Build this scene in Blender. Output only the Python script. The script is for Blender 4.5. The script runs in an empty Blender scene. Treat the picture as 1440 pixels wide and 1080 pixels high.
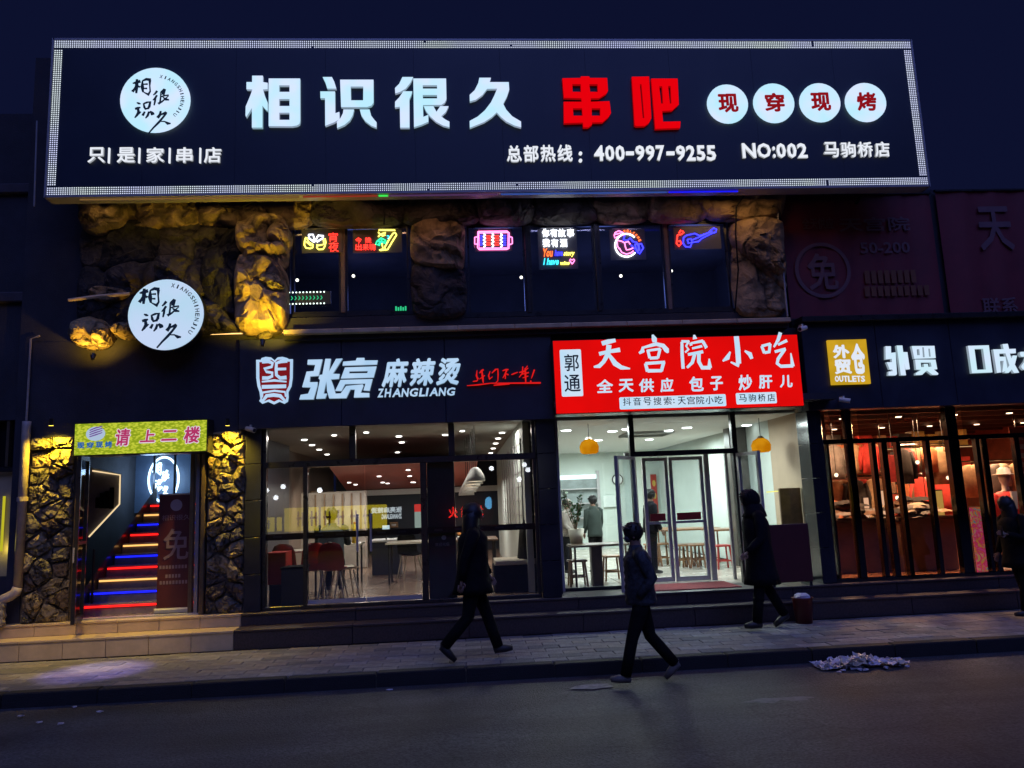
import bpy, math, random
from mathutils import Vector, Matrix
random.seed(7)
R_ = random.Random(11)
sc = bpy.context.scene
COL = sc.collection

# ------------------------------------------------------------------ camera
EYE = 2.0
FPX = 1080.0
def _n(v):
    l = math.sqrt(sum(a*a for a in v)); return tuple(a/l for a in v)
AZ = _n((-290, 7140, -FPX))
_x = (15400, 462, -FPX); _d = sum(a*b for a, b in zip(_x, AZ))
AX = _n(tuple(a-_d*b for a, b in zip(_x, AZ)))
AY = tuple(Vector(AZ).cross(Vector(AX)))
cam_d = bpy.data.cameras.new('camera')
cam = bpy.data.objects.new('camera', cam_d); COL.objects.link(cam)
cam_d.sensor_width = 36; cam_d.lens = 27.0; cam_d.clip_start = .05; cam_d.clip_end = 600
M = Matrix((AX, AY, AZ)).to_4x4(); M.translation = (0, 0, EYE)
cam.matrix_world = M
sc.camera = cam

def S(r, g, b):
    f = lambda c: c/12.92 if c <= .04045 else ((c+.055)/1.055)**2.4
    return (f(r/255), f(g/255), f(b/255))

# ------------------------------------------------------------------ night sky and ambient
w = bpy.data.worlds.new('World'); sc.world = w; w.use_nodes = True
nt = w.node_tree; nt.nodes.clear()
sky = nt.nodes.new('ShaderNodeTexSky'); sky.sky_type = 'NISHITA'; sky.sun_disc = False
sky.sun_elevation = math.radians(-4); sky.sun_rotation = math.radians(180)
bg1 = nt.nodes.new('ShaderNodeBackground'); bg1.inputs[1].default_value = .05
bg2 = nt.nodes.new('ShaderNodeBackground'); bg2.inputs[0].default_value = (*S(10, 15, 44), 1); bg2.inputs[1].default_value = 1.0
add = nt.nodes.new('ShaderNodeAddShader'); out = nt.nodes.new('ShaderNodeOutputWorld')
nt.links.new(sky.outputs[0], bg1.inputs[0]); nt.links.new(bg1.outputs[0], add.inputs[0])
nt.links.new(bg2.outputs[0], add.inputs[1]); nt.links.new(add.outputs[0], out.inputs[0])
sl = bpy.data.lights.new('night_glow', 'SUN'); sl.energy = 1.0; sl.angle = math.radians(60); sl.color = (.20, .28, 1.0)
so = bpy.data.objects.new('night_glow', sl); COL.objects.link(so)
so.rotation_euler = (math.radians(38), 0, math.radians(12))
sc.view_settings.view_transform = 'Standard'; sc.view_settings.look = 'None'
sc.view_settings.exposure = 0; sc.view_settings.gamma = 1; sc.view_settings.use_curve_mapping = False
sc.cycles.use_denoising = True
sc.cycles.max_bounces = 8; sc.cycles.transparent_max_bounces = 16; sc.cycles.caustics_reflective = False; sc.cycles.caustics_refractive = False
sc.cycles.sample_clamp_indirect = 4

# ------------------------------------------------------------------ measuring helpers (plane y = Y in metres)
def ray(px, py):
    c = (px-720, 540-py, -FPX)
    return tuple(sum(a*b for a, b in zip(c, A)) for A in (AX, AY, AZ))
def W(px, py, Y):
    r = ray(px, py); t = Y/r[1]; return r[0]*t, EYE+r[2]*t
def G(px, py, z):
    r = ray(px, py); t = (z-EYE)/r[2]; return r[0]*t, r[1]*t
def RC(px0, py0, px1, py1, Y):
    mx, my = (px0+px1)/2, (py0+py1)/2
    return W(px0, my, Y)[0], W(px1, my, Y)[0], W(mx, py1, Y)[1], W(mx, py0, Y)[1]

# ------------------------------------------------------------------ materials
MATS = {}
def _new(name):
    m = bpy.data.materials.new(name); m.use_nodes = True
    return m, m.node_tree, m.node_tree.nodes.get('Principled BSDF')
def mat(name, col, rough=.6, metal=0, var=.25, scale=6, bump=.0, bscale=60, spec=.5, col2=None, detail=6, coat=0):
    if name in MATS: return MATS[name]
    m, nt, p = _new(name)
    p.inputs['Roughness'].default_value = rough; p.inputs['Metallic'].default_value = metal
    p.inputs['Specular IOR Level'].default_value = spec; p.inputs['Coat Weight'].default_value = coat
    tc = nt.nodes.new('ShaderNodeTexCoord')
    if var > 0:
        nz = nt.nodes.new('ShaderNodeTexNoise'); nz.inputs['Scale'].default_value = scale; nz.inputs['Detail'].default_value = detail
        nz.inputs['Roughness'].default_value = .65
        rp = nt.nodes.new('ShaderNodeValToRGB')
        rp.color_ramp.elements[0].position = .3; rp.color_ramp.elements[1].position = .72
        c2 = col2 or tuple(c*(1+var) for c in col)
        rp.color_ramp.elements[0].color = (*[c*(1-var) for c in col], 1); rp.color_ramp.elements[1].color = (*c2, 1)
        nt.links.new(tc.outputs['Object'], nz.inputs['Vector']); nt.links.new(nz.outputs['Fac'], rp.inputs['Fac'])
        nt.links.new(rp.outputs['Color'], p.inputs['Base Color'])
        mr = nt.nodes.new('ShaderNodeMapRange'); mr.inputs[3].default_value = max(.03, rough-.12); mr.inputs[4].default_value = min(1, rough+.12)
        nt.links.new(nz.outputs['Fac'], mr.inputs[0]); nt.links.new(mr.outputs[0], p.inputs['Roughness'])
    else:
        p.inputs['Base Color'].default_value = (*col, 1)
    if bump > 0:
        n2 = nt.nodes.new('ShaderNodeTexNoise'); n2.inputs['Scale'].default_value = bscale; n2.inputs['Detail'].default_value = 8
        b = nt.nodes.new('ShaderNodeBump'); b.inputs['Strength'].default_value = bump; b.inputs['Distance'].default_value = .02
        nt.links.new(tc.outputs['Object'], n2.inputs['Vector']); nt.links.new(n2.outputs['Fac'], b.inputs['Height']); nt.links.new(b.outputs[0], p.inputs['Normal'])
    MATS[name] = m; return m
def emit(name, col, strength=1.0, var=.0, scale=3, col2=None):
    if name in MATS: return MATS[name]
    m = bpy.data.materials.new(name); m.use_nodes = True; nt = m.node_tree; nt.nodes.clear()
    e = nt.nodes.new('ShaderNodeEmission'); o = nt.nodes.new('ShaderNodeOutputMaterial')
    e.inputs[0].default_value = (*col, 1); e.inputs[1].default_value = strength
    if col2:
        tc = nt.nodes.new('ShaderNodeTexCoord'); nz = nt.nodes.new('ShaderNodeTexNoise'); nz.inputs['Scale'].default_value = scale
        mx = nt.nodes.new('ShaderNodeValToRGB'); mx.color_ramp.elements[0].color = (*col, 1); mx.color_ramp.elements[1].color = (*col2, 1)
        mx.color_ramp.elements[0].position = .38; mx.color_ramp.elements[1].position = .62
        nt.links.new(tc.outputs['Object'], nz.inputs['Vector']); nt.links.new(nz.outputs['Fac'], mx.inputs['Fac']); nt.links.new(mx.outputs[0], e.inputs[0])
    nt.links.new(e.outputs[0], o.inputs[0]); MATS[name] = m; return m
def glass(name, tint=(.9, .93, .95), refl=.1, rough=.01):
    if name in MATS: return MATS[name]
    m = bpy.data.materials.new(name); m.use_nodes = True; nt = m.node_tree; nt.nodes.clear()
    o = nt.nodes.new('ShaderNodeOutputMaterial'); t = nt.nodes.new('ShaderNodeBsdfTransparent'); g = nt.nodes.new('ShaderNodeBsdfGlossy')
    t.inputs[0].default_value = (*tint, 1); g.inputs['Roughness'].default_value = rough
    mx = nt.nodes.new('ShaderNodeMixShader'); lw = nt.nodes.new('ShaderNodeFresnel'); lw.inputs[0].default_value = 1.5
    mr = nt.nodes.new('ShaderNodeMath'); mr.operation = 'MULTIPLY_ADD'; mr.inputs[1].default_value = 1.0; mr.inputs[2].default_value = refl-.04
    nt.links.new(lw.outputs[0], mr.inputs[0]); nt.links.new(mr.outputs[0], mx.inputs[0])
    nt.links.new(t.outputs[0], mx.inputs[1]); nt.links.new(g.outputs[0], mx.inputs[2]); nt.links.new(mx.outputs[0], o.inputs[0])
    MATS[name] = m; return m

m_asph = mat('asphalt', (.05, .05, .054), .66, var=.3, scale=1.1, bump=1.0, bscale=60, col2=(.086, .085, .086))
def asphalt_wear(m):
    nt = m.node_tree; p = nt.nodes['Principled BSDF']; src = p.inputs['Base Color'].links[0].from_socket; tc = nt.nodes.new('ShaderNodeTexCoord')
    mp = nt.nodes.new('ShaderNodeMapping'); mp.inputs['Scale'].default_value = (.12, 1.4, 1); n1 = nt.nodes.new('ShaderNodeTexNoise'); n1.inputs['Scale'].default_value = 1.6; n1.inputs['Detail'].default_value = 5
    n2 = nt.nodes.new('ShaderNodeTexNoise'); n2.inputs['Scale'].default_value = 38; n2.inputs['Detail'].default_value = 3
    v = nt.nodes.new('ShaderNodeTexVoronoi'); v.feature = 'DISTANCE_TO_EDGE'; v.inputs['Scale'].default_value = .55; wn = nt.nodes.new('ShaderNodeTexNoise'); wn.inputs['Scale'].default_value = 3; wm = nt.nodes.new('ShaderNodeMixRGB'); wm.inputs[0].default_value = .25
    cr = nt.nodes.new('ShaderNodeValToRGB'); cr.color_ramp.elements[0].position = .0; cr.color_ramp.elements[0].color = (.72, .72, .72, 1); cr.color_ramp.elements[1].position = .012; cr.color_ramp.elements[1].color = (1, 1, 1, 1)
    r1 = nt.nodes.new('ShaderNodeMapRange'); r1.inputs[1].default_value = .3; r1.inputs[2].default_value = .7; r1.inputs[3].default_value = .68; r1.inputs[4].default_value = 1.3
    r2 = nt.nodes.new('ShaderNodeMapRange'); r2.inputs[1].default_value = .3; r2.inputs[2].default_value = .7; r2.inputs[3].default_value = .5; r2.inputs[4].default_value = 1.6
    L = nt.links; L.new(tc.outputs['Object'], mp.inputs[0]); L.new(mp.outputs[0], n1.inputs['Vector']); L.new(tc.outputs['Object'], n2.inputs['Vector']); L.new(tc.outputs['Object'], wn.inputs['Vector'])
    L.new(tc.outputs['Object'], wm.inputs[1]); L.new(wn.outputs['Color'], wm.inputs[2]); L.new(wm.outputs[0], v.inputs['Vector']); L.new(v.outputs['Distance'], cr.inputs[0]); L.new(n1.outputs['Fac'], r1.inputs[0]); L.new(n2.outputs['Fac'], r2.inputs[0])
    def mul(a, b_):
        q = nt.nodes.new('ShaderNodeMixRGB'); q.blend_type = 'MULTIPLY'; q.inputs[0].default_value = 1; L.new(a, q.inputs[1]); L.new(b_, q.inputs[2]); return q.outputs[0]
    L.new(mul(mul(mul(src, r1.outputs[0]), r2.outputs[0]), cr.outputs[0]), p.inputs['Base Color'])
asphalt_wear(m_asph)
m_pave = [mat('paver_%s' % n, c, .8, var=.3, scale=9, bump=.6, bscale=50) for n, c in (('grey', (.19, .185, .18)), ('warm', (.22, .20, .175)), ('dark', (.13, .13, .13)), ('pale', (.25, .245, .235)))]
m_kerb = mat('kerb_stone', (.013, .013, .014), .8, var=.4, scale=5, bump=.5)
m_grout = mat('grout', (.05, .048, .045), .9, bump=.3)
m_beige = mat('beige_tile', (.60, .46, .25), .35, var=.14, scale=5, bump=.05)
m_granite = mat('dark_granite', (.05, .036, .036), .45, var=.5, scale=40, bump=.05)
m_black = mat('black_panel', (.022, .026, .046), .4, var=.25, scale=2, bump=.03, bscale=20)
m_blackgl = mat('black_gloss_tile', (.02, .021, .03), .16, var=.3, scale=2)
m_frame = mat('dark_frame', (.03, .03, .034), .3, metal=.4, var=.2, scale=8)
m_alu = mat('aluminium_frame', (.40, .39, .40), .38, metal=.15, var=.12, scale=8)
m_steel = mat('mirror_black_steel', (.09, .085, .085), .14, metal=1, var=.25, scale=5)
m_stone = [mat('stone_%s' % n, c, .85, var=.45, scale=7, bump=1.0, bscale=22) for n, c in (('tan', (.22, .18, .11)), ('ochre', (.30, .23, .12)), ('grey', (.12, .105, .08)), ('brown', (.12, .085, .055)))]
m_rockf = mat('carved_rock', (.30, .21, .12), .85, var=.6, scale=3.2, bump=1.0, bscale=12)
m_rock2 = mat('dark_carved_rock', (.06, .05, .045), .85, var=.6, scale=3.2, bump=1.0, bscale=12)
m_mortar = mat('mortar', (.13, .105, .07), .95, bump=.5)
def craggy(m, sc=3.0):
    nt = m.node_tree; p = nt.nodes['Principled BSDF']; L = nt.links; tc = nt.nodes.new('ShaderNodeTexCoord')
    wn = nt.nodes.new('ShaderNodeTexNoise'); wn.inputs['Scale'].default_value = 2.5; wn.inputs['Detail'].default_value = 5; wm = nt.nodes.new('ShaderNodeMixRGB'); wm.inputs[0].default_value = .35
    v = nt.nodes.new('ShaderNodeTexVoronoi'); v.feature = 'DISTANCE_TO_EDGE'; v.inputs['Scale'].default_value = sc
    v2 = nt.nodes.new('ShaderNodeTexVoronoi'); v2.inputs['Scale'].default_value = sc*3.2
    mr = nt.nodes.new('ShaderNodeMapRange'); mr.inputs[2].default_value = .12
    b1 = nt.nodes.new('ShaderNodeBump'); b1.inputs['Strength'].default_value = 1; b1.inputs['Distance'].default_value = .05
    b2 = nt.nodes.new('ShaderNodeBump'); b2.inputs['Strength'].default_value = .9; b2.inputs['Distance'].default_value = .05
    L.new(tc.outputs['Object'], wn.inputs['Vector']); L.new(tc.outputs['Object'], wm.inputs[1]); L.new(wn.outputs['Color'], wm.inputs[2]); L.new(wm.outputs[0], v.inputs['Vector']); L.new(wm.outputs[0], v2.inputs['Vector'])
    L.new(v.outputs['Distance'], mr.inputs[0]); L.new(mr.outputs[0], b1.inputs['Height']); L.new(v2.outputs['Distance'], b2.inputs['Height'])
    old = p.inputs['Normal'].links[0].from_socket; L.new(old, b1.inputs['Normal']); L.new(b1.outputs[0], b2.inputs['Normal']); L.new(b2.outputs[0], p.inputs['Normal'])
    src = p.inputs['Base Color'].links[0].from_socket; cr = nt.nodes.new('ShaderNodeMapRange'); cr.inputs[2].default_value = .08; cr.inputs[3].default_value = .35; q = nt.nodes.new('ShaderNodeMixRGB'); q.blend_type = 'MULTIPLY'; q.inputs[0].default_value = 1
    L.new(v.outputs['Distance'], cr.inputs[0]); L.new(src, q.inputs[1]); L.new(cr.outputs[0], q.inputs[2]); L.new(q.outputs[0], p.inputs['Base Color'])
m_rock3 = mat('shaded_carved_rock', (.022, .02, .02), .85, var=.6, scale=3.2, bump=1.0, bscale=12)  # shade of the dim left rock is put into this near-black colour
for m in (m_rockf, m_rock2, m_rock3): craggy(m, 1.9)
for m in m_stone: craggy(m, 4.5)
m_wall = mat('dark_render', (.05, .045, .055), .85, var=.35, scale=2.5, bump=.3)
m_darkwall = mat('soot_render', (.032, .032, .042), .85, var=.4, scale=1.6, bump=.3)
m_pipe = mat('plastic_pipe', (.42, .36, .30), .45, var=.25, scale=6)
m_lag = mat('pipe_lagging', (.30, .27, .2), .9, var=.5, scale=18, bump=1.0, bscale=40)
m_ledge = mat('painted_ledge', (.55, .42, .26), .6, var=.3, scale=4)
m_white = mat('white_paint', (.7, .71, .70), .5, var=.07, scale=3)
def flat_glass(name, k=.07):
    m = glass(name); nt = m.node_tree
    for n in nt.nodes:
        if n.type == 'MIX_SHADER':
            for l in list(n.inputs[0].links): nt.links.remove(l)
            n.inputs[0].default_value = k
    return m
m_gld = flat_glass('door_glass')
m_gl = glass('clear_glass'); m_gl2 = glass('upper_glass', (.75, .8, .85), .09); m_glb = glass('tinted_glass', (.55, .55, .6), .1)
m_wood = mat('brown_wood', (.16, .09, .05), .45, var=.35, scale=7)
m_redl = mat('red_leather', (.42, .035, .03), .4, var=.15)
m_crm = mat('cream_plastic', (.55, .5, .4), .4, var=.1)
m_skin = mat('skin', (.32, .19, .14), .55, var=.08)
m_hair = mat('black_hair', (.008, .008, .009), .5, var=.3, scale=60)
m_cloth = mat('black_cloth', (.007, .007, .008), .9, var=.4, scale=14, bump=.8, bscale=9, spec=.15)
m_navy = mat('navy_cloth', (.008, .008, .012), .9, var=.4, scale=14, bump=.8, bscale=9, spec=.15)
m_puff = mat('grey_blue_padding', (.022, .026, .034), .6, var=.9, scale=16, bump=.8, bscale=12, spec=.3, col2=(.07, .08, .10))
m_shoe = mat('shoe_leather', (.02, .018, .018), .5, var=.2)
m_shoe2 = mat('pale_trainer', (.12, .11, .10), .6, var=.3)
m_litter = mat('white_plastic', (.62, .6, .66), .45, var=.2, scale=9, bump=.6, bscale=15)

e_white = emit('sign_white', S(180, 226, 246), 1.12, col2=S(206, 222, 252), scale=2.2)
e_white2 = emit('sign_small_white', S(235, 240, 250), 1.0)
e_red = emit('sign_red', (.80, .0, .004), 1.0)
e_redbox = emit('lightbox_red', (.70, .003, .003), 1.0, col2=(.78, .003, .003), scale=1.5)
e_led = emit('led_white', (.62, .66, 1.0), 1.15, col2=(.74, .84, .86), scale=.8)
m_inkk = mat('black_print', (.004, .005, .012), .6, var=0)
m_inkr = emit('print_red', S(140, 18, 24), .9)
m_inkb = emit('print_black_backlit', (.006, .012, .03), 1)

# ------------------------------------------------------------------ mesh helpers
ORG = {}
def org(o): return ORG.get(o.name, Vector((0, 0, 0))) if o else Vector((0, 0, 0))
def finish(name, me, m, parent=None, smooth=False):
    o = bpy.data.objects.new(name, me); COL.objects.link(o)
    if m is not None:
        me.materials.clear(); me.materials.append(m)
    if parent: o.parent = parent; ORG[o.name] = org(parent)
    if smooth:
        for p in me.polygons: p.use_smooth = True
    return o
class MB:
    def __init__(s): s.v = []; s.f = []
    def quad(s, *p):
        i = len(s.v); s.v += [tuple(q) for q in p]; s.f.append(tuple(range(i, i+len(p)))); return s
    def box(s, x0, x1, y0, y1, z0, z1):
        i = len(s.v)
        s.v += [(x0, y0, z0), (x1, y0, z0), (x1, y1, z0), (x0, y1, z0), (x0, y0, z1), (x1, y0, z1), (x1, y1, z1), (x0, y1, z1)]
        s.f += [tuple(i+k for k in q) for q in ((0, 3, 2, 1), (4, 5, 6, 7), (0, 1, 5, 4), (1, 2, 6, 5), (2, 3, 7, 6), (3, 0, 4, 7))]
        return s
    def bev(s, x0, x1, y0, y1, z0, z1, b=.008):
        # box with a chamfered front (-y) and top edges
        i = len(s.v)
        s.v += [(x0, y1, z0), (x1, y1, z0), (x1, y1, z1), (x0, y1, z1), (x0, y0+b, z0), (x1, y0+b, z0), (x1, y0+b, z1), (x0, y0+b, z1),
                (x0+b, y0, z0+b), (x1-b, y0, z0+b), (x1-b, y0, z1-b), (x0+b, y0, z1-b)]
        s.f += [tuple(i+k for k in q) for q in ((0, 1, 2, 3)[::-1], (0, 4, 5, 1)[::-1], (1, 5, 6, 2)[::-1], (2, 6, 7, 3)[::-1], (3, 7, 4, 0)[::-1], (8, 9, 10, 11), (4, 5, 9, 8), (5, 6, 10, 9), (6, 7, 11, 10), (7, 4, 8, 11))]
        return s
    def slab(s, x0, x1, y0, y1, z0, z1, b=.006):
        i = len(s.v)
        s.v += [(x0, y0, z0), (x1, y0, z0), (x1, y1, z0), (x0, y1, z0), (x0, y0, z1-b), (x1, y0, z1-b), (x1, y1, z1-b), (x0, y1, z1-b),
                (x0+b, y0+b, z1), (x1-b, y0+b, z1), (x1-b, y1-b, z1), (x0+b, y1-b, z1)]
        s.f += [tuple(i+k for k in q) for q in ((0, 1, 5, 4), (1, 2, 6, 5), (2, 3, 7, 6), (3, 0, 4, 7), (4, 5, 9, 8), (5, 6, 10, 9), (6, 7, 11, 10), (7, 4, 8, 11), (8, 9, 10, 11))]
        return s
    def tube(s, path, r, n=8, cap=True, flat=1.0, ax=None):
        path = [Vector(p) for p in path]; rr = r if isinstance(r, (list, tuple)) else [r]*len(path)
        base = len(s.v); up = Vector((0, 0, 1)); prev = None
        for k, p in enumerate(path):
            d = (path[min(k+1, len(path)-1)]-path[max(k-1, 0)])
            d = d.normalized() if d.length > 1e-9 else Vector((0, 0, 1))
            if prev is None:
                a = d.cross(ax or (up if abs(d.z) < .9 else Vector((0, 1, 0)))).normalized()
            else:
                a = (prev-d*prev.dot(d)).normalized()
            prev = a; b = d.cross(a)
            for j in range(n):
                t = 2*math.pi*j/n
                s.v.append(tuple(p+a*math.cos(t)*rr[k]+b*math.sin(t)*rr[k]*flat))
        for k in range(len(path)-1):
            for j in range(n):
                j2 = (j+1) % n; s.f.append((base+k*n+j, base+k*n+j2, base+(k+1)*n+j2, base+(k+1)*n+j))
        if cap:
            s.f.append(tuple(base+j for j in range(n))[::-1]); e = base+(len(path)-1)*n; s.f.append(tuple(e+j for j in range(n)))
        return s
    def rings(s, rs, n=14, cap=True, wob=0, rnd=None):
        # rs: (cx, cy, cz, rx, ry[, tilt]) horizontal ellipse rings
        base = len(s.v)
        for q in rs:
            cx, cy, cz, rx, ry = q[:5]
            for j in range(n):
                t = 2*math.pi*j/n; k = 1+(rnd.uniform(-wob, wob) if rnd else 0)
                s.v.append((cx+rx*k*math.cos(t), cy+ry*k*math.sin(t), cz))
        for k in range(len(rs)-1):
            for j in range(n):
                j2 = (j+1) % n; s.f.append((base+k*n+j, base+k*n+j2, base+(k+1)*n+j2, base+(k+1)*n+j))
        if cap:
            s.f.append(tuple(base+j for j in range(n))[::-1]); e = base+(len(rs)-1)*n; s.f.append(tuple(e+j for j in range(n)))
        return s
    def poly(s, pts, y0, y1, back=True):
        # polygon in x,z extruded from y0 (front) to y1; made counter-clockwise as seen from -y
        a = sum(pts[k][0]*pts[(k+1) % len(pts)][1]-pts[(k+1) % len(pts)][0]*pts[k][1] for k in range(len(pts)))
        if a < 0: pts = pts[::-1]
        n = len(pts); i = len(s.v)
        s.v += [(p[0], y0, p[1]) for p in pts]+[(p[0], y1, p[1]) for p in pts]
        s.f.append(tuple(i+k for k in range(n)))
        if back: s.f.append(tuple(i+n+k for k in range(n))[::-1])
        for k in range(n):
            k2 = (k+1) % n; s.f.append((i+k, i+n+k, i+n+k2, i+k2))
        return s
    def disc(s, cx, cz, rx, rz, y0, y1, n=32):
        return s.poly([(cx+rx*math.cos(2*math.pi*k/n), cz+rz*math.sin(2*math.pi*k/n)) for k in range(n)], y0, y1)
    def ribbon(s, pts, y0, y1):
        # pts: (x, z, w) brush stroke of varying width
        L = []; Rr = []
        for k, (x, z, wd) in enumerate(pts):
            a = pts[max(k-1, 0)]; b = pts[min(k+1, len(pts)-1)]
            dx, dz = b[0]-a[0], b[1]-a[1]; l = math.hypot(dx, dz) or 1
            nx, nz = -dz/l, dx/l
            L.append((x+nx*wd/2, z+nz*wd/2)); Rr.append((x-nx*wd/2, z-nz*wd/2))
        return s.poly(L+Rr[::-1], y0, y1, back=False)
    def ball(s, c, r, n=10, m=6, sx=1, sy=1, sz=1, jit=0, rnd=None):
        rs = []
        base = len(s.v)
        s.v.append((c[0], c[1], c[2]-r*sz))
        for k in range(1, m):
            ph = -math.pi/2+math.pi*k/m
            for j in range(n):
                t = 2*math.pi*j/n; q = r*(1+(rnd.uniform(-jit, jit) if rnd else 0))
                s.v.append((c[0]+q*sx*math.cos(ph)*math.cos(t), c[1]+q*sy*math.cos(ph)*math.sin(t), c[2]+q*sz*math.sin(ph)))
        s.v.append((c[0], c[1], c[2]+r*sz)); top = len(s.v)-1
        for j in range(n): s.f.append((base, base+1+(j+1) % n, base+1+j))
        for k in range(m-2):
            for j in range(n):
                j2 = (j+1) % n; a = base+1+k*n; s.f.append((a+j, a+j2, a+n+j2, a+n+j))
        a = base+1+(m-2)*n
        for j in range(n): s.f.append((a+j, a+(j+1) % n, top))
        return s
    def mesh(s, off=None):
        me = bpy.data.meshes.new('m'); o = off or Vector((0, 0, 0))
        me.from_pydata([(v[0]-o[0], v[1]-o[1], v[2]-o[2]) for v in s.v], [], s.f); me.update(); return me
    def build(s, name, m, parent=None, smooth=False, label=None, kind=None):
        me = s.mesh(org(parent)); me.name = name
        o = finish(name, me, m, parent, smooth)
        if label: o['label'] = label
        if kind: o['kind'] = kind
        return o
def thing(name, label, cat, loc=(0, 0, 0), group=None, rot=0):
    o = bpy.data.objects.new(name, None); COL.objects.link(o); o.location = loc; o.rotation_euler = (0, 0, rot)
    o.empty_display_size = .1
    o['label'] = label; o['category'] = cat
    if group: o['group'] = group
    ORG[o.name] = Vector(loc) if rot == 0 else Vector((0, 0, 0))
    return o
def tag(o, label, cat, group=None):
    o['label'] = label; o['category'] = cat
    if group: o['group'] = group
    return o
def struct(name, mb, m, **k):
    o = mb.build(name, m, **k); o['kind'] = 'structure'; return o
def dup(root, loc=None, rot=None, label=None, group=None):
    r = root.copy(); COL.objects.link(r)
    if loc is not None: r.location = loc
    if rot is not None: r.rotation_euler = (0, 0, rot)
    if label: r['label'] = label
    if group: r['group'] = group
    for ch in list(root.children):
        c = ch.copy(); COL.objects.link(c); c.parent = r
        for g in list(ch.children):
            d = g.copy(); COL.objects.link(d); d.parent = c
    return r
# text: Blender's own built-in font, turned to geometry
TXT = {}
def text_data(s, bold, ext, res=2, sp=1.0):
    key = (s, bold, ext > 0, sp)
    if key in TXT: return TXT[key]
    c = bpy.data.curves.new('t', 'FONT'); c.body = s; c.size = 1; c.offset = bold; c.resolution_u = res; c.extrude = .5 if ext > 0 else 0; c.space_character = sp
    o = bpy.data.objects.new('t', c); COL.objects.link(o)
    bpy.context.view_layer.update()
    me = bpy.data.meshes.new_from_object(o.evaluated_get(bpy.context.evaluated_depsgraph_get()))
    v = [tuple(q.co) for q in me.vertices]; f = [tuple(p.vertices) for p in me.polygons]
    bpy.data.objects.remove(o); bpy.data.curves.remove(c); bpy.data.meshes.remove(me)
    TXT[key] = (v, f); return v, f
def glyph(name, s, rect, y, dep, m, parent, bold=0.0, shear=0, mirror=False, rot=0, sp=1.0, slope=0):
    cjk = ord(s[0]) > 0x2E80 and bold > 0
    v, f = text_data(s, 0 if cjk else bold, dep, sp=sp)
    if cjk:      # heavier strokes: the thin outline repeated with tiny shifts, each a hair in front of the last
        n0 = len(v); v0, f0 = v, f; v, f = [], []
        for i, (dx, dy) in enumerate(((0, 0), (1, 0), (-1, 0), (0, 1), (0, -1), (.7, .7), (-.7, .7), (.7, -.7), (-.7, -.7))):
            v += [(q[0]+dx*bold, q[1]+dy*bold, q[2]+i*.0009/max(dep, .002)) for q in v0]; f += [tuple(k+i*n0 for k in p) for p in f0]
    xs = [q[0]+shear*q[1] for q in v]; ys = [q[1] for q in v]
    x0, x1, y0, y1 = min(xs), max(xs), min(ys), max(ys); X0, X1, Z0, Z1 = rect
    o = org(parent); nv = []
    cx, cz = (X0+X1)/2, (Z0+Z1)/2
    for k, q in enumerate(v):
        u = (xs[k]-x0)/(x1-x0); t = (q[1]-y0)/max(1e-6, y1-y0)
        if mirror: u = 1-u
        X = X0+u*(X1-X0); Zz = Z0+t*(Z1-Z0)+slope*(u-.5)
        if rot:
            dx, dz = X-cx, Zz-cz; X = cx+dx*math.cos(rot)-dz*math.sin(rot); Zz = cz+dx*math.sin(rot)+dz*math.cos(rot)
        nv.append((X-o[0], y-(q[2]+.5)*dep-o[1], Zz-o[2]))
    me = bpy.data.meshes.new(name); me.from_pydata(nv, [], f if not mirror else [p[::-1] for p in f]); me.update()
    return sided(finish(name, me, m, parent), m, dep)
def sided(ob, m, dep):
    if dep < .025 or m.name not in SIDE_OK: return ob
    sm = SIDE_OK[m.name]
    if sm is None:
        sm = m.copy(); sm.name = m.name+'_return'
        for nd in sm.node_tree.nodes:
            if nd.type == 'EMISSION': nd.inputs[1].default_value *= .4
        SIDE_OK[m.name] = sm
    ob.data.materials.append(sm)
    for p in ob.data.polygons: p.material_index = 0 if abs(p.normal.y) > .7 else 1
    return ob
SIDE_OK = {k: None for k in ('sign_white', 'sign_small_white', 'sign_red', 'letters_white', 'letters_bright', 'emblem_red')}
def line_glyphs(name, s, px0, py0, px1, py1, Y, dep, m, parent, bold=0.0, shear=0, gap=.12):
    # one object per character, spread evenly over the measured row
    n = len(s); out = []
    for k, ch in enumerate(s):
        a = px0+(px1-px0)*(k+gap/2)/n; b = px0+(px1-px0)*(k+1-gap/2)/n
        ya = py0[0]+(py0[1]-py0[0])*(k+.5)/n if isinstance(py0, tuple) else py0
        yb = py1[0]+(py1[1]-py1[0])*(k+.5)/n if isinstance(py1, tuple) else py1
        if ch == ' ': continue
        out.append(glyph(name, ch, RC(a, ya, b, yb, Y), Y, dep, m, parent, bold, shear))
    return out
def trace(name, outlines, ox, oy, scl, Y, dep, m, parent):
    c = bpy.data.curves.new('t', 'CURVE'); c.dimensions = '2D'; c.fill_mode = 'BOTH'; c.extrude = dep/2
    for ol in outlines:
        sp = c.splines.new('POLY'); sp.points.add(len(ol)-1); sp.use_cyclic_u = True
        for k, p in enumerate(ol):
            x, z = W(ox+p[0]/scl, oy+p[1]/scl, Y); sp.points[k].co = (x, z, 0, 1)
    o = bpy.data.objects.new('t', c); COL.objects.link(o); bpy.context.view_layer.update()
    me = bpy.data.meshes.new_from_object(o.evaluated_get(bpy.context.evaluated_depsgraph_get()))
    og = org(parent)
    v = [(q.co[0]-og[0], Y-dep/2-q.co[2]-og[1], q.co[1]-og[2]) for q in me.vertices]; f = [tuple(p.vertices) for p in me.polygons]
    bpy.data.objects.remove(o); bpy.data.curves.remove(c); bpy.data.meshes.remove(me)
    me = bpy.data.meshes.new(name); me.from_pydata(v, [], f); me.update()
    return sided(finish(name, me, m, parent), m, dep)
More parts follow.
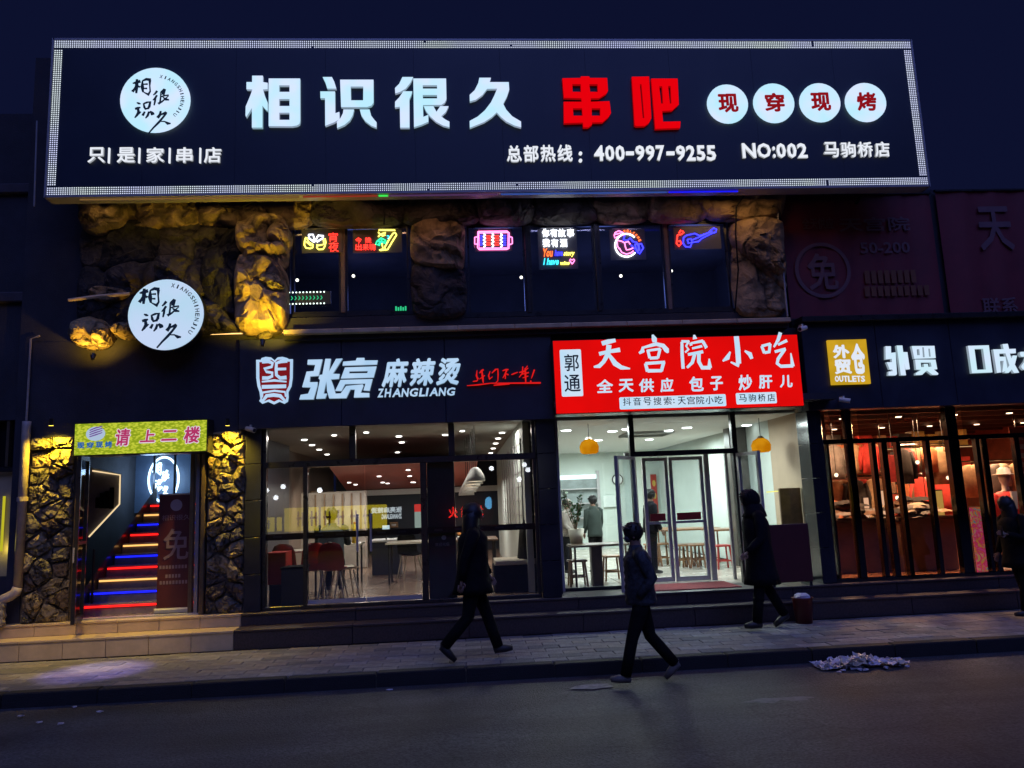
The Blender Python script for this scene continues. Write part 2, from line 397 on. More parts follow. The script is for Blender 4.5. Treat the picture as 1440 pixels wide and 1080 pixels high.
def brush(name, strokes, ox, oy, scl, Y, m, parent, dep=.004):
    mb = MB()
    for i, st in enumerate(strokes):
        pts = []
        for p in st:
            x, z = W(ox+p[0]/scl, oy+p[1]/scl, Y); pts.append((x, z, p[2]/scl*Y/FPX))
        mb.ribbon(pts, Y-dep-i*.0006, Y)
    return mb.build(name, m, parent)
def neon(name, paths, ox, oy, scl, Y, m, parent, r=.008):
    mb = MB()
    for i, pth in enumerate(paths):
        q = [W(ox+p[0]/scl, oy+p[1]/scl, Y) for p in pth]
        mb.tube([(x, Y-.001*(i % 3), z) for x, z in q], r, 6)
    return mb.build(name, m, parent)
def lamp(name, kind, loc, power, col, size=.1, target=None, angle=90, blend=.6, sy=None):
    l = bpy.data.lights.new(name, kind); l.energy = power; l.color = col
    if kind == 'AREA': l.size = size; l.shape = 'RECTANGLE' if sy else 'SQUARE'; l.size_y = sy or size
    elif kind == 'SPOT': l.shadow_soft_size = size; l.spot_size = math.radians(angle); l.spot_blend = blend
    else: l.shadow_soft_size = size
    o = bpy.data.objects.new(name, l); COL.objects.link(o); o.location = loc
    if target is not None:
        o.rotation_euler = (Vector(target)-Vector(loc)).to_track_quat('-Z', 'Y').to_euler()
    return o

# ------------------------------------------------------------------ voronoi stones
def clip(poly, px, pz, nx, nz):
    o = []
    for k in range(len(poly)):
        a, b = poly[k], poly[(k+1) % len(poly)]
        da = (a[0]-px)*nx+(a[1]-pz)*nz; db = (b[0]-px)*nx+(b[1]-pz)*nz
        if da <= 0: o.append(a)
        if (da < 0 < db) or (db < 0 < da):
            t = da/(da-db); o.append((a[0]+(b[0]-a[0])*t, a[1]+(b[1]-a[1])*t))
    return o
def cells(x0, x1, z0, z1, sx, sz, rnd, jit=.42):
    nx = max(1, round((x1-x0)/sx)); nz = max(1, round((z1-z0)/sz)); pts = []
    for j in range(nz):
        for i in range(nx):
            pts.append((x0+(i+.5+(.25 if j % 2 else -.25)+rnd.uniform(-jit, jit))*(x1-x0)/nx, z0+(j+.5+rnd.uniform(-jit, jit))*(z1-z0)/nz))
    out = []
    for i, p in enumerate(pts):
        pl = [(x0, z0), (x1, z0), (x1, z1), (x0, z1)]
        for k, q in enumerate(pts):
            if k == i or abs(q[0]-p[0]) > 3*sx or abs(q[1]-p[1]) > 3*sz: continue
            pl = clip(pl, (p[0]+q[0])/2, (p[1]+q[1])/2, q[0]-p[0], q[1]-p[1])
            if len(pl) < 3: break
        if len(pl) >= 3: out.append(pl)
    return out
def stone_mb(pl, yb, dep, gap, rnd, nb=11, ragged=.05, twist=.35):
    cx = sum(p[0] for p in pl)/len(pl); cz = sum(p[1] for p in pl)/len(pl)
    per = [math.hypot(pl[(k+1) % len(pl)][0]-pl[k][0], pl[(k+1) % len(pl)][1]-pl[k][1]) for k in range(len(pl))]; T = sum(per)
    if T < .12: return None
    pts = []
    for i in range(nb):
        d = T*i/nb
        for k, l in enumerate(per):
            if d <= l or k == len(per)-1:
                t = min(1, d/max(l, 1e-6)); a = pl[k]; b = pl[(k+1) % len(pl)]; pts.append((a[0]+(b[0]-a[0])*t, a[1]+(b[1]-a[1])*t)); break
            d -= l
    tx, tz = rnd.uniform(-twist, twist), rnd.uniform(-twist, twist)
    mb = MB(); R = T/6.28
    ringd = ((1.0, 0, 0), (1.0, .45, .0), (.86, .86, .4), (.48, 1.0, .8))
    for (s, h, nzz) in ringd:
        for p in pts:
            dx, dz = p[0]-cx, p[1]-cz; l = math.hypot(dx, dz) or 1
            k = (l-gap)/l*s*(1+rnd.uniform(-ragged, ragged))
            X, Zz = cx+dx*k, cz+dz*k
            y = yb-dep*h*(1+tx*(X-cx)/R*.6+tz*(Zz-cz)/R*.6)*(1+rnd.uniform(-.14, .14)*nzz) if h else yb
            mb.v.append((X, y, Zz))
    for r in range(len(ringd)-1):
        for j in range(nb):
            j2 = (j+1) % nb; mb.f.append((r*nb+j, r*nb+j2, (r+1)*nb+j2, (r+1)*nb+j))
    mb.v.append((cx, yb-dep*(1+rnd.uniform(-.1, .15)), cz)); c = len(mb.v)-1
    for j in range(nb): mb.f.append(((len(ringd)-1)*nb+j, (len(ringd)-1)*nb+(j+1) % nb, c))
    return mb

# ================================================================== SETTING: road, kerb, pavement, steps
KY = 9.03      # kerb face
SY = 11.0      # first riser
FY = 11.5      # facade
b = MB()
nx_, ny_ = 90, 60
for j in range(ny_+1):
    for i in range(nx_+1):
        x = -45+90*i/nx_; y = -40+(KY+.02+40)*(j/ny_)
        b.v.append((x, y, .012*math.sin(x*.6+y*.9)+.01*math.sin(x*1.7-y*.5)-.012 if y < KY-.2 else 0))
for j in range(ny_):
    for i in range(nx_):
        a = j*(nx_+1)+i; b.f.append((a, a+1, a+nx_+2, a+nx_+1))
road = struct('road', b, m_asph)
struct('ground', MB().quad((-150, -150, -.06), (150, -150, -.06), (150, 150, -.06), (-150, 150, -.06)), m_grout)
# kerb stones
kerb = struct('kerb', MB().box(-14, 15, KY+.02, KY+.16, -.05, .118), m_grout)
kb = MB().slab(0, .985, 0, .165, 0, .155, .012).mesh()
for i in range(22):
    o = finish('kerb_stone', kb, m_kerb, kerb); o.location = (-9+i*1.0, KY+R_.uniform(-.006, .006), -.004+R_.uniform(-.004, .004))
# pavement of small pavers
pv = struct('pavement', MB().box(-20, 22, KY+.165, SY+.5, -.05, .128), m_grout)
pm = MB().slab(0, .388, 0, .19, 0, .03, .006).mesh()
pms = []
for m in m_pave:
    me = pm.copy(); me.materials.clear(); me.materials.append(m); pms.append(me)
rest = MB(); cnt = 0
cand = []
for r in range(9):
    for i in range(-17, 24):
        x = i*.394+(.197 if r % 2 else 0); y = KY+.172+r*.195
        cand.append((y, abs(x), x))
cand.sort(key=lambda c: c[0]*1.5+c[1])
for k, (y, _, x) in enumerate(cand):
    z = .12+R_.uniform(-.004, .004)
    if k < 296:
        o = bpy.data.objects.new('paver', pms[R_.choice((0, 0, 0, 1, 1, 2, 3))]); COL.objects.link(o); o.parent = pv
        o.location = (x, y, z); o.rotation_euler = (R_.uniform(-.006, .006), R_.uniform(-.006, .006), R_.uniform(-.012, .012))
    else:
        rest.slab(x, x+.388, y, y+.19, z, z+.03, .006)
ro = rest.build('pavers_further_off', m_pave[0], pv, kind='stuff')

# two steps: beige tiles on the left, dark granite to the right
Z1, Z2 = .408, .578
xs = W(328, 890, SY)[0]
steps = struct('entrance_steps', MB().box(-20, 22, SY+.03, FY+.7, .1, Z1-.02).box(-20, 22, SY+.38, FY+.75, Z1-.02, Z2-.02), m_grout)
def tile_row(x0, x1, n, y0, y1, z0, z1, m, name):
    for i in range(n):
        a = x0+(x1-x0)*i/n+.003; c = x0+(x1-x0)*(i+1)/n-.003
        MB().bev(a, c, y0, y1, z0, z1, .004).build(name, m, steps)
x_l = W(-30, 905, SY)[0]
for (yf, za, zb) in ((SY, .15, Z1), (SY+.35, Z1, Z2)):
    xe = xs if za < .3 else xs
    tile_row(x_l-.6, xe, 7, yf+.004, yf+.03, za, zb-.03, m_beige, 'riser_tile')
    tile_row(xe, 9.6, 8, yf+.004, yf+.03, za, zb-.03, m_granite, 'riser_slab')
    tile_row(x_l-.6, xe, 7, yf-.012, yf+.35, zb-.03, zb, m_beige, 'tread_tile')
    tile_row(xe, 9.6, 8, yf-.012, yf+.35, zb-.03, zb, m_granite, 'tread_slab')
# landing behind the top step (shops 2 and 3 are set back)
struct('landing', MB().box(-20, 22, SY+.7, FY+.75, Z2-.05, Z2-.001), m_granite)

# ================================================================== MAIN BUILDING SHELL
bld = thing('shop_building', 'dark two storey shop building with a carved rock upper front and glazed shops below', 'building', (0, FY, 0))
xL = W(35, 700, FY)[0]; xW0 = W(104, 750, FY)[0]; xW1 = W(289, 750, FY)[0]
xP0, xP1 = W(345, 750, FY)[0], W(368, 750, FY)[0]       # dark column left of shop 1
xA1 = W(757, 720, FY)[0]; xB0 = W(786, 720, FY)[0]       # column between shops 1 and 2
xB1 = W(1143, 720, FY)[0]; xC0 = W(1160, 720, FY)[0]
zS = W(560, 596, FY)[1]                                  # underside of fascia
zC = 4.62                                                # ledge level
MB().box(xL-.02, xW0-.02, FY+.02, FY+.3, Z2, zS+.1).build('ground_floor_wall', m_mortar, bld)
MB().box(xW1+.02, xP0, FY+.02, FY+.3, Z2, zS+.1).build('ground_floor_wall', m_mortar, bld)
# dark columns clad with big tiles
def clad_col(x0, x1, yf, z0, z1, m, n=4):
    for i in range(n):
        a = z0+(z1-z0)*i/n; c = z0+(z1-z0)*(i+1)/n
        MB().bev(x0, x1, yf, yf+.4, a+.003, c-.003, .006).build('column_tile', m, bld)
clad_col(xP0, xP1, FY-.06, Z2, zS, m_blackgl, 5)
clad_col(xA1+.01, xB0-.02, FY-.08, Z2, zS, m_blackgl, 5)
clad_col(xB1+.03, xC0-.01, FY-.05, Z2, zS, m_blackgl, 5)
# fascia boards over the shops
zF1 = W(570, 472, FY-.15)[1]
for k, (a, c) in enumerate(((336, 480), (480, 626), (626, 778))):
    q = RC(a, 470, c, 600, FY-.15)
    MB().bev(q[0]+.002, q[1]-.002, FY-.15, FY+.1, zS-.02, zF1, .006).build('fascia_panel', m_black, bld)
for k, (a, c) in enumerate(((1131, 1235), (1235, 1340), (1340, 1450), (1450, 1560))):
    x0 = W(a, 510, FY-.15)[0]; x1 = W(c, 510, FY-.15)[0]
    MB().bev(x0+.002, x1-.002, FY-.15, FY+.1, W(1280, 572, FY-.15)[1], zF1+.03, .006).build('fascia_panel', m_black, bld)
q = RC(40, 470, 336, 592, FY-.02)
MB().box(q[0], q[1], FY-.02, FY+.2, zS-.03, zC-.05).build('fascia_panel', m_darkwall, bld)
# ledge over the fascia
x0 = W(398, 462, FY-.32)[0]; x1 = W(1112, 443, FY-.32)[0]
n = 9
for i in range(n):
    MB().bev(x0+(x1-x0)*i/n+.002, x0+(x1-x0)*(i+1)/n-.002, FY-.32, FY+.1, zC-.09, zC-.02, .01).build('ledge_board', m_ledge, bld)
MB().box(x0, x1, FY-.22, FY+.1, zC-.16, zC-.09).build('ledge_support', m_darkwall, bld)
# upper wall, open at the two window groups
zT = 9.1
yU = FY
w1 = RC(404, 316, 583, 445, yU); w2 = RC(650, 312, 1032, 443, yU)
xr = W(1098, 350, yU)[0]; xl = W(52, 400, yU)[0]
up = MB()
up.box(xl, w1[0], yU, yU+.25, zC-.1, zT).box(w1[1], w2[0], yU, yU+.25, zC-.1, zT).box(w2[1], xr, yU, yU+.25, zC-.1, zT)
up.box(w1[0], w1[1], yU, yU+.25, w1[3], zT).box(w2[0], w2[1], yU, yU+.25, w2[3], zT)
up.box(w1[0], w1[1], yU, yU+.25, zC-.1, w1[2]).box(w2[0], w2[1], yU, yU+.25, zC-.1, w2[2])
up.build('upper_wall', m_darkwall, bld)
up = MB().box(xl, xr, yU+3.2, yU+3.4, zC-.3, zT).box(xl-.2, xl, yU, yU+3.4, 0, zT).box(xr, xr+.15, yU+.3, yU+3.4, zC-.3, zT).box(xl, xr, yU+.1, yU+3.4, zT, zT+.15)
up.build('upper_room_wall', m_darkwall, bld)
MB().box(xl, xr, yU+.25, yU+3.2, zC-.35, zC-.12).build('upper_floor', m_darkwall, bld)
MB().box(xl, xr, yU+.25, yU+3.2, w2[3]+.12, w2[3]+.2).build('upper_ceiling', m_wall, bld)

# carved rock on the upper front: every boulder is a piece
clad = thing('carved_rock_front', 'brown carved artificial rock covering the upper wall below the long lit signboard', 'rock cladding', (0, yU, 0))
from mathutils import noise as mn
def rock_mb(pl, yb, dep, gap, rnd, nb=26):
    cx = sum(p[0] for p in pl)/len(pl); cz = sum(p[1] for p in pl)/len(pl)
    per = [math.hypot(pl[(k+1) % len(pl)][0]-pl[k][0], pl[(k+1) % len(pl)][1]-pl[k][1]) for k in range(len(pl))]; T_ = sum(per); pts = []
    for i in range(nb):
        d = T_*i/nb
        for k, l in enumerate(per):
            if d <= l or k == len(per)-1:
                t = min(1, d/max(l, 1e-6)); a = pl[k]; b = pl[(k+1) % len(pl)]; pts.append((a[0]+(b[0]-a[0])*t, a[1]+(b[1]-a[1])*t)); break
            d -= l
    # round the outline
    for _ in range(3): pts = [((pts[k-1][0]+2*pts[k][0]+pts[(k+1) % nb][0])/4, (pts[k-1][1]+2*pts[k][1]+pts[(k+1) % nb][1])/4) for k in range(nb)]
    mb = MB(); sd = Vector((rnd.uniform(0, 50), rnd.uniform(0, 50), rnd.uniform(0, 50)))
    prof = ((1.0, 0), (1.02, .3), (.98, .6), (.88, .82), (.72, .94), (.5, 1.0), (.25, 1.02))
    for s, h in prof:
        for p in pts:
            dx, dz = p[0]-cx, p[1]-cz; l = math.hypot(dx, dz) or 1; k = max(.05, (l-gap)/l*s)
            X, Zz = cx+dx*k, cz+dz*k
            n1 = mn.fractal(Vector((X*2.2, Zz*2.2, 0))+sd, 1.0, 2.0, 5)*1.2+.45-1.5*abs(mn.noise(Vector((X*1.8+Zz*1.1, Zz*2.9, 7))+sd)); n2 = mn.noise(Vector((X*.9, Zz*3.5, 3))+sd)
            X += .05*n1*h; Zz += .05*n2*h
            mb.v.append((X, yb-dep*h*(1+.45*n1+.25*n2) if h else yb, Zz))
    for r in range(len(prof)-1):
        for j in range(nb): j2 = (j+1) % nb; mb.f.append((r*nb+j, r*nb+j2, (r+1)*nb+j2, (r+1)*nb+j))
    e = (len(prof)-1)*nb; mb.f.append(tuple(e+j for j in range(nb)))
    return mb
def rock_region(px0, py0, px1, py1, sx, sz, dep, seed, mats, gap=.02, nb=14):
    rnd = random.Random(seed); q = RC(px0, py0, px1, py1, yU)
    for pl in cells(q[0], q[1], q[2], q[3], sx, sz, rnd, .36):
        rock_mb(pl, yU+.02, dep*rnd.uniform(.5, 1.25), -.05, rnd, 30).build('rock', rnd.choice(mats), clad)
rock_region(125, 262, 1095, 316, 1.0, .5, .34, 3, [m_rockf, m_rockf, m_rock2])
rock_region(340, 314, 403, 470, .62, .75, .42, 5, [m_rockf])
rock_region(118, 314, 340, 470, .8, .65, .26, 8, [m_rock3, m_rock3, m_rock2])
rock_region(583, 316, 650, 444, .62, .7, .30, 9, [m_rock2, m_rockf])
rock_region(1032, 316, 1098, 442, .62, .6, .3, 12, [m_rockf, m_rock2])
rnd = random.Random(4)
def boulder(px, py, rx, rz, dep, m, name='rock', seed=1, rag=.1):
    x, z = W(px, py, yU); rnd = random.Random(seed)
    pl = [(x+rx*math.cos(t*math.pi/4)*rnd.uniform(.85, 1.1), z+rz*math.sin(t*math.pi/4)*rnd.uniform(.85, 1.1)) for t in range(8)]
    return rock_mb(pl, yU+.02, dep, .0, rnd, 34).build(name, m, clad)
boulder(137, 474, .33, .26, .42, m_stone[1], seed=21)
boulder(183, 466, .22, .14, .3, m_stone[1], seed=22)
boulder(158, 418, .3, .14, .34, m_rockf, seed=23)
boulder(376, 425, .33, .62, .34, m_stone[0], seed=27)
boulder(362, 360, .2, .3, .3, m_rockf, seed=28)
boulder(393, 340, .22, .26, .3, m_rockf, seed=29)
boulder(146, 312, .3, .26, .42, m_rockf, seed=24)
# plank sticking out of the rock
x, z = W(96, 422, FY-.5); x1, z1 = W(182, 413, FY-.35)
MB().tube([(x, FY-.5, z), ((x+x1)/2, FY-.42, (z+z1)/2+.01), (x1, FY-.35, z1)], [.022, .028, .024], 6).build('plank', m_ledge, clad)

# (boulders above use the finer rock builder)
# stone pillars either side of the stair door
def pillar(px0, px1, lab, seed, yf):
    t = thing('stone_pillar', lab, 'stone pillar', (W((px0+px1)/2, 860, FY)[0], FY, Z2))
    q = RC(px0, 600, px1, 866, FY); rnd = random.Random(seed)
    cs = cells(q[0], q[1], Z2+.002, zS-.03, .27, .2, rnd, .4)
    for pl in cs:
        mb = stone_mb(pl, FY+.01, .10*rnd.uniform(.5, 1.5), .005, rnd, 12, .085, .6)
        if mb: mb.build('stone', rnd.choice(m_stone), t)
    MB().box(q[0], q[1], FY-.01, FY+.02, Z2, zS-.03).build('mortar', m_mortar, t)
    return t
pillar(40, 102, 'rough stone pillar left of the stair door, beside the pale downpipe', 31, FY)
pillar(292, 345, 'rough stone pillar right of the stair door, next to the noodle shop window', 32, FY)

# uplights and downlights that colour the stone (lit fittings in the photo)
def fitting(px, py, Y, lab, col, power, tgt, ang=110, size=.03, m=None, dz=0):
    x, z = W(px, py, Y)
    t = thing('spotlight', lab, 'spotlight', (x, Y, z+dz))
    v = (Vector(tgt)-Vector((x, Y, z))).normalized()
    p0 = Vector((x, Y, z+dz))
    MB().tube([p0-v*.10, p0-v*.02, p0], [.022, .032, .036], 10).build('housing', m_frame, t)
    MB().tube([p0+v*.001, p0+v*.004], [.03, .03], 10).build('lens', m, t)
    lp = lamp('spotlight_beam', 'SPOT', tuple(p0+v*.02), power, col, size, tgt, ang, .9)
    lp.parent = t; lp.location = tuple(p0+v*.02-Vector((x, Y, z+dz)))
    return t
YEL = (1.0, .66, .03)
e_yel = emit('lamp_yellow', (1.0, .75, .1), 6)
e_org = emit('lamp_orange', (1.0, .5, .05), 8)
for px, lab in ((72, 'small yellow spotlight at the head of the left stone pillar'), (320, 'small yellow spotlight at the head of the right stone pillar')):
    x, _ = W(px, 700, FY)
    xx, zz = W(px, 600, FY-.3)
    fitting(px, 598, FY-.30, lab, YEL, 170, (x, FY-.05, 2.25), 125, .03, e_yel)
x, z = W(137, 455, FY)
fitting(131, 499, FY-.50, 'orange spotlight under the left boulder of the rock front', (1, .55, .06), 34, (x, FY, z), 130, .02, e_org)
x, z = W(372, 420, FY)
fitting(369, 479, FY-.85, 'yellow spotlight at the foot of the tall boulder beside the upper window', YEL, 110, (x, FY-.1, z+.3), 120, .02, e_yel)
# warm glow tube added to light the ledge, no known fitting
lt = thing('added_ledge_tube', 'added thin warm glow tube along the back of the ledge below the upper windows', 'tube light', ((x0+x1)/2, FY-.04, zC))
for i in range(6):
    a = x0+.15+(x1-x0-.3)*i/6; MB().tube([(a, FY-.05, zC+.0), (a+(x1-x0-.3)/6-.04, FY-.05, zC+.0)], .009, 6).build('tube', emit('ledge_amber', (.9, .5, .16), 1.6 if i < 1 else .9) if 0 else emit('ledge_amber', (.9, .5, .16), 2.4), lt)

# ================================================================== UPPER WINDOWS
def window(name, lab, q, cols, yg, bars, room=True, sash=True, fr=.05):
    x0, x1, z0, z1 = q
    t = thing(name, lab, 'window', ((x0+x1)/2, yg, z0))
    f = MB().box(x0, x1, yg-.04, yg+.04, z0, z0+fr).box(x0, x1, yg-.04, yg+.04, z1-fr, z1).box(x0, x0+fr, yg-.04, yg+.04, z0+fr, z1-fr).box(x1-fr, x1, yg-.04, yg+.04, z0+fr, z1-fr)
    f.build('frame', m_frame, t)
    xs_ = [x0+fr]+cols+[x1-fr]
    for c in cols:
        MB().bev(c-.035, c+.035, yg-.055, yg+.04, z0+fr, z1-fr, .008).build('mullion', m_bar if c in bars else m_frame, t)
    for a, c in zip(xs_[:-1], xs_[1:]):
        a += .036; c -= .036
        MB().quad((a, yg, z0+fr), (c, yg, z0+fr), (c, yg, z1-fr), (a, yg, z1-fr)).build('pane', m_gl2, t)
        if sash:
            s = MB()
            for (aa, cc, zz0, zz1) in ((a, c, z0+fr, z0+fr+.03), (a, c, z1-fr-.03, z1-fr), (a, a+.03, z0+fr+.03, z1-fr-.03), (c-.03, c, z0+fr+.03, z1-fr-.03)):
                s.box(aa, cc, yg-.03, yg+.02, zz0, zz1)
            s.build('sash', m_frame, t)
    return t
m_bar = mat('brown_bar', (.16, .11, .09), .5, var=.2)
YG = FY+.07
c1 = W(483, 380, YG)[0]
w1b = RC(404, 316, 583, 445, YG)
window('upper_window', 'two pane upper window left, with beer mug and dancer neon signs', w1b, [c1], YG, [c1])
w2b = RC(650, 312, 1032, 443, YG)
cs = [W(p, 380, YG)[0] for p in (742, 840, 938)]
window('upper_window', 'four pane upper window right, with grill and guitar neon signs', w2b, cs, YG, cs[2:])
# lamp reflections in the upper panes, put in as small glowing balls
for px, py, Y, lab in ((418, 394, 13.2, 'glowing dot for a lamp reflection in the pane under the beer mugs'), (497, 388, 13.0, 'glowing dot for a lamp reflection below the dancer sign'), (733, 390, 13.4, 'glowing dot for a lamp reflection near the grill sign'),
                   (873, 388, 13.2, 'glowing dot for a lamp reflection under the round neon'), (944, 381, 13.5, 'glowing dot for a lamp reflection under the guitar neon')):
    x, z = W(px, py, Y)
    t = thing('glint_ball', lab, 'glint', (x, Y, z))
    MB().ball((x, Y, z), .028, 8, 6).build('glint_core', emit('glint_warm', (1, .92, .75), 4), t)
    MB().tube([(x, Y, z+.02), (x, Y, z+.07)], .014, 6).build('cap', m_frame, t)

for px in (500, 700, 850, 990): lamp('upstairs_fill', 'POINT', (W(px, 380, 13)[0], 13.4, 5.6), 14, (.2, .28, 1), .3)  # added blue fill lamps without fittings, to lift the dark room
for zz, yy in ((4.75, 13.9),):
    MB().box(xl+.3, xr-.3, yy, yy+.5, zC-.12, zC+.55).build('upper_counter', m_wall, bld)
# ---------------- neon signs on small boards
m_board = mat('sign_board_dark', (.09, .09, .10), .35, var=0)
def nboard(name, lab, px0, py0, px1, py1, Y=None):
    Y = Y or YG-.09
    q = RC(px0, py0, px1, py1, Y); t = thing(name, lab, 'neon sign', ((q[0]+q[1])/2, Y, q[2]))
    MB().box(q[0], q[1], Y+.018, Y+.024, q[2], q[3]).build('backboard', m_board, t)
    MB().tube([(q[0]+.05, Y+.02, q[3]+.012), (q[1]-.05, Y+.02, q[3]+.012)], .006, 6).build('hanging_rail', m_alu, t)
    return t, Y
nw = emit('neon_white', (.85, .9, 1), 3.8); ny = emit('neon_yellow', (1, .85, .12), 3.4); nr = emit('neon_red', (1, .03, .02), 3.8); no_ = emit('neon_orange', (1, .15, .03), 2.4)
ng = emit('neon_green', (.03, .9, .35), 2.0); nb_ = emit('neon_blue', (.03, .03, 1.0), 4.5); npk = emit('neon_pink', (1, .2, .55), 3.4); nc = emit('neon_cyan', (.05, .75, 1), 2.2)
s8 = 7.579   # crop scale of the left close-up
t, Y = nboard('neon_sign', 'neon of two clinking beer mugs beside red characters in the first upper pane', 424, 322, 481, 355)
neon('mug', [[(228, 255), (214, 300), (212, 340), (230, 368), (275, 375), (300, 365), (302, 330)], [(240, 262), (260, 312), (300, 330)], [(228, 300), (285, 345)], [(350, 330), (345, 365), (365, 385), (410, 382), (428, 355), (440, 310), (432, 270)], [(415, 265), (420, 330), (350, 345)]], 400, 300, s8, Y, ny, t, .010)
neon('mug_outline', [[(258, 228), (262, 262), (312, 305), (325, 300)], [(258, 228), (305, 225), (325, 300)], [(325, 300), (360, 235), (415, 240), (412, 262), (345, 305)], [(300, 285), (345, 285)]], 400, 300, s8, Y, nw, t, .010)
glyph('character', '宵', RC(462.3, 327.5, 475, 340, Y), Y, .01, nr, t, -.008)
glyph('character', '夜', RC(462.3, 340.5, 476, 354, Y), Y, .01, nr, t, -.008)
t, Y = nboard('neon_sign', 'neon of a dancer in a green skirt leaning on a yellow bottle with red characters', 496, 322, 565, 355)
for ch, r in zip('今晚出来嗨', ((500, 334, 508.5, 342), (514, 334, 522, 342), (500, 343, 508.5, 352), (510, 343, 518.5, 352), (520, 343, 528, 352))):
    glyph('character', ch, RC(*r, Y), Y, .01, nr, t, .0)
neon('bottle_outline', [[(1180, 205), (1195, 230), (1150, 300), (1100, 385), (1020, 395)], [(1180, 205), (1155, 215), (1120, 270), (1070, 360), (1075, 385)], [(1010, 392), (1050, 380), (1040, 320)]], 400, 300, s8, Y, ny, t, .010)
neon('dancer', [[(1000, 200), (1020, 225), (1000, 250)], [(1020, 225), (1080, 205)], [(1020, 225), (1045, 240), (1075, 230)], [(1005, 178), (1180, 180)]], 400, 300, s8, Y, ny, t, .010)
neon('skirt', [[(1030, 262), (985, 300), (972, 330), (1000, 335), (1030, 300)], [(1030, 262), (1080, 290), (1085, 325), (1050, 310), (1020, 320), (1010, 345)], [(1035, 270), (1035, 310)], [(1000, 300), (1070, 305)]], 400, 300, s8, Y, ng, t, .011)
neon('glass_outline', [[(1090, 240), (1115, 240), (1110, 262), (1095, 270)]], 400, 300, s8, Y, nc, t, .007)
t, Y = nboard('neon_sign', 'pink neon outline of a grill tray with white skewers', 668, 322, 720, 353)
neon('tray', [[(185, 220), (515, 215), (512, 390), (190, 392), (185, 220)], [(178, 205), (505, 200), (528, 220), (525, 395), (500, 405), (190, 408), (172, 385), (178, 205)], [(172, 265), (140, 270), (140, 345), (172, 348)], [(530, 262), (562, 270), (565, 340), (532, 352)]], 650, 300, 8, Y, npk, t, .009)
neon('skewer', [[(x+dx, y) for y, dx in ((228, 0), (245, 14), (262, -6), (280, 16), (300, -6), (320, 16), (340, -6), (360, 14), (382, 0))] for x in (245, 338, 435)], 650, 300, 8, Y, nw, t, .011)
neon('blue_bar', [[(200, y), (225, y)] for y in (252, 280, 305, 330, 355)]+[[(462, y), (492, y)] for y in (252, 280, 305, 330, 355)], 650, 300, 8, Y, nb_, t, .008)
neon('red_bar', [[(270, y), (320, y)] for y in (252, 280, 305, 330, 355)]+[[(362, y), (415, y)] for y in (252, 280, 305, 330, 355)], 650, 300, 8, Y, nr, t, .007)
t, Y = nboard('neon_sign', 'neon lines of white characters over coloured handwriting with a heart', 757, 321, 812, 378)
for ch, cx, cy in (('你', 938, 222), ('有', 1030, 222), ('故', 1120, 222), ('事', 1218, 222), ('我', 945, 335), ('有', 1040, 335), ('酒', 1140, 335)):
    glyph('character', ch, RC(650+(cx-40)/8, 300+(cy-45)/8, 650+(cx+40)/8, 300+(cy+45)/8, Y), Y, .01, nw, t, .012)
for ch, m, r in (('You', no_, (912, 395, 1020, 490)), ('have', nb_, (1040, 415, 1128, 478)), ('story', ny, (1140, 430, 1265, 490)), ('I have', nc, (910, 505, 1085, 580)), ('wine', ny, (1105, 540, 1205, 580))):
    glyph('handwriting', ch, RC(650+r[0]/8, 300+r[1]/8, 650+r[2]/8, 300+r[3]/8, Y), Y, .01, m, t, .02, shear=.3)
neon('heart', [[(1237, 570), (1208, 530), (1215, 515), (1237, 525), (1255, 514), (1265, 530), (1237, 570)]], 650, 300, 8, Y, npk, t, .008)
t, Y = nboard('neon_sign', 'round white neon ring with a pink capped figure and orange lettering above', 858, 322, 908, 365)
ring = [(310+120*math.cos(math.radians(a)), 340+122*math.sin(math.radians(a))) for a in range(40, 322, 12)]
neon('ring', [ring], 840, 300, 7.579, Y, nw, t, .012)
neon('figure', [[(180, 232), (190, 205), (230, 185), (275, 205), (285, 228), (235, 240), (185, 262), (180, 232)], [(190, 225), (270, 205)], [(205, 262), (225, 290), (265, 300), (290, 315), (300, 360), (310, 390), (345, 385), (380, 370)], [(235, 370), (260, 415), (310, 435), (360, 420), (385, 400)], [(210, 290), (215, 350), (235, 380)], [(285, 315), (330, 300), (350, 330)]], 840, 300, 7.579, Y, npk, t, .009)
neon('blue_shape', [[(290, 235), (280, 280), (320, 290), (350, 265), (380, 300), (420, 310), (440, 360), (430, 420)], [(400, 330), (470, 325), (490, 370), (450, 430), (420, 400), (400, 330)], [(360, 340), (400, 380)], [(440, 330), (450, 400)]], 840, 300, 7.579, Y, nb_, t, .012)
for k, ch in enumerate('WELCOME'):
    a = math.radians(-98+k*13); cx, cy = 310+150*math.cos(a), 340+150*math.sin(a)
    glyph('letter', ch, RC(840+(cx-10)/7.58, 300+(cy-13)/7.58, 840+(cx+10)/7.58, 300+(cy+13)/7.58, Y), Y, .01, no_, t, .02, rot=-(a+math.pi/2))
t, Y = nboard('neon_sign', 'blue neon guitar with a small red figure at its left', 948, 318, 1014, 350)
neon('guitar', [[(918, 260), (950, 235), (1040, 215), (1090, 240), (1180, 210), (1200, 190), (1240, 158), (1270, 170), (1262, 200), (1215, 215), (1110, 270), (1080, 300), (1010, 310), (990, 360), (940, 355), (915, 320), (918, 260)], [(960, 280), (1000, 270), (1010, 310), (970, 320), (960, 280)], [(1000, 290), (1220, 195)]], 840, 300, 7.579, Y, nb_, t, .010)
neon('red_figure', [[(905, 185), (920, 205), (890, 225), (855, 230), (850, 270), (845, 320), (870, 350), (895, 320), (880, 290), (865, 300)], [(890, 180), (870, 210)]], 840, 300, 7.579, Y, nr, t, .012)
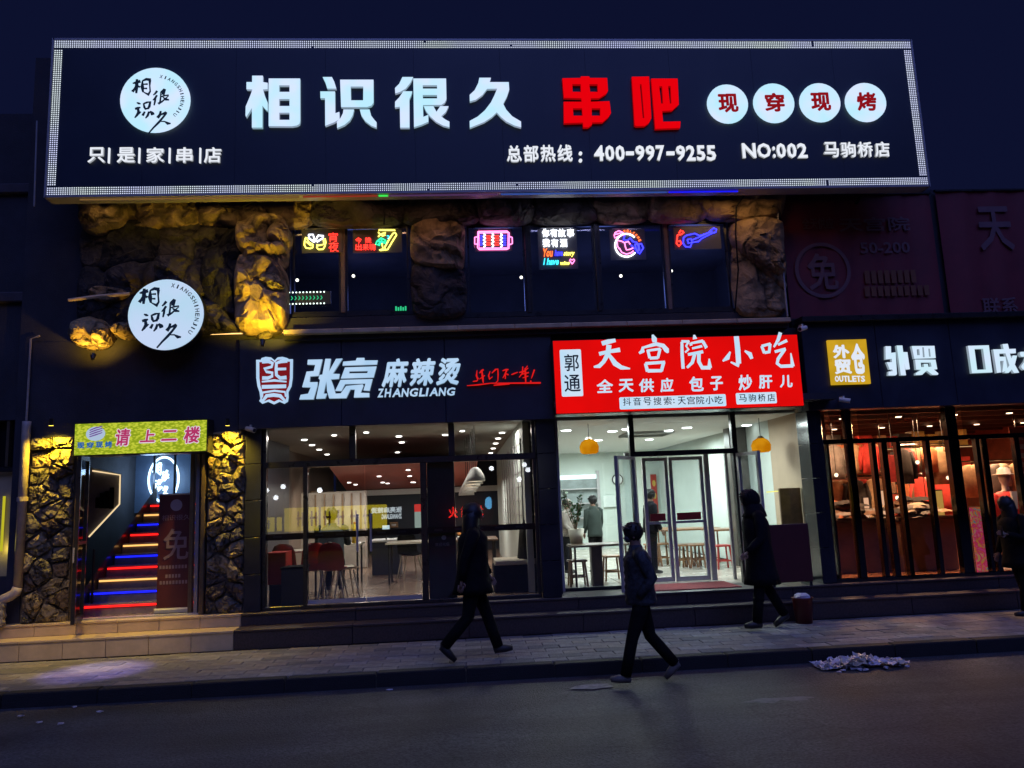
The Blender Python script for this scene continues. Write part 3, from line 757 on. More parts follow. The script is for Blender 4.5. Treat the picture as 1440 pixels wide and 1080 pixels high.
# reflected green dotted LED sign, built as a lit board in the first pane
q = RC(405, 411, 466, 429, YG-.03)
t = thing('led_sign_reflection', 'reflection of a small green dotted light sign, built solid at the sill of the first upper pane', 'light sign', ((q[0]+q[1])/2, YG-.03, q[2]))
MB().box(q[0], q[1], YG-.075, YG-.06, q[2], q[3]).build('backboard', m_black, t)
mb = MB()
for i in range(11):
    for zz in (q[2]+.01, q[3]-.012): mb.ball((q[0]+.03+i*.052, YG-.08, zz), .012, 6, 4)
mb.build('border_lamps', emit('dot_white', (.8, 1, .9), 2.5), t, kind='stuff')
mb = MB(); gz = (q[2]+q[3])/2
for k in range(9): mb.ribbon([(q[0]+.06+k*.055, gz+.03, .012), (q[0]+.08+k*.055, gz, .014), (q[0]+.055+k*.055, gz-.03, .01)], YG-.081, YG-.076)
mb.build('green_marks', emit('dot_green', (.03, .6, .25), 1), t)
q = RC(556, 431, 575, 437, YG-.05)
mb = MB()
for k in range(5): mb.box(q[0]+k*.036, q[0]+.024+k*.036, YG-.068, YG-.06, q[2], q[3]-.015*(k % 2))
tag(mb.build('green_light_strip', MATS['dot_green']), 'tiny green light strip at the sill below the dancer sign', 'light strip')

# ================================================================== LONG LIT SIGNBOARD
LY = 10.7
P = [W(78, 57, LY), W(1279, 58, LY), W(1306, 262, LY), W(64, 273, LY)]
X0, X1 = (P[0][0]+P[3][0])/2, (P[1][0]+P[2][0])/2; Zb, Zt = (P[2][1]+P[3][1])/2, (P[0][1]+P[1][1])/2
big = thing('led_signboard', 'long black signboard across the top of the building framed in white dotted lights', 'signboard', ((X0+X1)/2, LY, Zb))
n = 10
for i in range(n):
    a, c = X0+(X1-X0)*i/n, X0+(X1-X0)*(i+1)/n
    MB().bev(a+.0004, c-.0004, LY, LY+.22, Zb, Zt, .0012).build('panel', mat('navy_sign_face', (.010, .020, .042), .42, var=.15, scale=1.2), big)
dots = MB(); pit = .0302; rows = 4; d = .0068
def dot(x, z): dots.box(x-d, x+d, LY-.008, LY-.001, z-d, z+d)
nxx = int((X1-X0)/pit)
for k in range(nxx):
    for r in range(rows):
        if R_.random() < .006: continue
        dot(X0+(k+.5)*(X1-X0)/nxx, Zt-(r+.6)*pit); dot(X0+(k+.5)*(X1-X0)/nxx, Zb+(r+.6)*pit)
nz = int((Zt-Zb-2*rows*pit-.04)/pit)
for k in range(nz):
    for r in range(rows):
        zz = Zb+rows*pit+.025+(k+.5)*pit
        dot(X0+(r+.6)*pit, zz); dot(X1-(r+.6)*pit, zz)
dots.build('led_dots', e_led, big, kind='stuff')
MB().box(X0-.015, X1+.015, LY-.012, LY+.24, Zt, Zt+.03).box(X0-.015, X1+.015, LY-.012, LY+.24, Zb-.03, Zb).box(X0-.03, X0-.001, LY-.012, LY+.24, Zb-.03, Zt+.03).box(X1+.001, X1+.03, LY-.012, LY+.24, Zb-.03, Zt+.03).build('edge_trim', m_alu, big)
for k in range(9):
    x = X0+.7+k*(X1-X0-1.4)/8
    MB().tube([(x, LY+.24, Zb+.3), (x, FY+.02, Zb+.05)], .03, 6).build('bracket', m_frame, big)
    MB().tube([(x, LY+.24, Zt-.4), (x, FY+.02, Zt-.2)], .03, 6).build('bracket', m_frame, big)
# coloured light tube along the underside
for i, (a, c, m) in enumerate(((110, 420, emit('strip_dim_amber', (.30, .16, .05), .6)), (425, 530, emit('strip_red', (.5, .06, .03), .5)), (532, 545, emit('strip_green', (.05, .9, .1), 1.0)), (547, 700, emit('strip_violet', (.12, .05, .16), .6)), (705, 940, emit('strip_blue', (.05, .12, .5), .6)), (942, 1040, emit('strip_deepblue', (.01, .01, .8), 1.2)))):
    xa, xc = W(a, 275, LY)[0], W(c, 275, LY)[0]
    MB().tube([(xa, LY+.05, Zb-.045), (xc, LY+.05, Zb-.045)], .012, 6).build('light_tube', m, big)
for (a, c, pw_, cl) in ((115, 400, 3.2, (1, .62, .2)), (430, 640, 2.6, (1, .5, .25)), (760, 930, 1.6, (.5, .5, 1)), (1000, 1090, 3.6, (1, .55, .2))):
    xa, xc = W(a, 275, LY)[0], W(c, 275, LY)[0]
    lo = lamp('sign_underglow', 'AREA', ((xa+xc)/2, LY+.16, Zb-.06), pw_, cl, xc-xa, ((xa+xc)/2, FY-.35, Zb-1.2), sy=.04)
LF = LY-.004; LD = .05
T = lambda ol, ox, m=e_white: trace('character', ol, ox, 100, 12, LF, LD, m, big)
T([[(190, 108), (370, 108), (370, 215), (450, 228), (450, 335), (372, 340), (400, 440), (450, 560), (452, 700), (420, 680), (362, 610), (362, 980), (186, 980), (186, 650), (150, 710), (90, 805), (78, 770), (82, 625), (110, 560), (160, 440), (195, 340), (95, 335), (95, 215), (190, 215)]], 340)
T([[(468, 155), (995, 155), (997, 870), (985, 920), (940, 945), (860, 958), (468, 955)], [(645, 270), (818, 270), (818, 380), (645, 380)], [(645, 500), (818, 500), (818, 618), (645, 618)], [(645, 730), (818, 730), (818, 850), (645, 850)]], 340)
T([[(115, 130), (270, 130), (310, 210), (345, 325), (192, 325), (160, 220)]], 445)
T([[(75, 372), (322, 372), (325, 740), (395, 715), (398, 840), (300, 895), (158, 950), (155, 485), (78, 485)]], 445)
T([[(408, 175), (968, 175), (970, 560), (935, 610), (860, 635), (425, 635)], [(585, 290), (798, 290), (795, 522), (590, 522)]], 445)
T([[(465, 675), (642, 675), (620, 770), (570, 860), (480, 935), (358, 988), (355, 878), (415, 820), (455, 740)]], 445)
T([[(738, 675), (902, 675), (930, 780), (975, 840), (1020, 890), (1018, 980), (930, 945), (830, 870), (765, 775)]], 445)
T([[(255, 130), (435, 130), (390, 225), (310, 325), (215, 380), (135, 405), (130, 315), (200, 245)]], 545)
T([[(270, 370), (420, 370), (400, 440), (372, 500), (374, 980), (218, 980), (212, 628), (130, 640), (132, 545), (200, 475)]], 545)
T([[(438, 155), (988, 155), (995, 500), (965, 560), (910, 598), (600, 602), (606, 800), (690, 765), (692, 880), (580, 930), (450, 972)], [(595, 268), (838, 268), (838, 325), (598, 325)], [(595, 432), (838, 432), (838, 490), (600, 490)]], 545)
T([[(615, 620), (775, 620), (828, 715), (890, 620), (1030, 620), (985, 715), (905, 790), (970, 840), (1045, 880), (1045, 972), (940, 945), (820, 880), (720, 790), (650, 700)]], 545)
T([[(348, 142), (542, 142), (520, 215), (842, 215), (850, 340), (810, 460), (748, 580), (800, 680), (900, 790), (1048, 878), (1050, 975), (940, 945), (800, 875), (710, 800), (640, 722), (560, 800), (430, 885), (188, 982), (185, 868), (320, 795), (440, 690), (540, 560), (600, 440), (648, 325), (478, 328), (400, 430), (290, 510), (188, 540), (185, 430), (270, 350), (330, 230)]], 645)
e_rd2 = emit('sign_red_dark', (.52, .0, .01), 1.0)
T([[(432, 118), (575, 118), (585, 145), (875, 145), (890, 360), (860, 410), (740, 485), (600, 487), (600, 545), (915, 535), (940, 735), (900, 800), (800, 890), (622, 893), (622, 930), (560, 975), (475, 975), (468, 895), (150, 905), (145, 545), (450, 545), (440, 487), (148, 478), (122, 150), (432, 145)], [(290, 250), (432, 250), (435, 380), (295, 378)], [(575, 250), (715, 250), (718, 380), (590, 378)], [(300, 655), (455, 655), (462, 780), (308, 780)], [(615, 655), (760, 655), (760, 780), (618, 780)]], 780, e_red)
T([[(210, 125), (500, 120), (540, 820), (500, 900), (430, 950), (290, 955), (258, 940)], [(345, 250), (372, 250), (420, 820), (395, 818)]], 870, e_red)
T([[(535, 155), (980, 155), (1000, 590), (890, 690), (720, 700), (735, 880), (1030, 875), (1020, 985), (605, 1000)], [(670, 285), (720, 285), (735, 575), (705, 575)], [(820, 280), (862, 280), (875, 575), (850, 575)]], 870, e_red)
# four round medallions
MC = [((48, 60, 348, 342), '现'), ((394, 52, 694, 338), '穿'), ((740, 50, 1038, 332), '现'), ((1082, 48, 1380, 330), '烤')]
e_dkred = emit('medallion_red', S(140, 16, 26), 1.0)
for (r, ch) in MC:
    s = 5.333
    q = RC(985+r[0]/s, 110+r[1]/s, 985+r[2]/s, 110+r[3]/s, LF)
    cx, cz = (q[0]+q[1])/2, (q[2]+q[3])/2
    md = MB().disc(cx, cz, (q[1]-q[0])/2, (q[3]-q[2])/2, LF-LD, LF).build('medallion', e_white, big)
    glyph('character', ch, (cx-.155, cx+.155, cz-.155, cz+.15), LF-LD-.003, .01, e_dkred, md, .032)
# subtitle rows
def row(s, a, b_, y0, y1, bold=.02, m=e_white2, gap=.12): line_glyphs('character', s, a, y0, b_, y1, LF, .03, m, big, bold, gap=gap)
for ch, a, c in (('只', 125, 149), ('是', 166, 191), ('家', 207, 232), ('串', 249, 272), ('店', 288, 312)):
    glyph('character', ch, RC(a, 208.5, c, 230, LF), LF, .03, e_white2, big, .02)
for x in (154, 196.5, 239, 282):
    q = RC(x-.9, 209, x+1.1, 230, LF); MB().box(q[0], q[1], LF-.03, LF, q[2], q[3]).build('divider', e_white2, big)
row('总部热线', 711, 806, (206, 204.5), (229, 228), .024)
for k, yy in enumerate((214, 224)):
    q = RC(813, yy, 819, yy+5, LF); MB().disc((q[0]+q[1])/2, (q[2]+q[3])/2, .026, .026, LF-.03, LF, 10).build('character', e_white2, big)
digs = [('4', 835, 849), ('0', 850.5, 863.5), ('0', 865, 878), ('-', 880, 891), ('9', 893, 906), ('9', 907.5, 920), ('7', 922, 934), ('-', 937, 948), ('9', 950, 963), ('2', 964.5, 977), ('5', 979, 991), ('5', 993, 1006)]
for ch, a, c in digs:
    if ch == '-':
        q = RC(a, 214, c, 218.5, LF); MB().box(q[0], q[1], LF-.03, LF, q[2], q[3]).build('character', e_white2, big)
    else: glyph('character', ch, RC(a, 205.5, c, 227, LF), LF, .03, e_white2, big, .03)
for ch, a, c in (('N', 1043, 1062), ('O', 1064, 1083), (':', 1085.5, 1089.5), ('0', 1091, 1104), ('0', 1106, 1119), ('2', 1120.5, 1134)):
    glyph('character', ch, RC(a, 207 if ch == ':' else 202.5, c, 223, LF), LF, .03, e_white2, big, .028)
row('马驹桥店', 1156, 1251, (201, 200.5), (222.5, 221.5), .022)
# brushed logo disc (used twice): strokes measured in a 1178x1080 close-up
LOGO = {
 '相': [[(262, 268, 10), (300, 262, 26), (370, 238, 30)], [(322, 212, 22), (318, 300, 34), (312, 405, 18)], [(318, 290, 16), (285, 350, 20), (258, 385, 28)], [(330, 300, 12), (362, 322, 22)],
        [(398, 232, 10), (395, 320, 34), (405, 390, 16)], [(398, 235, 12), (450, 212, 26), (512, 222, 30)], [(500, 225, 26), (498, 300, 12), (505, 380, 14), (478, 425, 30), (430, 400, 12), (400, 380, 10)], [(410, 282, 10), (470, 280, 16)], [(412, 340, 10), (462, 340, 16)]],
 '很': [[(600, 372, 22), (572, 410, 18), (545, 432, 8)], [(598, 432, 18), (568, 480, 20), (540, 502, 8)], [(578, 470, 16), (570, 520, 18), (558, 572, 12)],
        [(648, 392, 8), (650, 450, 14), (640, 530, 16), (615, 552, 24)], [(648, 392, 10), (700, 352, 22), (712, 352, 14), (690, 430, 16)], [(655, 420, 8), (690, 415, 10)], [(650, 455, 10), (700, 440, 14), (760, 430, 10)], [(615, 552, 20), (670, 520, 14), (760, 440, 6)], [(680, 460, 8), (715, 490, 26), (765, 498, 12)]],
 '识': [[(318, 535, 10), (345, 545, 22), (372, 552, 10)], [(295, 622, 22), (335, 610, 26), (370, 600, 12)], [(335, 612, 20), (345, 670, 30), (320, 710, 22), (290, 745, 10)], [(345, 690, 16), (378, 660, 8)],
        [(412, 545, 12), (425, 600, 22), (440, 632, 12)], [(415, 550, 14), (460, 532, 18), (505, 525, 22), (492, 590, 24), (470, 622, 14)], [(430, 625, 14), (490, 610, 18)], [(430, 660, 16), (400, 715, 22)], [(490, 660, 18), (470, 715, 20), (440, 752, 8)], [(505, 655, 14), (535, 690, 40), (562, 690, 14)]],
 '久': [[(650, 650, 18), (640, 700, 26), (605, 745, 30)], [(655, 700, 14), (720, 672, 28), (735, 680, 12)], [(725, 680, 20), (680, 740, 18), (620, 810, 22), (550, 880, 16), (480, 960, 12)], [(640, 795, 8), (700, 795, 12), (785, 825, 14)], [(700, 795, 8), (745, 826, 24), (785, 825, 8)]]}
def logo(parent, sx, sy, ox, oy, Y, m, dep, kx=1.0):
    for ch, st in LOGO.items():
        brush('brush_character', [[(p[0]*kx, p[1], p[2]*1.45) for p in s] for s in st], ox, oy, sx, Y, m, parent, .006)
q = RC(171, 98, 268, 187, LF); cx, cz = (q[0]+q[1])/2, (q[2]+q[3])/2
lg = MB().disc(cx, cz, (q[1]-q[0])/2, (q[3]-q[2])/2, LF-LD, LF, 48).build('logo_disc', e_white, big)
def arc_text(txt, cx, cz, rx, rz, a0, a1, y, sz, m, par):
    for k, ch in enumerate(txt):
        a = math.radians(a0+(a1-a0)*k/(len(txt)-1)); x, z = cx+rx*math.cos(a), cz+rz*math.sin(a)
        w_ = sz*(.3 if ch == 'I' else .8)
        glyph('logo_letter', ch, (x-w_/2, x+w_/2, z-sz/2, z+sz/2), y, .004, m, par, .012, rot=a-math.pi/2)
logo(lg, 9.817, 0, 160, 90, LF-LD-.001, m_inkb, 0)
arc_text('XIANGSHIHENJIU', cx, cz, .39, .36, 78, -42, LF-LD-.001, .05, m_inkb, lg)

# ================================================================== ROUND WALL SIGN
RY = FY-.45
q = RC(180, 393, 286, 492, RY); cx, cz = (q[0]+q[1])/2, (q[2]+q[3])/2; rx, rz = (q[1]-q[0])/2, (q[3]-q[2])/2
rs = thing('round_sign', 'round white light box with black brushed characters on the dark wall above the stair door', 'round sign', (cx, RY, cz))
MB().disc(cx, cz, rx, rz, RY, RY+.02, 56).build('lit_face', emit('round_sign_white', S(180, 215, 238), 1.0, col2=S(196, 214, 245), scale=1.5), rs)
MB().disc(cx, cz, rx+.012, rz+.012, RY+.021, RY+.16, 56).build('rim', m_frame, rs)
for dx in (-.2, .2): MB().tube([(cx+dx, RY+.15, cz), (cx+dx, FY, cz)], .03, 6).build('bracket', m_frame, rs)
k = 106/97/9.817
def LG2(st): return [[(p[0], p[1], p[2]*1.5) for p in s] for s in st]
for ch, st in LOGO.items():
    brush('brush_character', LG2(st), 180-(115*k)-0, 393-(95*k), 1/k, RY-.001, m_inkb, rs, .006)
arc_text('XIANGSHIHENJIU', cx, cz, rx*.84, rz*.84, 78, -38, RY-.001, .06, m_inkb, rs)

# ================================================================== NOODLE SHOP SIGN (individual lit letters on the fascia)
NY = FY-.155
ns = thing('shop_sign', 'white lit characters with shield emblem and small red handwriting on the black fascia', 'shop sign', (W(560, 535, NY)[0], NY, W(560, 590, NY)[1]))
e_w3 = emit('letters_white', S(170, 205, 238), 1.0, col2=S(185, 215, 245), scale=3)
NT = lambda nm, ol, ox, oy, s, m, dd=.05, yy=NY: trace(nm, ol, ox, oy, s, yy, dd, m, ns)
NT('character', [[(225, 200), (470, 195), (405, 470), (262, 480), (255, 578), (390, 575), (385, 640), (320, 865), (82, 868), (105, 790), (230, 770), (275, 665), (130, 660), (205, 400), (325, 390), (350, 285), (218, 280)]], 415, 490, 12, e_w3)
NT('character', [[(520, 185), (612, 185), (580, 400), (700, 185), (808, 180), (645, 435), (760, 440), (745, 520), (612, 530), (655, 640), (690, 770), (780, 765), (870, 640), (1150, 615), (1160, 640), (1112, 755), (1258, 760), (1258, 828), (1000, 835), (1015, 700), (940, 700), (870, 845), (585, 850), (548, 720), (537, 560), (490, 770), (548, 770), (515, 850), (365, 855), (430, 540), (405, 515), (425, 455), (470, 450)]], 415, 490, 12, e_w3)
NT('character', [[(1050, 170), (1175, 168), (1178, 212), (1400, 210), (1385, 280), (808, 298), (820, 232), (1030, 215)]], 415, 490, 12, e_w3)
NT('character', [[(850, 330), (1380, 312), (1330, 498), (780, 515)], [(925, 395), (1235, 388), (1225, 425), (915, 430)]], 415, 490, 12, e_w3)
NT('character', [[(775, 540), (1312, 525), (1262, 722), (1160, 715), (1195, 600), (850, 610), (790, 725), (685, 722)]], 415, 490, 12, e_w3)
for ch, a, c, y0, y1 in (('麻', 537, 575, 505, 545), ('辣', 576, 613, 504.5, 543), ('烫', 613, 648, 504, 542)):
    q = RC(a, y0, c, y1, NY); glyph('character', ch, q, NY, .05, e_w3, ns, .034, shear=.22)
for k, ch in enumerate('ZHANGLIANG'):
    wd = [9, 10, 12, 11, 12, 8.5, 5, 12, 11, 12]; a = 531+sum(wd[:k])*1.075
    glyph('letter', ch, RC(a, 547-.12*k*1.6, a+wd[k]*1.02, 559-.12*k*2.2, NY), NY, .03, e_w3, ns, .026, shear=.18)
# shield emblem
e_mar = emit('emblem_red', S(120, 22, 30), 1.0)
sh = [(128, 195), (205, 195), (220, 165), (290, 145), (380, 155), (440, 205), (490, 155), (570, 145), (650, 165), (680, 185), (745, 185), (740, 500), (720, 640), (668, 740), (672, 830), (660, 900), (600, 935), (520, 900), (425, 945), (325, 900), (230, 935), (180, 890), (200, 850), (185, 740), (150, 640), (130, 500)]
NT('shield_edge', [sh], 350, 490, 12, e_w3, .02)
cxs, cys = 435, 530
NT('shield_field', [[(cxs+(p[0]-cxs)*.84, cys+(p[1]-cys)*.89) for p in sh]], 350, 490, 12, e_mar, .006, NY-.022)
mb_l = []
brush('emblem_stroke', [[(222, 225, 60), (330, 215, 66), (400, 250, 50), (385, 310, 46), (260, 345, 50), (300, 395, 46), (395, 410, 46), (390, 470, 50), (320, 500, 56), (225, 500, 60)],
  [(650, 215, 50), (540, 220, 60), (465, 250, 50), (460, 350, 48), (465, 450, 50), (530, 500, 60), (635, 490, 64)], [(470, 350, 46), (630, 345, 42)], [(220, 562, 26), (430, 540, 40), (635, 562, 26)], [(218, 650, 62), (630, 638, 62)],
  [(225, 820, 30), (235, 745, 34), (430, 715, 34), (610, 735, 34), (625, 815, 30)], [(235, 885, 40), (300, 800, 60), (420, 785, 62), (530, 800, 60), (605, 880, 40)]], 350, 490, 12, NY-.029, e_w3, ns, .004)
brush('red_handwriting', [[(120, 440, 10), (190, 430, 18), (215, 380, 10)], [(190, 250, 8), (180, 340, 26), (200, 400, 22)], [(230, 300, 12), (270, 260, 34), (300, 240, 16)], [(270, 260, 20), (285, 380, 36), (295, 465, 14)], [(230, 400, 8), (320, 340, 14)],
  [(410, 270, 12), (385, 340, 22), (400, 400, 26), (450, 360, 8)], [(440, 300, 10), (500, 240, 26), (540, 230, 18), (545, 330, 20), (540, 430, 14), (500, 465, 8)], [(620, 260, 10), (680, 240, 22), (720, 240, 12)], [(690, 250, 26), (650, 340, 20), (625, 380, 10)], [(670, 300, 20), (665, 395, 16)], [(680, 310, 12), (720, 330, 18)],
  [(770, 325, 10), (810, 310, 18), (875, 285, 10)], [(900, 290, 12), (980, 270, 26), (1050, 215, 12)], [(960, 190, 14), (955, 300, 26), (900, 370, 12)], [(1040, 180, 12), (1000, 230, 16)], [(1000, 220, 22), (1005, 330, 30), (1010, 455, 16)], [(940, 320, 12), (1060, 290, 20)], [(960, 380, 10), (1050, 350, 14)],
  [(1155, 245, 22), (1120, 350, 18), (1105, 390, 8)], [(1085, 430, 18), (1105, 445, 18)], [(20, 512, 4), (200, 498, 16), (420, 470, 10), (700, 470, 14), (1260, 465, 22)], [(470, 505, 10), (560, 495, 20), (740, 485, 6)]], 655, 500, 12, NY, emit('hand_red', (.75, .012, .012), 1.0), ns, .03)

# ================================================================== RED LIGHT BOX
BY = FY-.42
q = RC(780, 475, 1126, 576, BY)
rb = thing('red_lightbox_sign', 'bright red light box sign with white brushed characters over the snack shop', 'light box sign', ((q[0]+q[1])/2, BY, q[2]))
MB().box(q[0], q[1], BY, BY+.02, q[2], q[3]).build('lit_face', e_redbox, rb)
MB().box(q[0]-.012, q[1]+.012, BY+.021, FY-.02, q[2]-.012, q[3]+.012).build('box', m_frame, rb)
RBK = emit('print_white', S(205, 225, 245), 1.0, col2=S(190, 222, 245), scale=3)
def rplate(px0, py0, px1, py1, name='white_plate'):
    q = RC(px0, py0, px1, py1, BY); r = .02; pts = []
    for (cx, cz, a0) in ((q[1]-r, q[3]-r, 0), (q[0]+r, q[3]-r, 90), (q[0]+r, q[2]+r, 180), (q[1]-r, q[2]+r, 270)):
        for k in range(4): t = math.radians(a0+k*30); pts.append((cx+r*math.cos(t), cz+r*math.sin(t)))
    return MB().poly(pts, BY-.003, BY).build(name, RBK, rb)
p1 = rplate(788.5, 491.5, 818.5, 557.5)
glyph('character', '郭', RC(793.5, 498, 814, 522, BY), BY-.004, .002, m_inkb, p1, .012)
glyph('character', '通', RC(793.5, 527, 816, 551, BY), BY-.004, .002, m_inkb, p1, .012)
p2 = rplate(871, 556.5, 1021, 573.5)
for k, ch in enumerate('抖音号搜索'):
    glyph('character', ch, RC(876+k*14.3, 559.5-.3*k, 887+k*14.3, 570.5-.3*k, BY), BY-.004, .002, m_inkb, p2, .004)
glyph('character', ':', RC(946.5, 561, 948.5, 567, BY), BY-.004, .002, m_inkb, p2, .01)
for k, ch in enumerate('天宫院小吃'):
    glyph('character', ch, RC(953+k*13, 558-.3*k, 964+k*13, 569-.3*k, BY), BY-.004, .002, m_inkb, p2, .004)
p3 = rplate(1035, 552, 1092, 568)
for k, ch in enumerate('马驹桥店'):
    glyph('character', ch, RC(1039+k*13.3, 554.5-.2*k, 1049.5+k*13.3, 565-.2*k, BY), BY-.004, .002, m_inkb, p3, .004)
B5 = lambda st: brush('brush_character', st, 775, 465, 8, BY, RBK, rb, .004)
B6 = lambda st: brush('brush_character', st, 945, 465, 7.579, BY, RBK, rb, .004)
B5([[(570, 145, 50), (640, 125, 56), (725, 108, 40)], [(540, 262, 44), (650, 235, 40), (775, 215, 52)], [(650, 160, 60), (640, 260, 56), (590, 350, 44), (540, 400, 48), (480, 408, 20)], [(650, 270, 34), (720, 370, 62), (790, 415, 50), (888, 428, 14)]])
B5([[(1140, 45, 20), (1160, 90, 62), (1165, 130, 50)], [(1030, 180, 20), (1030, 230, 50), (990, 255, 26)], [(1040, 190, 26), (1180, 150, 44), (1260, 170, 50), (1300, 220, 60), (1315, 250, 20)],
    [(1085, 215, 30), (1110, 310, 34)], [(1085, 225, 26), (1230, 205, 30)], [(1225, 205, 34), (1200, 310, 30)], [(1110, 310, 34), (1200, 305, 34)], [(1060, 370, 34), (1085, 460, 40)], [(1060, 370, 34), (1280, 355, 34)], [(1265, 355, 40), (1240, 455, 34)], [(1085, 452, 40), (1245, 450, 36)]])
B6([[(105, 120, 30), (108, 260, 36), (118, 405, 36)], [(100, 115, 30), (185, 115, 26)], [(180, 110, 26), (150, 165, 22), (175, 200, 26), (140, 232, 22)], [(235, 45, 20), (245, 90, 50)], [(195, 130, 26), (205, 160, 30)], [(200, 135, 22), (330, 110, 34)], [(325, 110, 34), (365, 180, 34), (350, 190, 12)],
    [(215, 190, 22), (320, 165, 28)], [(170, 255, 30), (330, 225, 34)], [(240, 255, 36), (215, 340, 36), (160, 395, 26)], [(285, 240, 40), (285, 330, 38), (320, 395, 44), (410, 395, 40)], [(400, 395, 50), (395, 300, 12)]])
B6([[(685, 60, 56), (700, 200, 58), (710, 350, 56)], [(715, 370, 44), (680, 360, 30), (625, 335, 16)], [(620, 225, 16), (590, 290, 52), (540, 325, 16)], [(775, 215, 18), (830, 250, 50), (850, 300, 34)]])
B6([[(955, 165, 30), (985, 240, 34)], [(955, 165, 30), (1050, 140, 30)], [(1045, 140, 34), (1035, 230, 28)], [(985, 235, 30), (1045, 225, 30)], [(1155, 20, 40), (1130, 100, 36), (1085, 175, 20)], [(1130, 150, 26), (1225, 105, 34)],
    [(1095, 225, 30), (1210, 195, 32)], [(1200, 200, 34), (1130, 300, 34), (1120, 350, 34), (1160, 380, 36), (1290, 375, 36)], [(1285, 380, 44), (1265, 240, 10)]])
for ch, a, y0, c, y1 in (('全', 839, 533.5, 862, 552.5), ('天', 869.5, 533, 890.5, 551.5), ('供', 898.5, 532.5, 919.5, 551.5), ('应', 928, 531.5, 947, 551.5), ('包', 969, 529.5, 989, 550.5), ('子', 998.5, 529, 1016.5, 549), ('炒', 1038, 527, 1057.5, 549), ('肝', 1066.5, 527.5, 1086, 546.5), ('儿', 1096, 527.5, 1114, 545)):
    glyph('character', ch, RC(a, y0, c, y1, BY), BY, .004, RBK, rb, .03, shear=.06)

# ================================================================== CLOTHES SHOP SIGN
CY = FY-.155
cs_ = thing('outlet_sign', 'yellow square logo and white lit characters on the black fascia of the clothes shop', 'shop sign', (W(1300, 520, CY)[0], CY, W(1300, 560, CY)[1]))
q = RC(1165, 478.5, 1219, 541, CY)
e_gold = emit('logo_gold', S(205, 160, 35), 1.0, col2=S(190, 150, 30), scale=4)
MB().box(q[0], q[1], CY-.05, CY, q[2], q[3]).build('logo_box', e_gold, cs_)
LW = emit('logo_white', S(225, 232, 245), 1.0)
lb = CY-.052
for ch, r in (('外', (1171, 485, 1194, 504)), ('贸', (1173, 505, 1197, 526))):
    glyph('logo_character', ch, RC(*r, lb), lb, .01, LW, cs_, .045)
glyph('logo_character', '仓', RC(1197, 483, 1216, 526, lb), lb, .01, LW, cs_, .05)
for k, ch in enumerate('OUTLETS'):
    glyph('logo_letter', ch, RC(1174+k*6.1, 528.5, 1179.4+k*6.1, 537, lb), lb, .01, LW, cs_, .03)
C7 = lambda ol: trace('character', ol, 1230, 470, 6.857, CY, .05, e_w4, cs_)
e_w4 = emit('letters_bright', S(200, 232, 245), 1.05, col2=S(210, 228, 250), scale=3)
C7([[(88, 122), (140, 122), (142, 185), (185, 180), (198, 390), (185, 402), (115, 402), (118, 365), (158, 362), (152, 345), (128, 345), (100, 275), (150, 275), (148, 242), (90, 248)]])
C7([[(195, 115), (250, 115), (258, 178), (298, 178), (322, 342), (280, 345), (268, 290), (285, 400), (235, 400)]])
C7([[(340, 120), (558, 118), (570, 235), (365, 242)], [(388, 150), (412, 150), (417, 208), (394, 208)], [(440, 132), (456, 132), (464, 228), (447, 228)], [(498, 145), (514, 145), (522, 222), (506, 222)]])
C7([[(372, 250), (568, 250), (585, 342), (552, 345), (595, 382), (592, 396), (538, 396), (485, 355), (440, 396), (378, 398), (378, 382), (430, 348), (382, 345)], [(425, 278), (522, 278), (530, 318), (500, 320), (495, 292), (455, 292), (458, 322), (432, 322)]])
C7([[(880, 118), (1080, 112), (1115, 372), (918, 380)], [(942, 148), (1025, 146), (1052, 345), (968, 348)]])
C7([[(1122, 152), (1222, 150), (1212, 102), (1262, 98), (1275, 148), (1338, 146), (1340, 188), (1282, 190), (1296, 238), (1312, 210), (1352, 212), (1330, 298), (1372, 375), (1322, 378), (1300, 345), (1270, 378), (1230, 375), (1278, 305), (1240, 190), (1180, 192), (1184, 222), (1240, 222), (1262, 350), (1210, 372), (1222, 262), (1190, 262), (1196, 372), (1158, 378)]])
glyph('character', '本', RC(1431, 487, 1465, 527, CY), CY, .05, e_w4, cs_, .05)

# ================================================================== YELLOW STAIR DOOR SIGN
SYY = FY-.30
q = RC(105, 593.5, 290, 637, SYY)
ys = thing('yellow_lightbox_sign', 'yellow green light box sign with pink characters above the stair door', 'light box sign', ((q[0]+q[1])/2, SYY, q[2]))
my = bpy.data.materials.new('yellow_scale_print'); my.use_nodes = True; nt = my.node_tree; nt.nodes.clear()
tc = nt.nodes.new('ShaderNodeTexCoord'); mp = nt.nodes.new('ShaderNodeMapping'); mp.inputs['Scale'].default_value = (22, 1, 48)
wv = nt.nodes.new('ShaderNodeTexVoronoi'); wv.inputs['Scale'].default_value = 1; rp = nt.nodes.new('ShaderNodeValToRGB')
rp.color_ramp.elements[0].color = (*S(196, 205, 60), 1); rp.color_ramp.elements[1].color = (*S(140, 160, 30), 1); rp.color_ramp.elements[0].position = .35; rp.color_ramp.elements[1].position = .62
em = nt.nodes.new('ShaderNodeEmission'); em.inputs[1].default_value = 1.0; oo = nt.nodes.new('ShaderNodeOutputMaterial')
nt.links.new(tc.outputs['Object'], mp.inputs[0]); nt.links.new(mp.outputs[0], wv.inputs['Vector']); nt.links.new(wv.outputs['Distance'], rp.inputs[0]); nt.links.new(rp.outputs[0], em.inputs[0]); nt.links.new(em.outputs[0], oo.inputs[0])
face = MB().box(q[0], q[1], SYY, SYY+.012, q[2], q[3]).build('lit_face', my, ys)
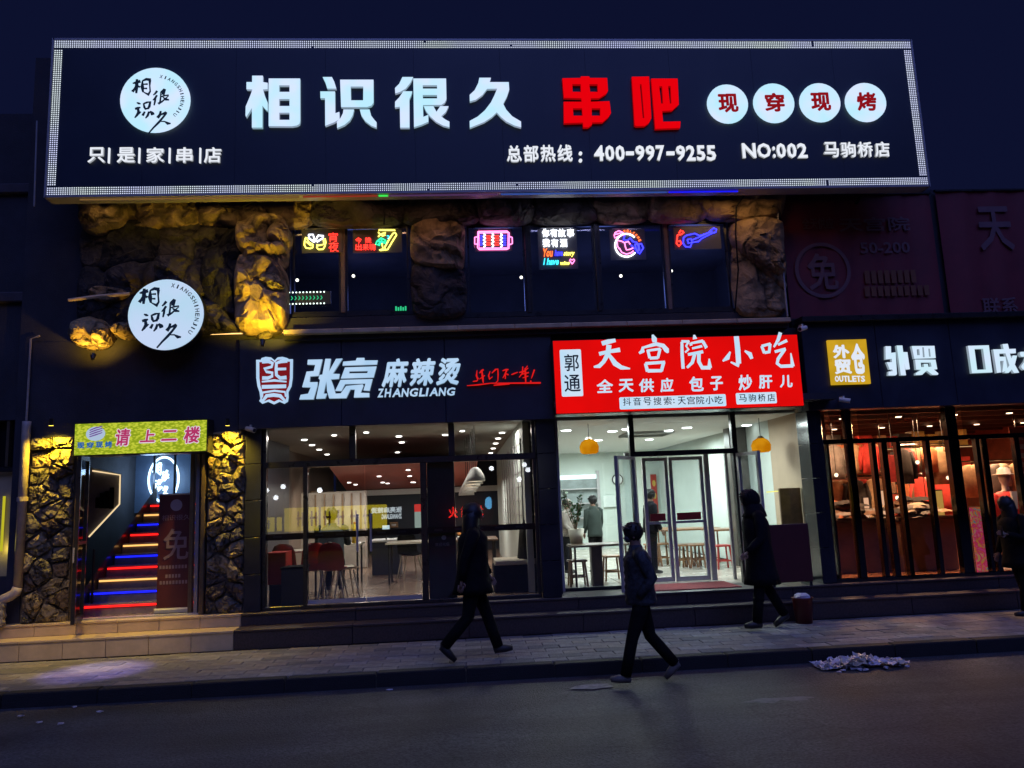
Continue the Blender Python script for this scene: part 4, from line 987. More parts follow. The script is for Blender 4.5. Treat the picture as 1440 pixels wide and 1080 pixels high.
MB().box(q[0]-.02, q[1]+.02, SYY+.013, FY-.02, q[2]-.02, q[3]+.02).build('box', m_frame, ys)
pk = emit('print_pink', S(175, 50, 100), 1.0); pw = emit('print_pale', S(225, 205, 225), 1.0); pb = emit('print_blue', S(25, 90, 170), 1.0)
yb_ = SYY-.001
for ch, a, y0, c, y1 in (('请', 163, 603, 183, 627), ('上', 197, 604.5, 218, 622), ('二', 227, 605, 249, 620), ('楼', 259, 600, 281, 623)):
    r = RC(a, y0, c, y1, SYY)
    glyph('character_outline', ch, (r[0]-.012, r[1]+.012, r[2]-.012, r[3]+.012), yb_, .002, pw, ys, .07, shear=.1)
    glyph('character', ch, r, yb_-.003, .002, pk, ys, .034, shear=.1)
for k, ch in enumerate('现穿现烤'):
    r = RC(109+k*13, 622-.5*k, 119+k*13, 631-.5*k, SYY)
    glyph('character', ch, r, yb_-.003, .002, pb, ys, .03)
r = RC(121, 600, 148, 620, SYY)
MB().disc((r[0]+r[1])/2, (r[2]+r[3])/2, (r[1]-r[0])/2, (r[3]-r[2])/2, yb_-.002, yb_).build('picture_oval', emit('print_lightblue', S(170, 190, 215), 1.0), ys)
mb = MB()
for k in range(4): mb.ribbon([(r[0]+.05, r[2]+.06+k*.03, .014), ((r[0]+r[1])/2, r[2]+.085+k*.033, .018), (r[1]-.04, r[2]+.115+k*.03, .012)], yb_-.004-.0005*k, yb_-.002)
mb.build('picture_skewers', emit('print_violet', S(110, 70, 150), 1), ys)

# ================================================================== GLAZED SHOP FRONTS
def bar(px0, py0, px1, py1, Y, d0, d1, m, name, par, bev=.006):
    q = RC(px0, py0, px1, py1, Y)
    return MB().bev(q[0], q[1], Y+d0, Y+d1, q[2], q[3], bev).build(name, m, par)
def pane(px0, py0, px1, py1, Y, par, m=None, name='pane'):
    q = RC(px0, py0, px1, py1, Y)
    return MB().quad((q[0], Y, q[2]), (q[1], Y, q[2]), (q[1], Y, q[3]), (q[0], Y, q[3])).build(name, m or m_gl, par)
Y1 = FY+.05
f1 = thing('glazed_shopfront', 'dark framed glass front of the noodle shop with a frameless double door', 'shop front', (W(560, 850, Y1)[0], Y1, Z2))
xa, xb = xP1, xA1
zt1 = zS+.02; ztr = W(563, 648, Y1)[1]
def zb(x0, x1, z0, z1, d0, d1, m, name, par, Y): return MB().bev(x0, x1, Y+d0, Y+d1, z0, z1, .006).build(name, m, par)
zb(xa, xb, ztr-.045, ztr+.045, -.05, .05, m_frame, 'transom', f1, Y1)
zb(xa, xb, Z2, Z2+.05, -.04, .05, m_frame, 'sill', f1, Y1)
zb(xa, xa+.05, Z2+.05, zt1, -.04, .05, m_frame, 'jamb', f1, Y1)
zb(xb-.05, xb, Z2+.05, zt1, -.04, .05, m_frame, 'jamb', f1, Y1)
for p in (496, 635):
    x = W(p, 622, Y1)[0]; zb(x-.045, x+.045, ztr+.045, zt1, -.05, .05, m_frame, 'mullion', f1, Y1)
xm = [W(430, 750, Y1)[0], W(597, 750, Y1)[0]]
for x, h in zip(xm, (.03, .045)): zb(x-h, x+h, Z2+.05, ztr-.045, -.05, .05, m_frame, 'mullion', f1, Y1)
ed = [xa+.05, W(496, 622, Y1)[0]-.045, W(496, 622, Y1)[0]+.045, W(635, 622, Y1)[0]-.045, W(635, 622, Y1)[0]+.045, xb-.05]
def gp(x0, x1, z0, z1, Y, par, m=None, name='pane'): return MB().quad((x0, Y, z0), (x1, Y, z0), (x1, Y, z1), (x0, Y, z1)).build(name, m or m_gl, par)
for k in (0, 2, 4): gp(ed[k], ed[k+1], ztr+.045, zt1, Y1, f1)
gp(xa+.05, xm[0]-.03, Z2+.05, ztr-.045, Y1, f1); gp(xm[1]+.045, xb-.05, Z2+.05, ztr-.045, Y1, f1)
xd = W(514, 750, Y1)[0]
for (a, c, hx) in ((xm[0]+.035, xd-.006, W(503, 750, Y1)[0]), (xd+.006, xm[1]-.05, W(522, 750, Y1)[0])):
    dr = MB().box(a, c, Y1-.006, Y1+.006, Z2+.06, ztr-.055).build('glass_door', m_gl, f1)
    z0, z1 = W(520, 775, Y1)[1], W(520, 722, Y1)[1]
    MB().tube([(hx, Y1-.06, z0), (hx, Y1-.06, z1)], .016, 8).tube([(hx, Y1-.06, z0+.1), (hx, Y1, z0+.1)], .01, 6).tube([(hx, Y1-.06, z1-.1), (hx, Y1, z1-.1)], .01, 6).build('handle', m_alu, dr)
    MB().box(a, c, Y1-.012, Y1+.012, Z2+.06, Z2+.12).build('rail', m_alu, dr)
m_strip = mat('maroon_strip', (.05, .018, .02), .5, var=.2)
zs = W(560, 748, Y1)[1]
for (a, c) in ((xa+.05, xm[0]-.03), (xm[0]+.03, xm[1]-.05), (xm[1]+.045, xb-.05)):
    MB().box(a, c, Y1+.012, Y1+.016, zs-.045, zs+.045).build('safety_strip', m_strip, f1)
    for k in range(int((c-a)/.3)): MB().box(a+.1+k*.3, a+.22+k*.3, Y1+.008, Y1+.011, zs-.012, zs+.016).build('strip_mark', mat('strip_mark', (.12, .08, .08), .6, var=0), f1)
# dark inner column with a small white print, right of the door
q = RC(602, 655, 641, 850, Y1+.1)
MB().bev(q[0], q[1], Y1+.1, Y1+.45, Z2, ztr, .01).build('inner_column', mat('blue_black_panel', (.035, .04, .06), .35, var=.15), f1)
glyph('small_print', '欢迎光临', RC(612, 763, 632, 768, Y1+.1), Y1+.098, .002, mat('white_print', (.5, .5, .5), .6, var=0), f1, .0)
MB().disc(W(622, 756, Y1)[0]+.02, W(622, 756, Y1+.1)[1], .035, .035, Y1+.092, Y1+.098).build('small_emblem', MATS['white_print'], f1)

# ---- noodle shop interior
A = thing('noodle_shop_room', 'inside of the noodle shop with a red lowered ceiling and tiled floor', 'room', (-.8, 15, Z2))
ax0, ax1, ay1 = -3.75, xA1+.12, 23.5
m_fl = mat('shop_floor_tile', (.30, .2, .14), .22, var=.2, scale=1.5)
m_ceilg = mat('grey_ceiling', (.30, .30, .28), .8, var=.12, scale=2)
m_redc = mat('red_ceiling', (.50, .13, .10), .5, var=.15, scale=1.5)
for j in range(8):
    for i in range(6):
        x0 = ax0+(ax1-ax0)*i/6; y0 = Y1+.06+j*.8
        MB().slab(x0+.004, x0+(ax1-ax0)/6-.004, y0+.004, y0+.796, Z2-.02, Z2+.001, .003).build('floor_tile', m_fl, A)
MB().box(ax0, ax1, Y1+6.5, ay1, Z2-.04, Z2).build('floor', m_fl, A)
MB().box(ax0, ax1, Y1-.0, Y1+6.5, Z2-.06, Z2-.021).build('floor_bed', m_grout, A)
MB().box(ax0, ax1, Y1+.0, ay1, zS+.08, zS+.16).build('ceiling', m_ceilg, A)
xr0 = W(462, 660, 15)[0]
mb = MB(); mb.quad((xr0, 14.6, 2.86), (ax1-.9, 14.6, 2.86), (ax1-.9, ay1, 2.48), (xr0-.9, ay1, 2.48)).build('red_ceiling_panel', m_redc, A)
q = RC(398, 692, 516, 768, 18.5)
MB().bev(q[0], q[1], 18.5, 18.6, Z2, q[3], .02).build('partition', mat('pale_partition', (.30, .26, .23), .6, var=.3, scale=2), A)
for k in range(9): MB().box(q[0]+.1+k*.21, q[0]+.14+k*.21, 18.46, 18.49, Z2+.9, q[3]-.05).build('partition_slat', m_wood, A)
lamp('partition_light', 'SPOT', ((q[0]+q[1])/2, 17.2, 2.5), 60, (1, .85, .65), .1, ((q[0]+q[1])/2, 18.5, 1.7), 110, .8)
MB().box(xr0-1.2, ax1, ay1-.35, ay1-.25, 2.30, 2.46).build('bulkhead', m_white, A)
m_iw = mat('brown_panel_wall', (.17, .13, .11), .45, var=.3, scale=2)
for k in range(10):
    y0 = Y1+.06+k*1.15
    MB().bev(ax0-.05, ax0, y0+.005, y0+1.145, Z2, zS+.08, .004).build('wall_panel', m_iw, A)
MB().box(ax0-.1, ax0-.05, Y1, ay1, Z2, zS+.1).box(ax1, ax1+.05, Y1+.02, ay1, Z2, zS+.1).build('side_wall', mat('grey_beige_wall', (.25, .22, .2), .6, var=.15), A)
MB().box(ax0, ax1, ay1, ay1+.1, Z2, zS+.1).build('back_wall', mat('blue_back_wall', (.012, .018, .035), .6, var=.2), A)
# recessed lamps
e_dl = emit('downlight', (1, .95, .86), 7)
def downlight(x, y, z, par, r=.05, m=None):
    MB().tube([(x, y, z-.012), (x, y, z)], [r, r*1.15], 10).build('downlight', m or e_dl, par)
for px, py in ((428, 618.5), (439, 625.8), (449, 632.2), (460, 639), (378, 642), (421, 656), (561, 613.5), (565, 622), (626, 611.5), (559, 636), (706, 608.5), (700.5, 616.5), (697, 623.5), (693.5, 630.5), (690, 637), (487, 655), (501, 665)):
    zc = zS+.07; x, y = G(px, py, zc)
    if y < ay1 and y > Y1+.1: downlight(x, y, zc, A)
for px, py in ((491, 674), (500, 679), (533, 669), (538, 673), (545, 680), (572, 659), (574, 664), (576, 668), (580, 672), (582, 678)):
    x, y = G(px, py, 2.70)
    y = max(15, min(y, 21)); x, z = W(px, py, y); zz = 2.86-(y-14.6)*.38/8.9
    x = W(px, py, y)[0]; downlight(x, y, zz-.004, A, .045)
for k, (x, y, p) in enumerate(((-2.6, 13.2, 30), (-.9, 13.2, 30), (.7, 13.4, 26), (-2.2, 17.5, 40), (.2, 18, 45), (-1, 21.3, 34))):
    lamp('ceiling_light_glow', 'AREA', (x, y, (zS+.0) if y < 14.5 else 2.5), p*.95, (.98, .9, .8), .5, (x, y, 0))
# sign on the back wall, counter and screens
q = RC(522, 713, 565, 730, 22.8)
t = thing('wall_letters', 'mirrored white shop name on the dark wall at the back of the noodle shop', 'wall letters', ((q[0]+q[1])/2, 22.8, q[2]))
glyph('characters', '张亮麻辣烫', (q[0], q[1], (q[2]+q[3])/2, q[3]), 22.8, .03, emit('inner_white', (.55, .6, .62), 1), t, .03, mirror=True)
glyph('letters', 'ZHANGLIANG', (q[0]+.3, q[1], q[2], (q[2]+q[3])/2-.03), 22.8, .03, MATS['inner_white'], t, .03, mirror=True)
cq = RC(523, 762, 562, 806, 16.4)
t = thing('counter', 'dark service counter at the back of the noodle shop, behind the glass door', 'counter', ((cq[0]+cq[1])/2, 16.4, Z2))
MB().bev(cq[0], cq[1], 16.4, 17.1, Z2, cq[3], .01).build('front', m_black, t)
MB().bev(cq[0]-.04, cq[1]+.04, 16.34, 17.2, cq[3], cq[3]+.04, .008).build('counter_top', m_white, t)
# pendants in a receding row
e_pend = emit('pendant_glow', (1, .82, .55), 3.0)
for k in range(6):
    Y = 13.0+k*.55; x, z = W(669-k*2.6, 677+k*3.9, Y)
    t = thing('pendant_lamp', ['white bell pendant lamp nearest the glass in the noodle shop row', 'second white bell pendant from the glass', 'third white bell pendant from the glass', 'fourth white bell pendant from the glass', 'fifth white bell pendant from the glass', 'farthest white bell pendant of the noodle shop row'][k], 'pendant lamp', (x, Y, z), 'pendant lamps in the noodle shop')
    rs = [(x, Y, z+.24, .02, .02), (x, Y, z+.23, .05, .05), (x, Y, z+.18, .10, .10), (x, Y, z+.09, .145, .145), (x, Y, z, .16, .16), (x, Y, z+.005, .15, .15), (x, Y, z+.09, .135, .135)]
    MB().rings(rs, 18, False).build('shade', m_white, t, smooth=True)
    MB().tube([(x, Y, z+.004), (x, Y, z+.012)], .145, 18).build('lit_rim', e_pend, t)
    MB().tube([(x, Y, z+.24), (x, Y, zS+.08)], .006, 5).build('cord', m_frame, t)
# shelves with bottles on the right wall
t = thing('wall_shelf', 'tall rack of small glass jars on the right wall of the noodle shop', 'shelf', (ax1-.15, 15, Z2))
for k in range(7): MB().box(ax1-.26, ax1-.01, 12.6, 18.5, 1.5+k*.24, 1.515+k*.24).build('shelf_board', m_alu, t)
for k in range(8): MB().box(ax1-.27, ax1-.245, 12.6+k*.84, 12.63+k*.84, 1.45, 3.0).build('upright', m_alu, t)
mb = MB()
for k in range(6):
    for j in range(26): mb.ball((ax1-.14, 12.72+j*.22, 1.575+k*.24), .05, 6, 4)
mb.build('jars', mat('jar_glass', (.5, .5, .5), .15, var=.3, scale=12), t, kind='stuff')
q = RC(371, 708, 392, 748, 15.5)
t = thing('drinks_fridge', 'pale violet lit drinks fridge at the far left inside the noodle shop', 'fridge', ((q[0]+q[1])/2, 15.5, Z2))
MB().bev(q[0], q[1], 15.5, 15.9, Z2, q[3]+.05, .01).build('cabinet', m_frame, t)
MB().box(q[0]+.03, q[1]-.03, 15.492, 15.499, q[2], q[3]).build('lit_door', emit('fridge_glow', (.42, .42, .62), .8, col2=(.12, .12, .25), scale=9), t)
for k in range(4): MB().box(q[0]+.03, q[1]-.03, 15.47, 15.491, q[2]+.1+k*.16, q[2]+.11+k*.16).build('shelf', m_frame, t)
rq = random.Random(31)
for k, (r, lab, c) in enumerate((((400, 700, 416, 740), 'brown framed picture on the left side of the noodle shop', (.3, .2, .12)), ((474, 704, 492, 716), 'small pale menu board under the red ceiling edge', (.5, .48, .42)), ((548, 734, 560, 742), 'grey notice behind the service counter', (.3, .3, .32)), ((436, 690, 452, 706), 'dim square notice in the left door pane', (.28, .24, .2)))):
    q = RC(*r, 19.5); t = thing('wall_picture', lab, 'picture', ((q[0]+q[1])/2, 19.5, q[2])); MB().bev(q[0], q[1], 19.46, 19.5, q[2], q[3], .02).build('frame', m_wood, t); MB().box(q[0]+.05, q[1]-.05, 19.45, 19.459, q[2]+.05, q[3]-.05).build('print', mat('picture_print_%d' % k, c, .6, var=.6, scale=6), t)
for px, py in ((392, 630), (404, 640), (470, 612), (481, 622), (520, 620), (532, 634), (590, 618), (602, 632), (650, 606), (742, 622), (733, 612), (655, 640), (515, 608)):
    zc = zS+.07; x, y = G(px, py, zc)
    if Y1+.1 < y < 14.4 or (x > ax1-.9 and y < ay1): downlight(x, y, zc, A, .04)
# bench sofa by the right pane
q = RC(694, 776, 752, 842, 12.5)
t = thing('booth_bench', 'dark booth bench with a pale seat behind the right pane of the noodle shop', 'bench', ((q[0]+q[1])/2, 12.5, Z2))
MB().bev(q[0], q[1], 12.3, 12.9, Z2, Z2+.42, .02).build('base', m_navy, t)
MB().bev(q[0]+.02, q[1], 12.28, 12.9, Z2+.42, Z2+.5, .02).build('seat', m_crm, t)
MB().rings([(q[1]-.1, 12.6, Z2+.5, .16, .34), (q[1]-.08, 12.6, Z2+.95, .13, .32), (q[1]-.06, 12.6, Z2+1.12, .06, .24)], 12).build('backrest', m_cloth, t, smooth=True)
# tables and chairs
def table(name, lab, x, y, w_, d_, h, mtop, mleg, grp=None):
    t = thing(name, lab, 'table', (x, y, Z2), grp)
    MB().slab(x-w_/2, x+w_/2, y-d_/2, y+d_/2, Z2+h-.035, Z2+h, .006).build('tabletop', mtop, t)
    for sx in (-1, 1):
        for sy in (-1, 1): MB().tube([(x+sx*(w_/2-.06), y+sy*(d_/2-.06), Z2), (x+sx*(w_/2-.06), y+sy*(d_/2-.06), Z2+h-.035)], .018, 6).build('leg', mleg, t)
    return t
def chair(lab, px, pyseat, Y, m, rot=0, grp='shell chairs in the noodle shop'):
    x = W(px, pyseat, Y)[0]
    t = thing('shell_chair', lab, 'chair', (x, Y, Z2), grp, rot)
    ORG[t.name] = Vector((0, 0, 0))
    mb = MB(); n = 12
    pr = [(-.20, .44, .19), (-.05, .43, .21), (.10, .44, .21), (.17, .50, .20), (.20, .62, .20), (.22, .76, .185), (.23, .84, .14), (.232, .87, .06)]
    for th in (0, .014):
        for (yy, zz, hw) in pr:
            for j in range(n+1):
                u = -1+2*j/n; mb.v.append((u*hw, yy+th-.03*u*u*(1 if zz > .46 else 0), zz+th+.035*u*u*(1 if zz < .5 else 0)))
    for s in range(2):
        for k in range(len(pr)-1):
            for j in range(n): a = s*len(pr)*(n+1)+k*(n+1)+j; mb.f.append((a, a+1, a+n+2, a+n+1))
    mb.build('shell', m, t, smooth=True)
    for sx in (-1, 1):
        for sy in (-1, 1): MB().tube([(sx*.13, sy*.12, .43), (sx*.2, sy*.2, 0)], [.016, .011], 6).build('leg', m_crm, t)
    return t
table('dining_table', 'pale dining table with thin legs behind the red chairs', W(418, 770, 13.1)[0], 13.25, .75, .6, .75, m_crm, m_frame)
table('dining_table', 'pale dining table deeper in the noodle shop beside the counter', W(480, 770, 14.6)[0], 14.9, .7, .7, .75, m_crm, m_frame)
table('dining_table', 'pale dining table right of the door in the noodle shop', W(575, 775, 14.6)[0], 14.6, .8, .7, .75, m_crm, m_frame)
table('dining_table', 'long table with trays of food behind the walking woman', W(668, 770, 14.0)[0], 14.0, .8, 1.0, .78, m_wood, m_frame)
chair('red shell chair nearest the glass with its back to the window', 468, 800, 12.55, m_redl, math.pi)
chair('cream shell chair turned sideways, right of the nearest red chair', 484, 800, 12.75, m_crm, math.pi*.62)
chair('red shell chair behind the left window mullion', 440, 800, 12.7, m_redl, math.pi*1.1)
chair('tan shell chair near the left pane', 405, 800, 12.8, mat('tan_plastic', (.3, .18, .09), .4, var=.1), math.pi*.95)
chair('dark shell chair far back near the service counter', 577, 800, 15.4, m_cloth, .4)
q = RC(376, 783, 402, 845, 12.15)
t = thing('red_cabinet', 'low red cabinet in the bottom left corner of the noodle shop window', 'cabinet', ((q[0]+q[1])/2, 12.15, Z2))
MB().bev(q[0], q[1], 12.15, 12.6, Z2+.3, Z2+.78, .012).build('upper_box', m_redl, t); MB().bev(q[0]+.02, q[1]-.02, 12.17, 12.58, Z2, Z2+.3, .01).build('base', m_black, t)
q = RC(392, 800, 428, 847, 12.0)
t = thing('black_bin_box', 'black box standing behind the left pane beside the red cabinet', 'box', ((q[0]+q[1])/2, 12.0, Z2))
MB().bev(q[0]+.03, q[1], 12.0, 12.35, Z2, q[3], .015).build('body', m_black, t); MB().slab(q[0]+.02, q[1]+.01, 11.99, 12.36, q[3], q[3]+.03).build('lid', m_cloth, t)
# trays of warm food and small lit things
t = thing('food_tray', 'lit tray of orange food on the long table behind the walking woman', 'tray', (W(652, 765, 13.6)[0], 13.6, Z2+.78))
q = RC(643, 758, 663, 772, 13.6); MB().slab(q[0], q[1], 13.5, 13.9, Z2+.785, Z2+.83).build('tray', m_alu, t)
mb = MB(); rr = random.Random(2)
for k in range(26): mb.ball((rr.uniform(q[0]+.03, q[1]-.03), rr.uniform(13.53, 13.87), Z2+.86+rr.uniform(0, .06)), .035, 6, 4, jit=.2, rnd=rr)
mb.build('food', mat('orange_food', (.55, .22, .06), .5, var=.4, scale=20), t, kind='stuff')
lamp('tray_lamp', 'POINT', (W(652, 765, 13.6)[0], 13.6, Z2+1.25), 5, (1, .7, .4), .08)
q = RC(597, 716, 600, 725, 20)
t = thing('menu_lightbox', 'small red and white lit menu panel on the back wall left of the inner column', 'light box', (W(587, 725, 19)[0], 19, 1.7))
q = RC(583, 709, 595, 742, 19); MB().box(q[0], q[1], 19, 19.06, q[2], q[3]).build('panel', emit('menu_pale', (.35, .42, .36), .9), t); MB().box(q[0], q[1], 18.99, 18.998, (q[2]+q[3])/2+.1, q[3]).build('header', emit('menu_red', (.7, .05, .04), 1.0), t)
q = RC(537, 739, 547, 746, 16.4)
t = thing('till_screen', 'small white lit till screen on the service counter', 'screen', ((q[0]+q[1])/2, 16.5, q[2]))
MB().box(q[0], q[1], 16.5, 16.53, q[2], q[3]).build('display', emit('screen_white', (.6, .75, .8), 1.1), t); MB().tube([((q[0]+q[1])/2, 16.53, q[2]), ((q[0]+q[1])/2, 16.53, cq[3])], .015, 6).build('stand', m_frame, t)
x, z = W(501, 765, 14.0)
t = thing('yellow_bottle', 'tall yellow bottle on the table behind the seated man', 'bottle', (W(499, 770, 14.7)[0], 14.7, Z2+.75))
xx = W(499, 770, 14.7)[0]
MB().rings([(xx, 14.7, Z2+.75, .05, .05), (xx, 14.7, Z2+.97, .05, .05), (xx, 14.7, Z2+1.05, .02, .02), (xx, 14.7, Z2+1.1, .02, .02)], 10).build('body', mat('yellow_plastic', (.6, .38, .03), .4, var=.1), t, smooth=True)
MB().rings([(xx, 14.7, Z2+1.101, .026, .026), (xx, 14.7, Z2+1.14, .024, .024)], 10).build('cap', m_redl, t)

# ================================================================== SNACK SHOP (set back)
Y2 = 12.1
f2 = thing('glazed_shopfront', 'silver and dark framed glass front of the bright snack shop with glass doors', 'shop front', (W(960, 822, Y2)[0], Y2, Z2))
bx0, bx1 = W(784, 700, Y2)[0], W(1140, 700, Y2)[0]
zt2 = W(950, 580, Y2)[1]; z2r = W(950, 636, Y2)[1]
# return walls of the recess and its soffit
MB().box(bx0-.14, bx0-.02, FY+.32, Y2+.1, Z2, zt2+.2).build('recess_wall', m_blackgl, bld)
MB().box(bx1+.02, bx1+.14, FY+.32, Y2+.1, Z2, zt2+.2).build('recess_wall', m_white, bld)
MB().box(bx0-.1, bx1+.1, FY-.4, Y2+.1, zt2+.02, zt2+.12).build('recess_soffit', m_darkwall, bld)
q = RC(778, 470, 1131, 580, FY-.02)
MB().box(bx0-.2, bx1+.2, FY+.0, Y2+.1, zt2+.12, zF1).build('fascia_core', m_darkwall, bld)
zb(bx0, bx0+.05, Z2, zt2, -.04, .04, m_alu, 'jamb', f2, Y2); zb(bx1-.05, bx1, Z2, zt2, -.04, .04, m_alu, 'jamb', f2, Y2)
xd0, xd1 = W(888, 610, Y2)[0], W(1030, 610, Y2)[0]
zb(xd0-.05, xd0+.03, z2r+.03, zt2, -.05, .05, m_frame, 'mullion', f2, Y2); zb(xd1-.03, xd1+.05, z2r+.03, zt2, -.05, .05, m_frame, 'mullion', f2, Y2)
zb(xd0-.05, xd1+.05, z2r-.05, z2r+.03, -.05, .05, m_frame, 'transom', f2, Y2)
gp(bx0+.05, xd0-.05, Z2+.05, zt2, Y2, f2); gp(xd0+.03, xd1-.03, z2r+.03, zt2, Y2, f2); gp(xd1+.05, bx1-.05, Z2+.05, zt2, Y2, f2)
zb(bx0+.05, xd0-.05, Z2, Z2+.05, -.04, .04, m_frame, 'sill', f2, Y2); zb(xd1+.05, bx1-.05, Z2, Z2+.05, -.04, .04, m_frame, 'sill', f2, Y2)
zb(xd0-.05, xd0+.03, Z2, z2r-.05, -.05, .05, m_frame, 'mullion', f2, Y2); zb(xd1-.03, xd1+.05, Z2, z2r-.05, -.05, .05, m_frame, 'mullion', f2, Y2)
def framed_door(par, p0, p1, z0, z1, m, sw=.05, band=True, name='door', hs=1):
    # p0, p1: (x, y) plan points of the hinge and free edge
    d = Vector((p1[0]-p0[0], p1[1]-p0[1], 0)); L = d.length; d.normalize(); nrm = Vector((-d.y, d.x, 0))
    def bx(a, c, za, zz, t=.025):
        mb = MB(); i = []
        for (u, s) in ((a, -t), (c, -t), (c, t), (a, t)):
            for z in (za, zz): i.append((p0[0]+d.x*u+nrm.x*s, p0[1]+d.y*u+nrm.y*s, z))
        mb.v = i; mb.f = [(0, 2, 3, 1), (2, 4, 5, 3), (4, 6, 7, 5), (6, 0, 1, 7), (1, 3, 5, 7), (0, 6, 4, 2)]; return mb
    dr = bx(0, sw, z0, z1).build(name, m, par)
    bx(L-sw, L, z0, z1).build('stile', m, dr); bx(sw, L-sw, z1-sw, z1).build('rail', m, dr); bx(sw, L-sw, z0, z0+sw*1.3).build('rail', m, dr)
    zm = z0+(z1-z0)*.47
    bx(sw, L-sw, zm-.02, zm+.02).build('rail', m, dr)
    bx(sw, L-sw, z0+sw*1.3, z1-sw, .003).build('pane', m_gld, dr)
    if band: bx(sw+.03, L-sw-.03, zm+.03, zm+.15, .006).build('red_notice', mat('red_notice', (.30, .02, .02), .5, var=.15), dr)
    u = L-sw*.5 if hs > 0 else sw*.5
    h = []
    for zz in (zm-.25, zm-.05): h.append((p0[0]+d.x*u-abs(nrm.x)*0-0, p0[1]+d.y*u-.06, zz))
    MB().tube(h, .012, 6).build('handle', m_alu, dr)
    return dr
# inner pair of closed doors one step behind the open outer doors
Yi = Y2+.55
for (a, c, hs) in ((908, 944, 1), (946, 994, -1)):
    framed_door(f2, (W(a, 740, Yi)[0], Yi), (W(c, 740, Yi)[0], Yi), Z2+.01, z2r-.05, m_alu, .055, True, 'inner_door', hs)
q = RC(1006, 645, 1024, 820, Yi)
for a, c in ((996, 1003), (1026, 1030)): zb(W(a, 740, Yi)[0], W(c, 740, Yi)[0], Z2, z2r-.02, -.03, .03, m_alu, 'side_post', f2, Yi)
zb(W(884, 740, Yi)[0], W(1035, 740, Yi)[0], z2r-.02, z2r+.05, -.03, .03, m_alu, 'inner_transom', f2, Yi)
gp(W(1003, 740, Yi)[0], W(1026, 740, Yi)[0], Z2, z2r-.03, Yi, f2)
# open outer leaves
xo0 = W(888, 740, Y2)[0]
framed_door(f2, (xd0+.0, Y2-.06), (W(871, 740, Y2-.62)[0], Y2-.62), Z2+.01, z2r-.05, m_alu, .05, False, 'outer_door')
framed_door(f2, (xd1+.02, Y2-.06), (W(1076, 740, Y2-.55)[0], Y2-.55), Z2+.01, z2r-.05, m_alu, .055, True, 'outer_door')
mt = RC(905, 818, 1035, 824, Y2-.3)
tag(MB().slab(mt[0], mt[1], Y2-.55, Y2+.25, Z2, Z2+.014, .004).build('door_mat', mat('red_mat', (.28, .035, .04), .9, var=.3, scale=30, bump=.4)), 'red door mat in front of the silver doors of the snack shop', 'mat')

B = thing('snack_shop_room', 'bright greenish inside of the snack shop with round ceiling lights', 'room', (3.2, 16, Z2))
by1 = 21.5; zc2 = zt2-.06; ex0, ex1 = bx0-.4, 5.5
m_pale = mat('pale_green_wall', (.55, .62, .58), .6, var=.06, scale=2); m_wc = mat('white_ceiling', (.62, .64, .62), .7, var=.05)
m_fl2 = mat('cream_floor', (.5, .46, .4), .25, var=.15, scale=3)
for j in range(8):
    for i in range(6):
        x0 = ex0+(ex1-ex0)*i/6; y0 = Y2+.06+j*.7
        MB().slab(x0+.004, x0+(ex1-ex0)/6-.004, y0+.004, y0+.696, Z2-.02, Z2+.001, .003).build('floor_tile', m_fl2, B)
MB().box(ex0, ex1, Y2+5.66, by1, Z2-.04, Z2).box(ex0, ex1, Y2, Y2+5.66, Z2-.06, Z2-.021).build('floor', m_fl2, B)
MB().box(ex0, ex1, Y2+.11, by1, zc2, zc2+.1).build('ceiling', m_wc, B)
MB().box(ex0-.1, ex0, Y2+.11, by1, Z2, zc2+.1).build('left_wall', m_pale, B)
MB().box(ex1+.1, ex1+.2, Y2+.11, Y2+1.5, Z2, zc2+.1).build('right_wall', mat('beige_wall', (.42, .32, .22), .6, var=.06), B)
MB().box(ex1+.1, ex1+.2, Y2+1.5, by1, Z2, zc2+.1).build('right_wall', m_pale, B)
MB().bev(ex1-.25, ex1+.1, Y2+2.6, Y2+2.9, Z2, zc2, .01).build('wood_pier', mat('dark_pier', (.06, .055, .05), .4, var=.2), B)
MB().box(ex0, ex1+.1, by1, by1+.1, Z2, zc2+.1).build('back_wall', m_pale, B)
e_dl2 = emit('round_ceiling_lamp', (.95, 1, .97), 7)
for px, py in ((796, 606), (800, 648), (821, 661), (861, 607), (881, 604), (841, 619.5), (852, 646), (900, 585), (940, 606), (966, 602), (988, 584), (913, 618.5), (989, 620), (1018, 610.5), (1050, 598.5), (830, 690-30)):
    x, y = G(px, py, zc2-.01)
    if Y2+.15 < y < by1 and ex0 < x < ex1: downlight(x, y, zc2-.002, B, .085, e_dl2)
for (x, y, p) in ((2.2, 13.2, 60), (4.2, 13.4, 60), (2.6, 16.5, 80), (4.6, 16.5, 80), (3.4, 19.7, 90)):
    lamp('ceiling_light_glow', 'AREA', (x, y, zc2-.08), p*1.15, (.88, 1.0, .95), .6, (x, y, 0))
MB().slab(W(880, 615, 15)[0], W(945, 615, 15)[0], 14.8, 15.7, zc2-.05, zc2-.001).build('ceiling_vent', mat('vent_grey', (.25, .27, .26), .5, var=.1), B)
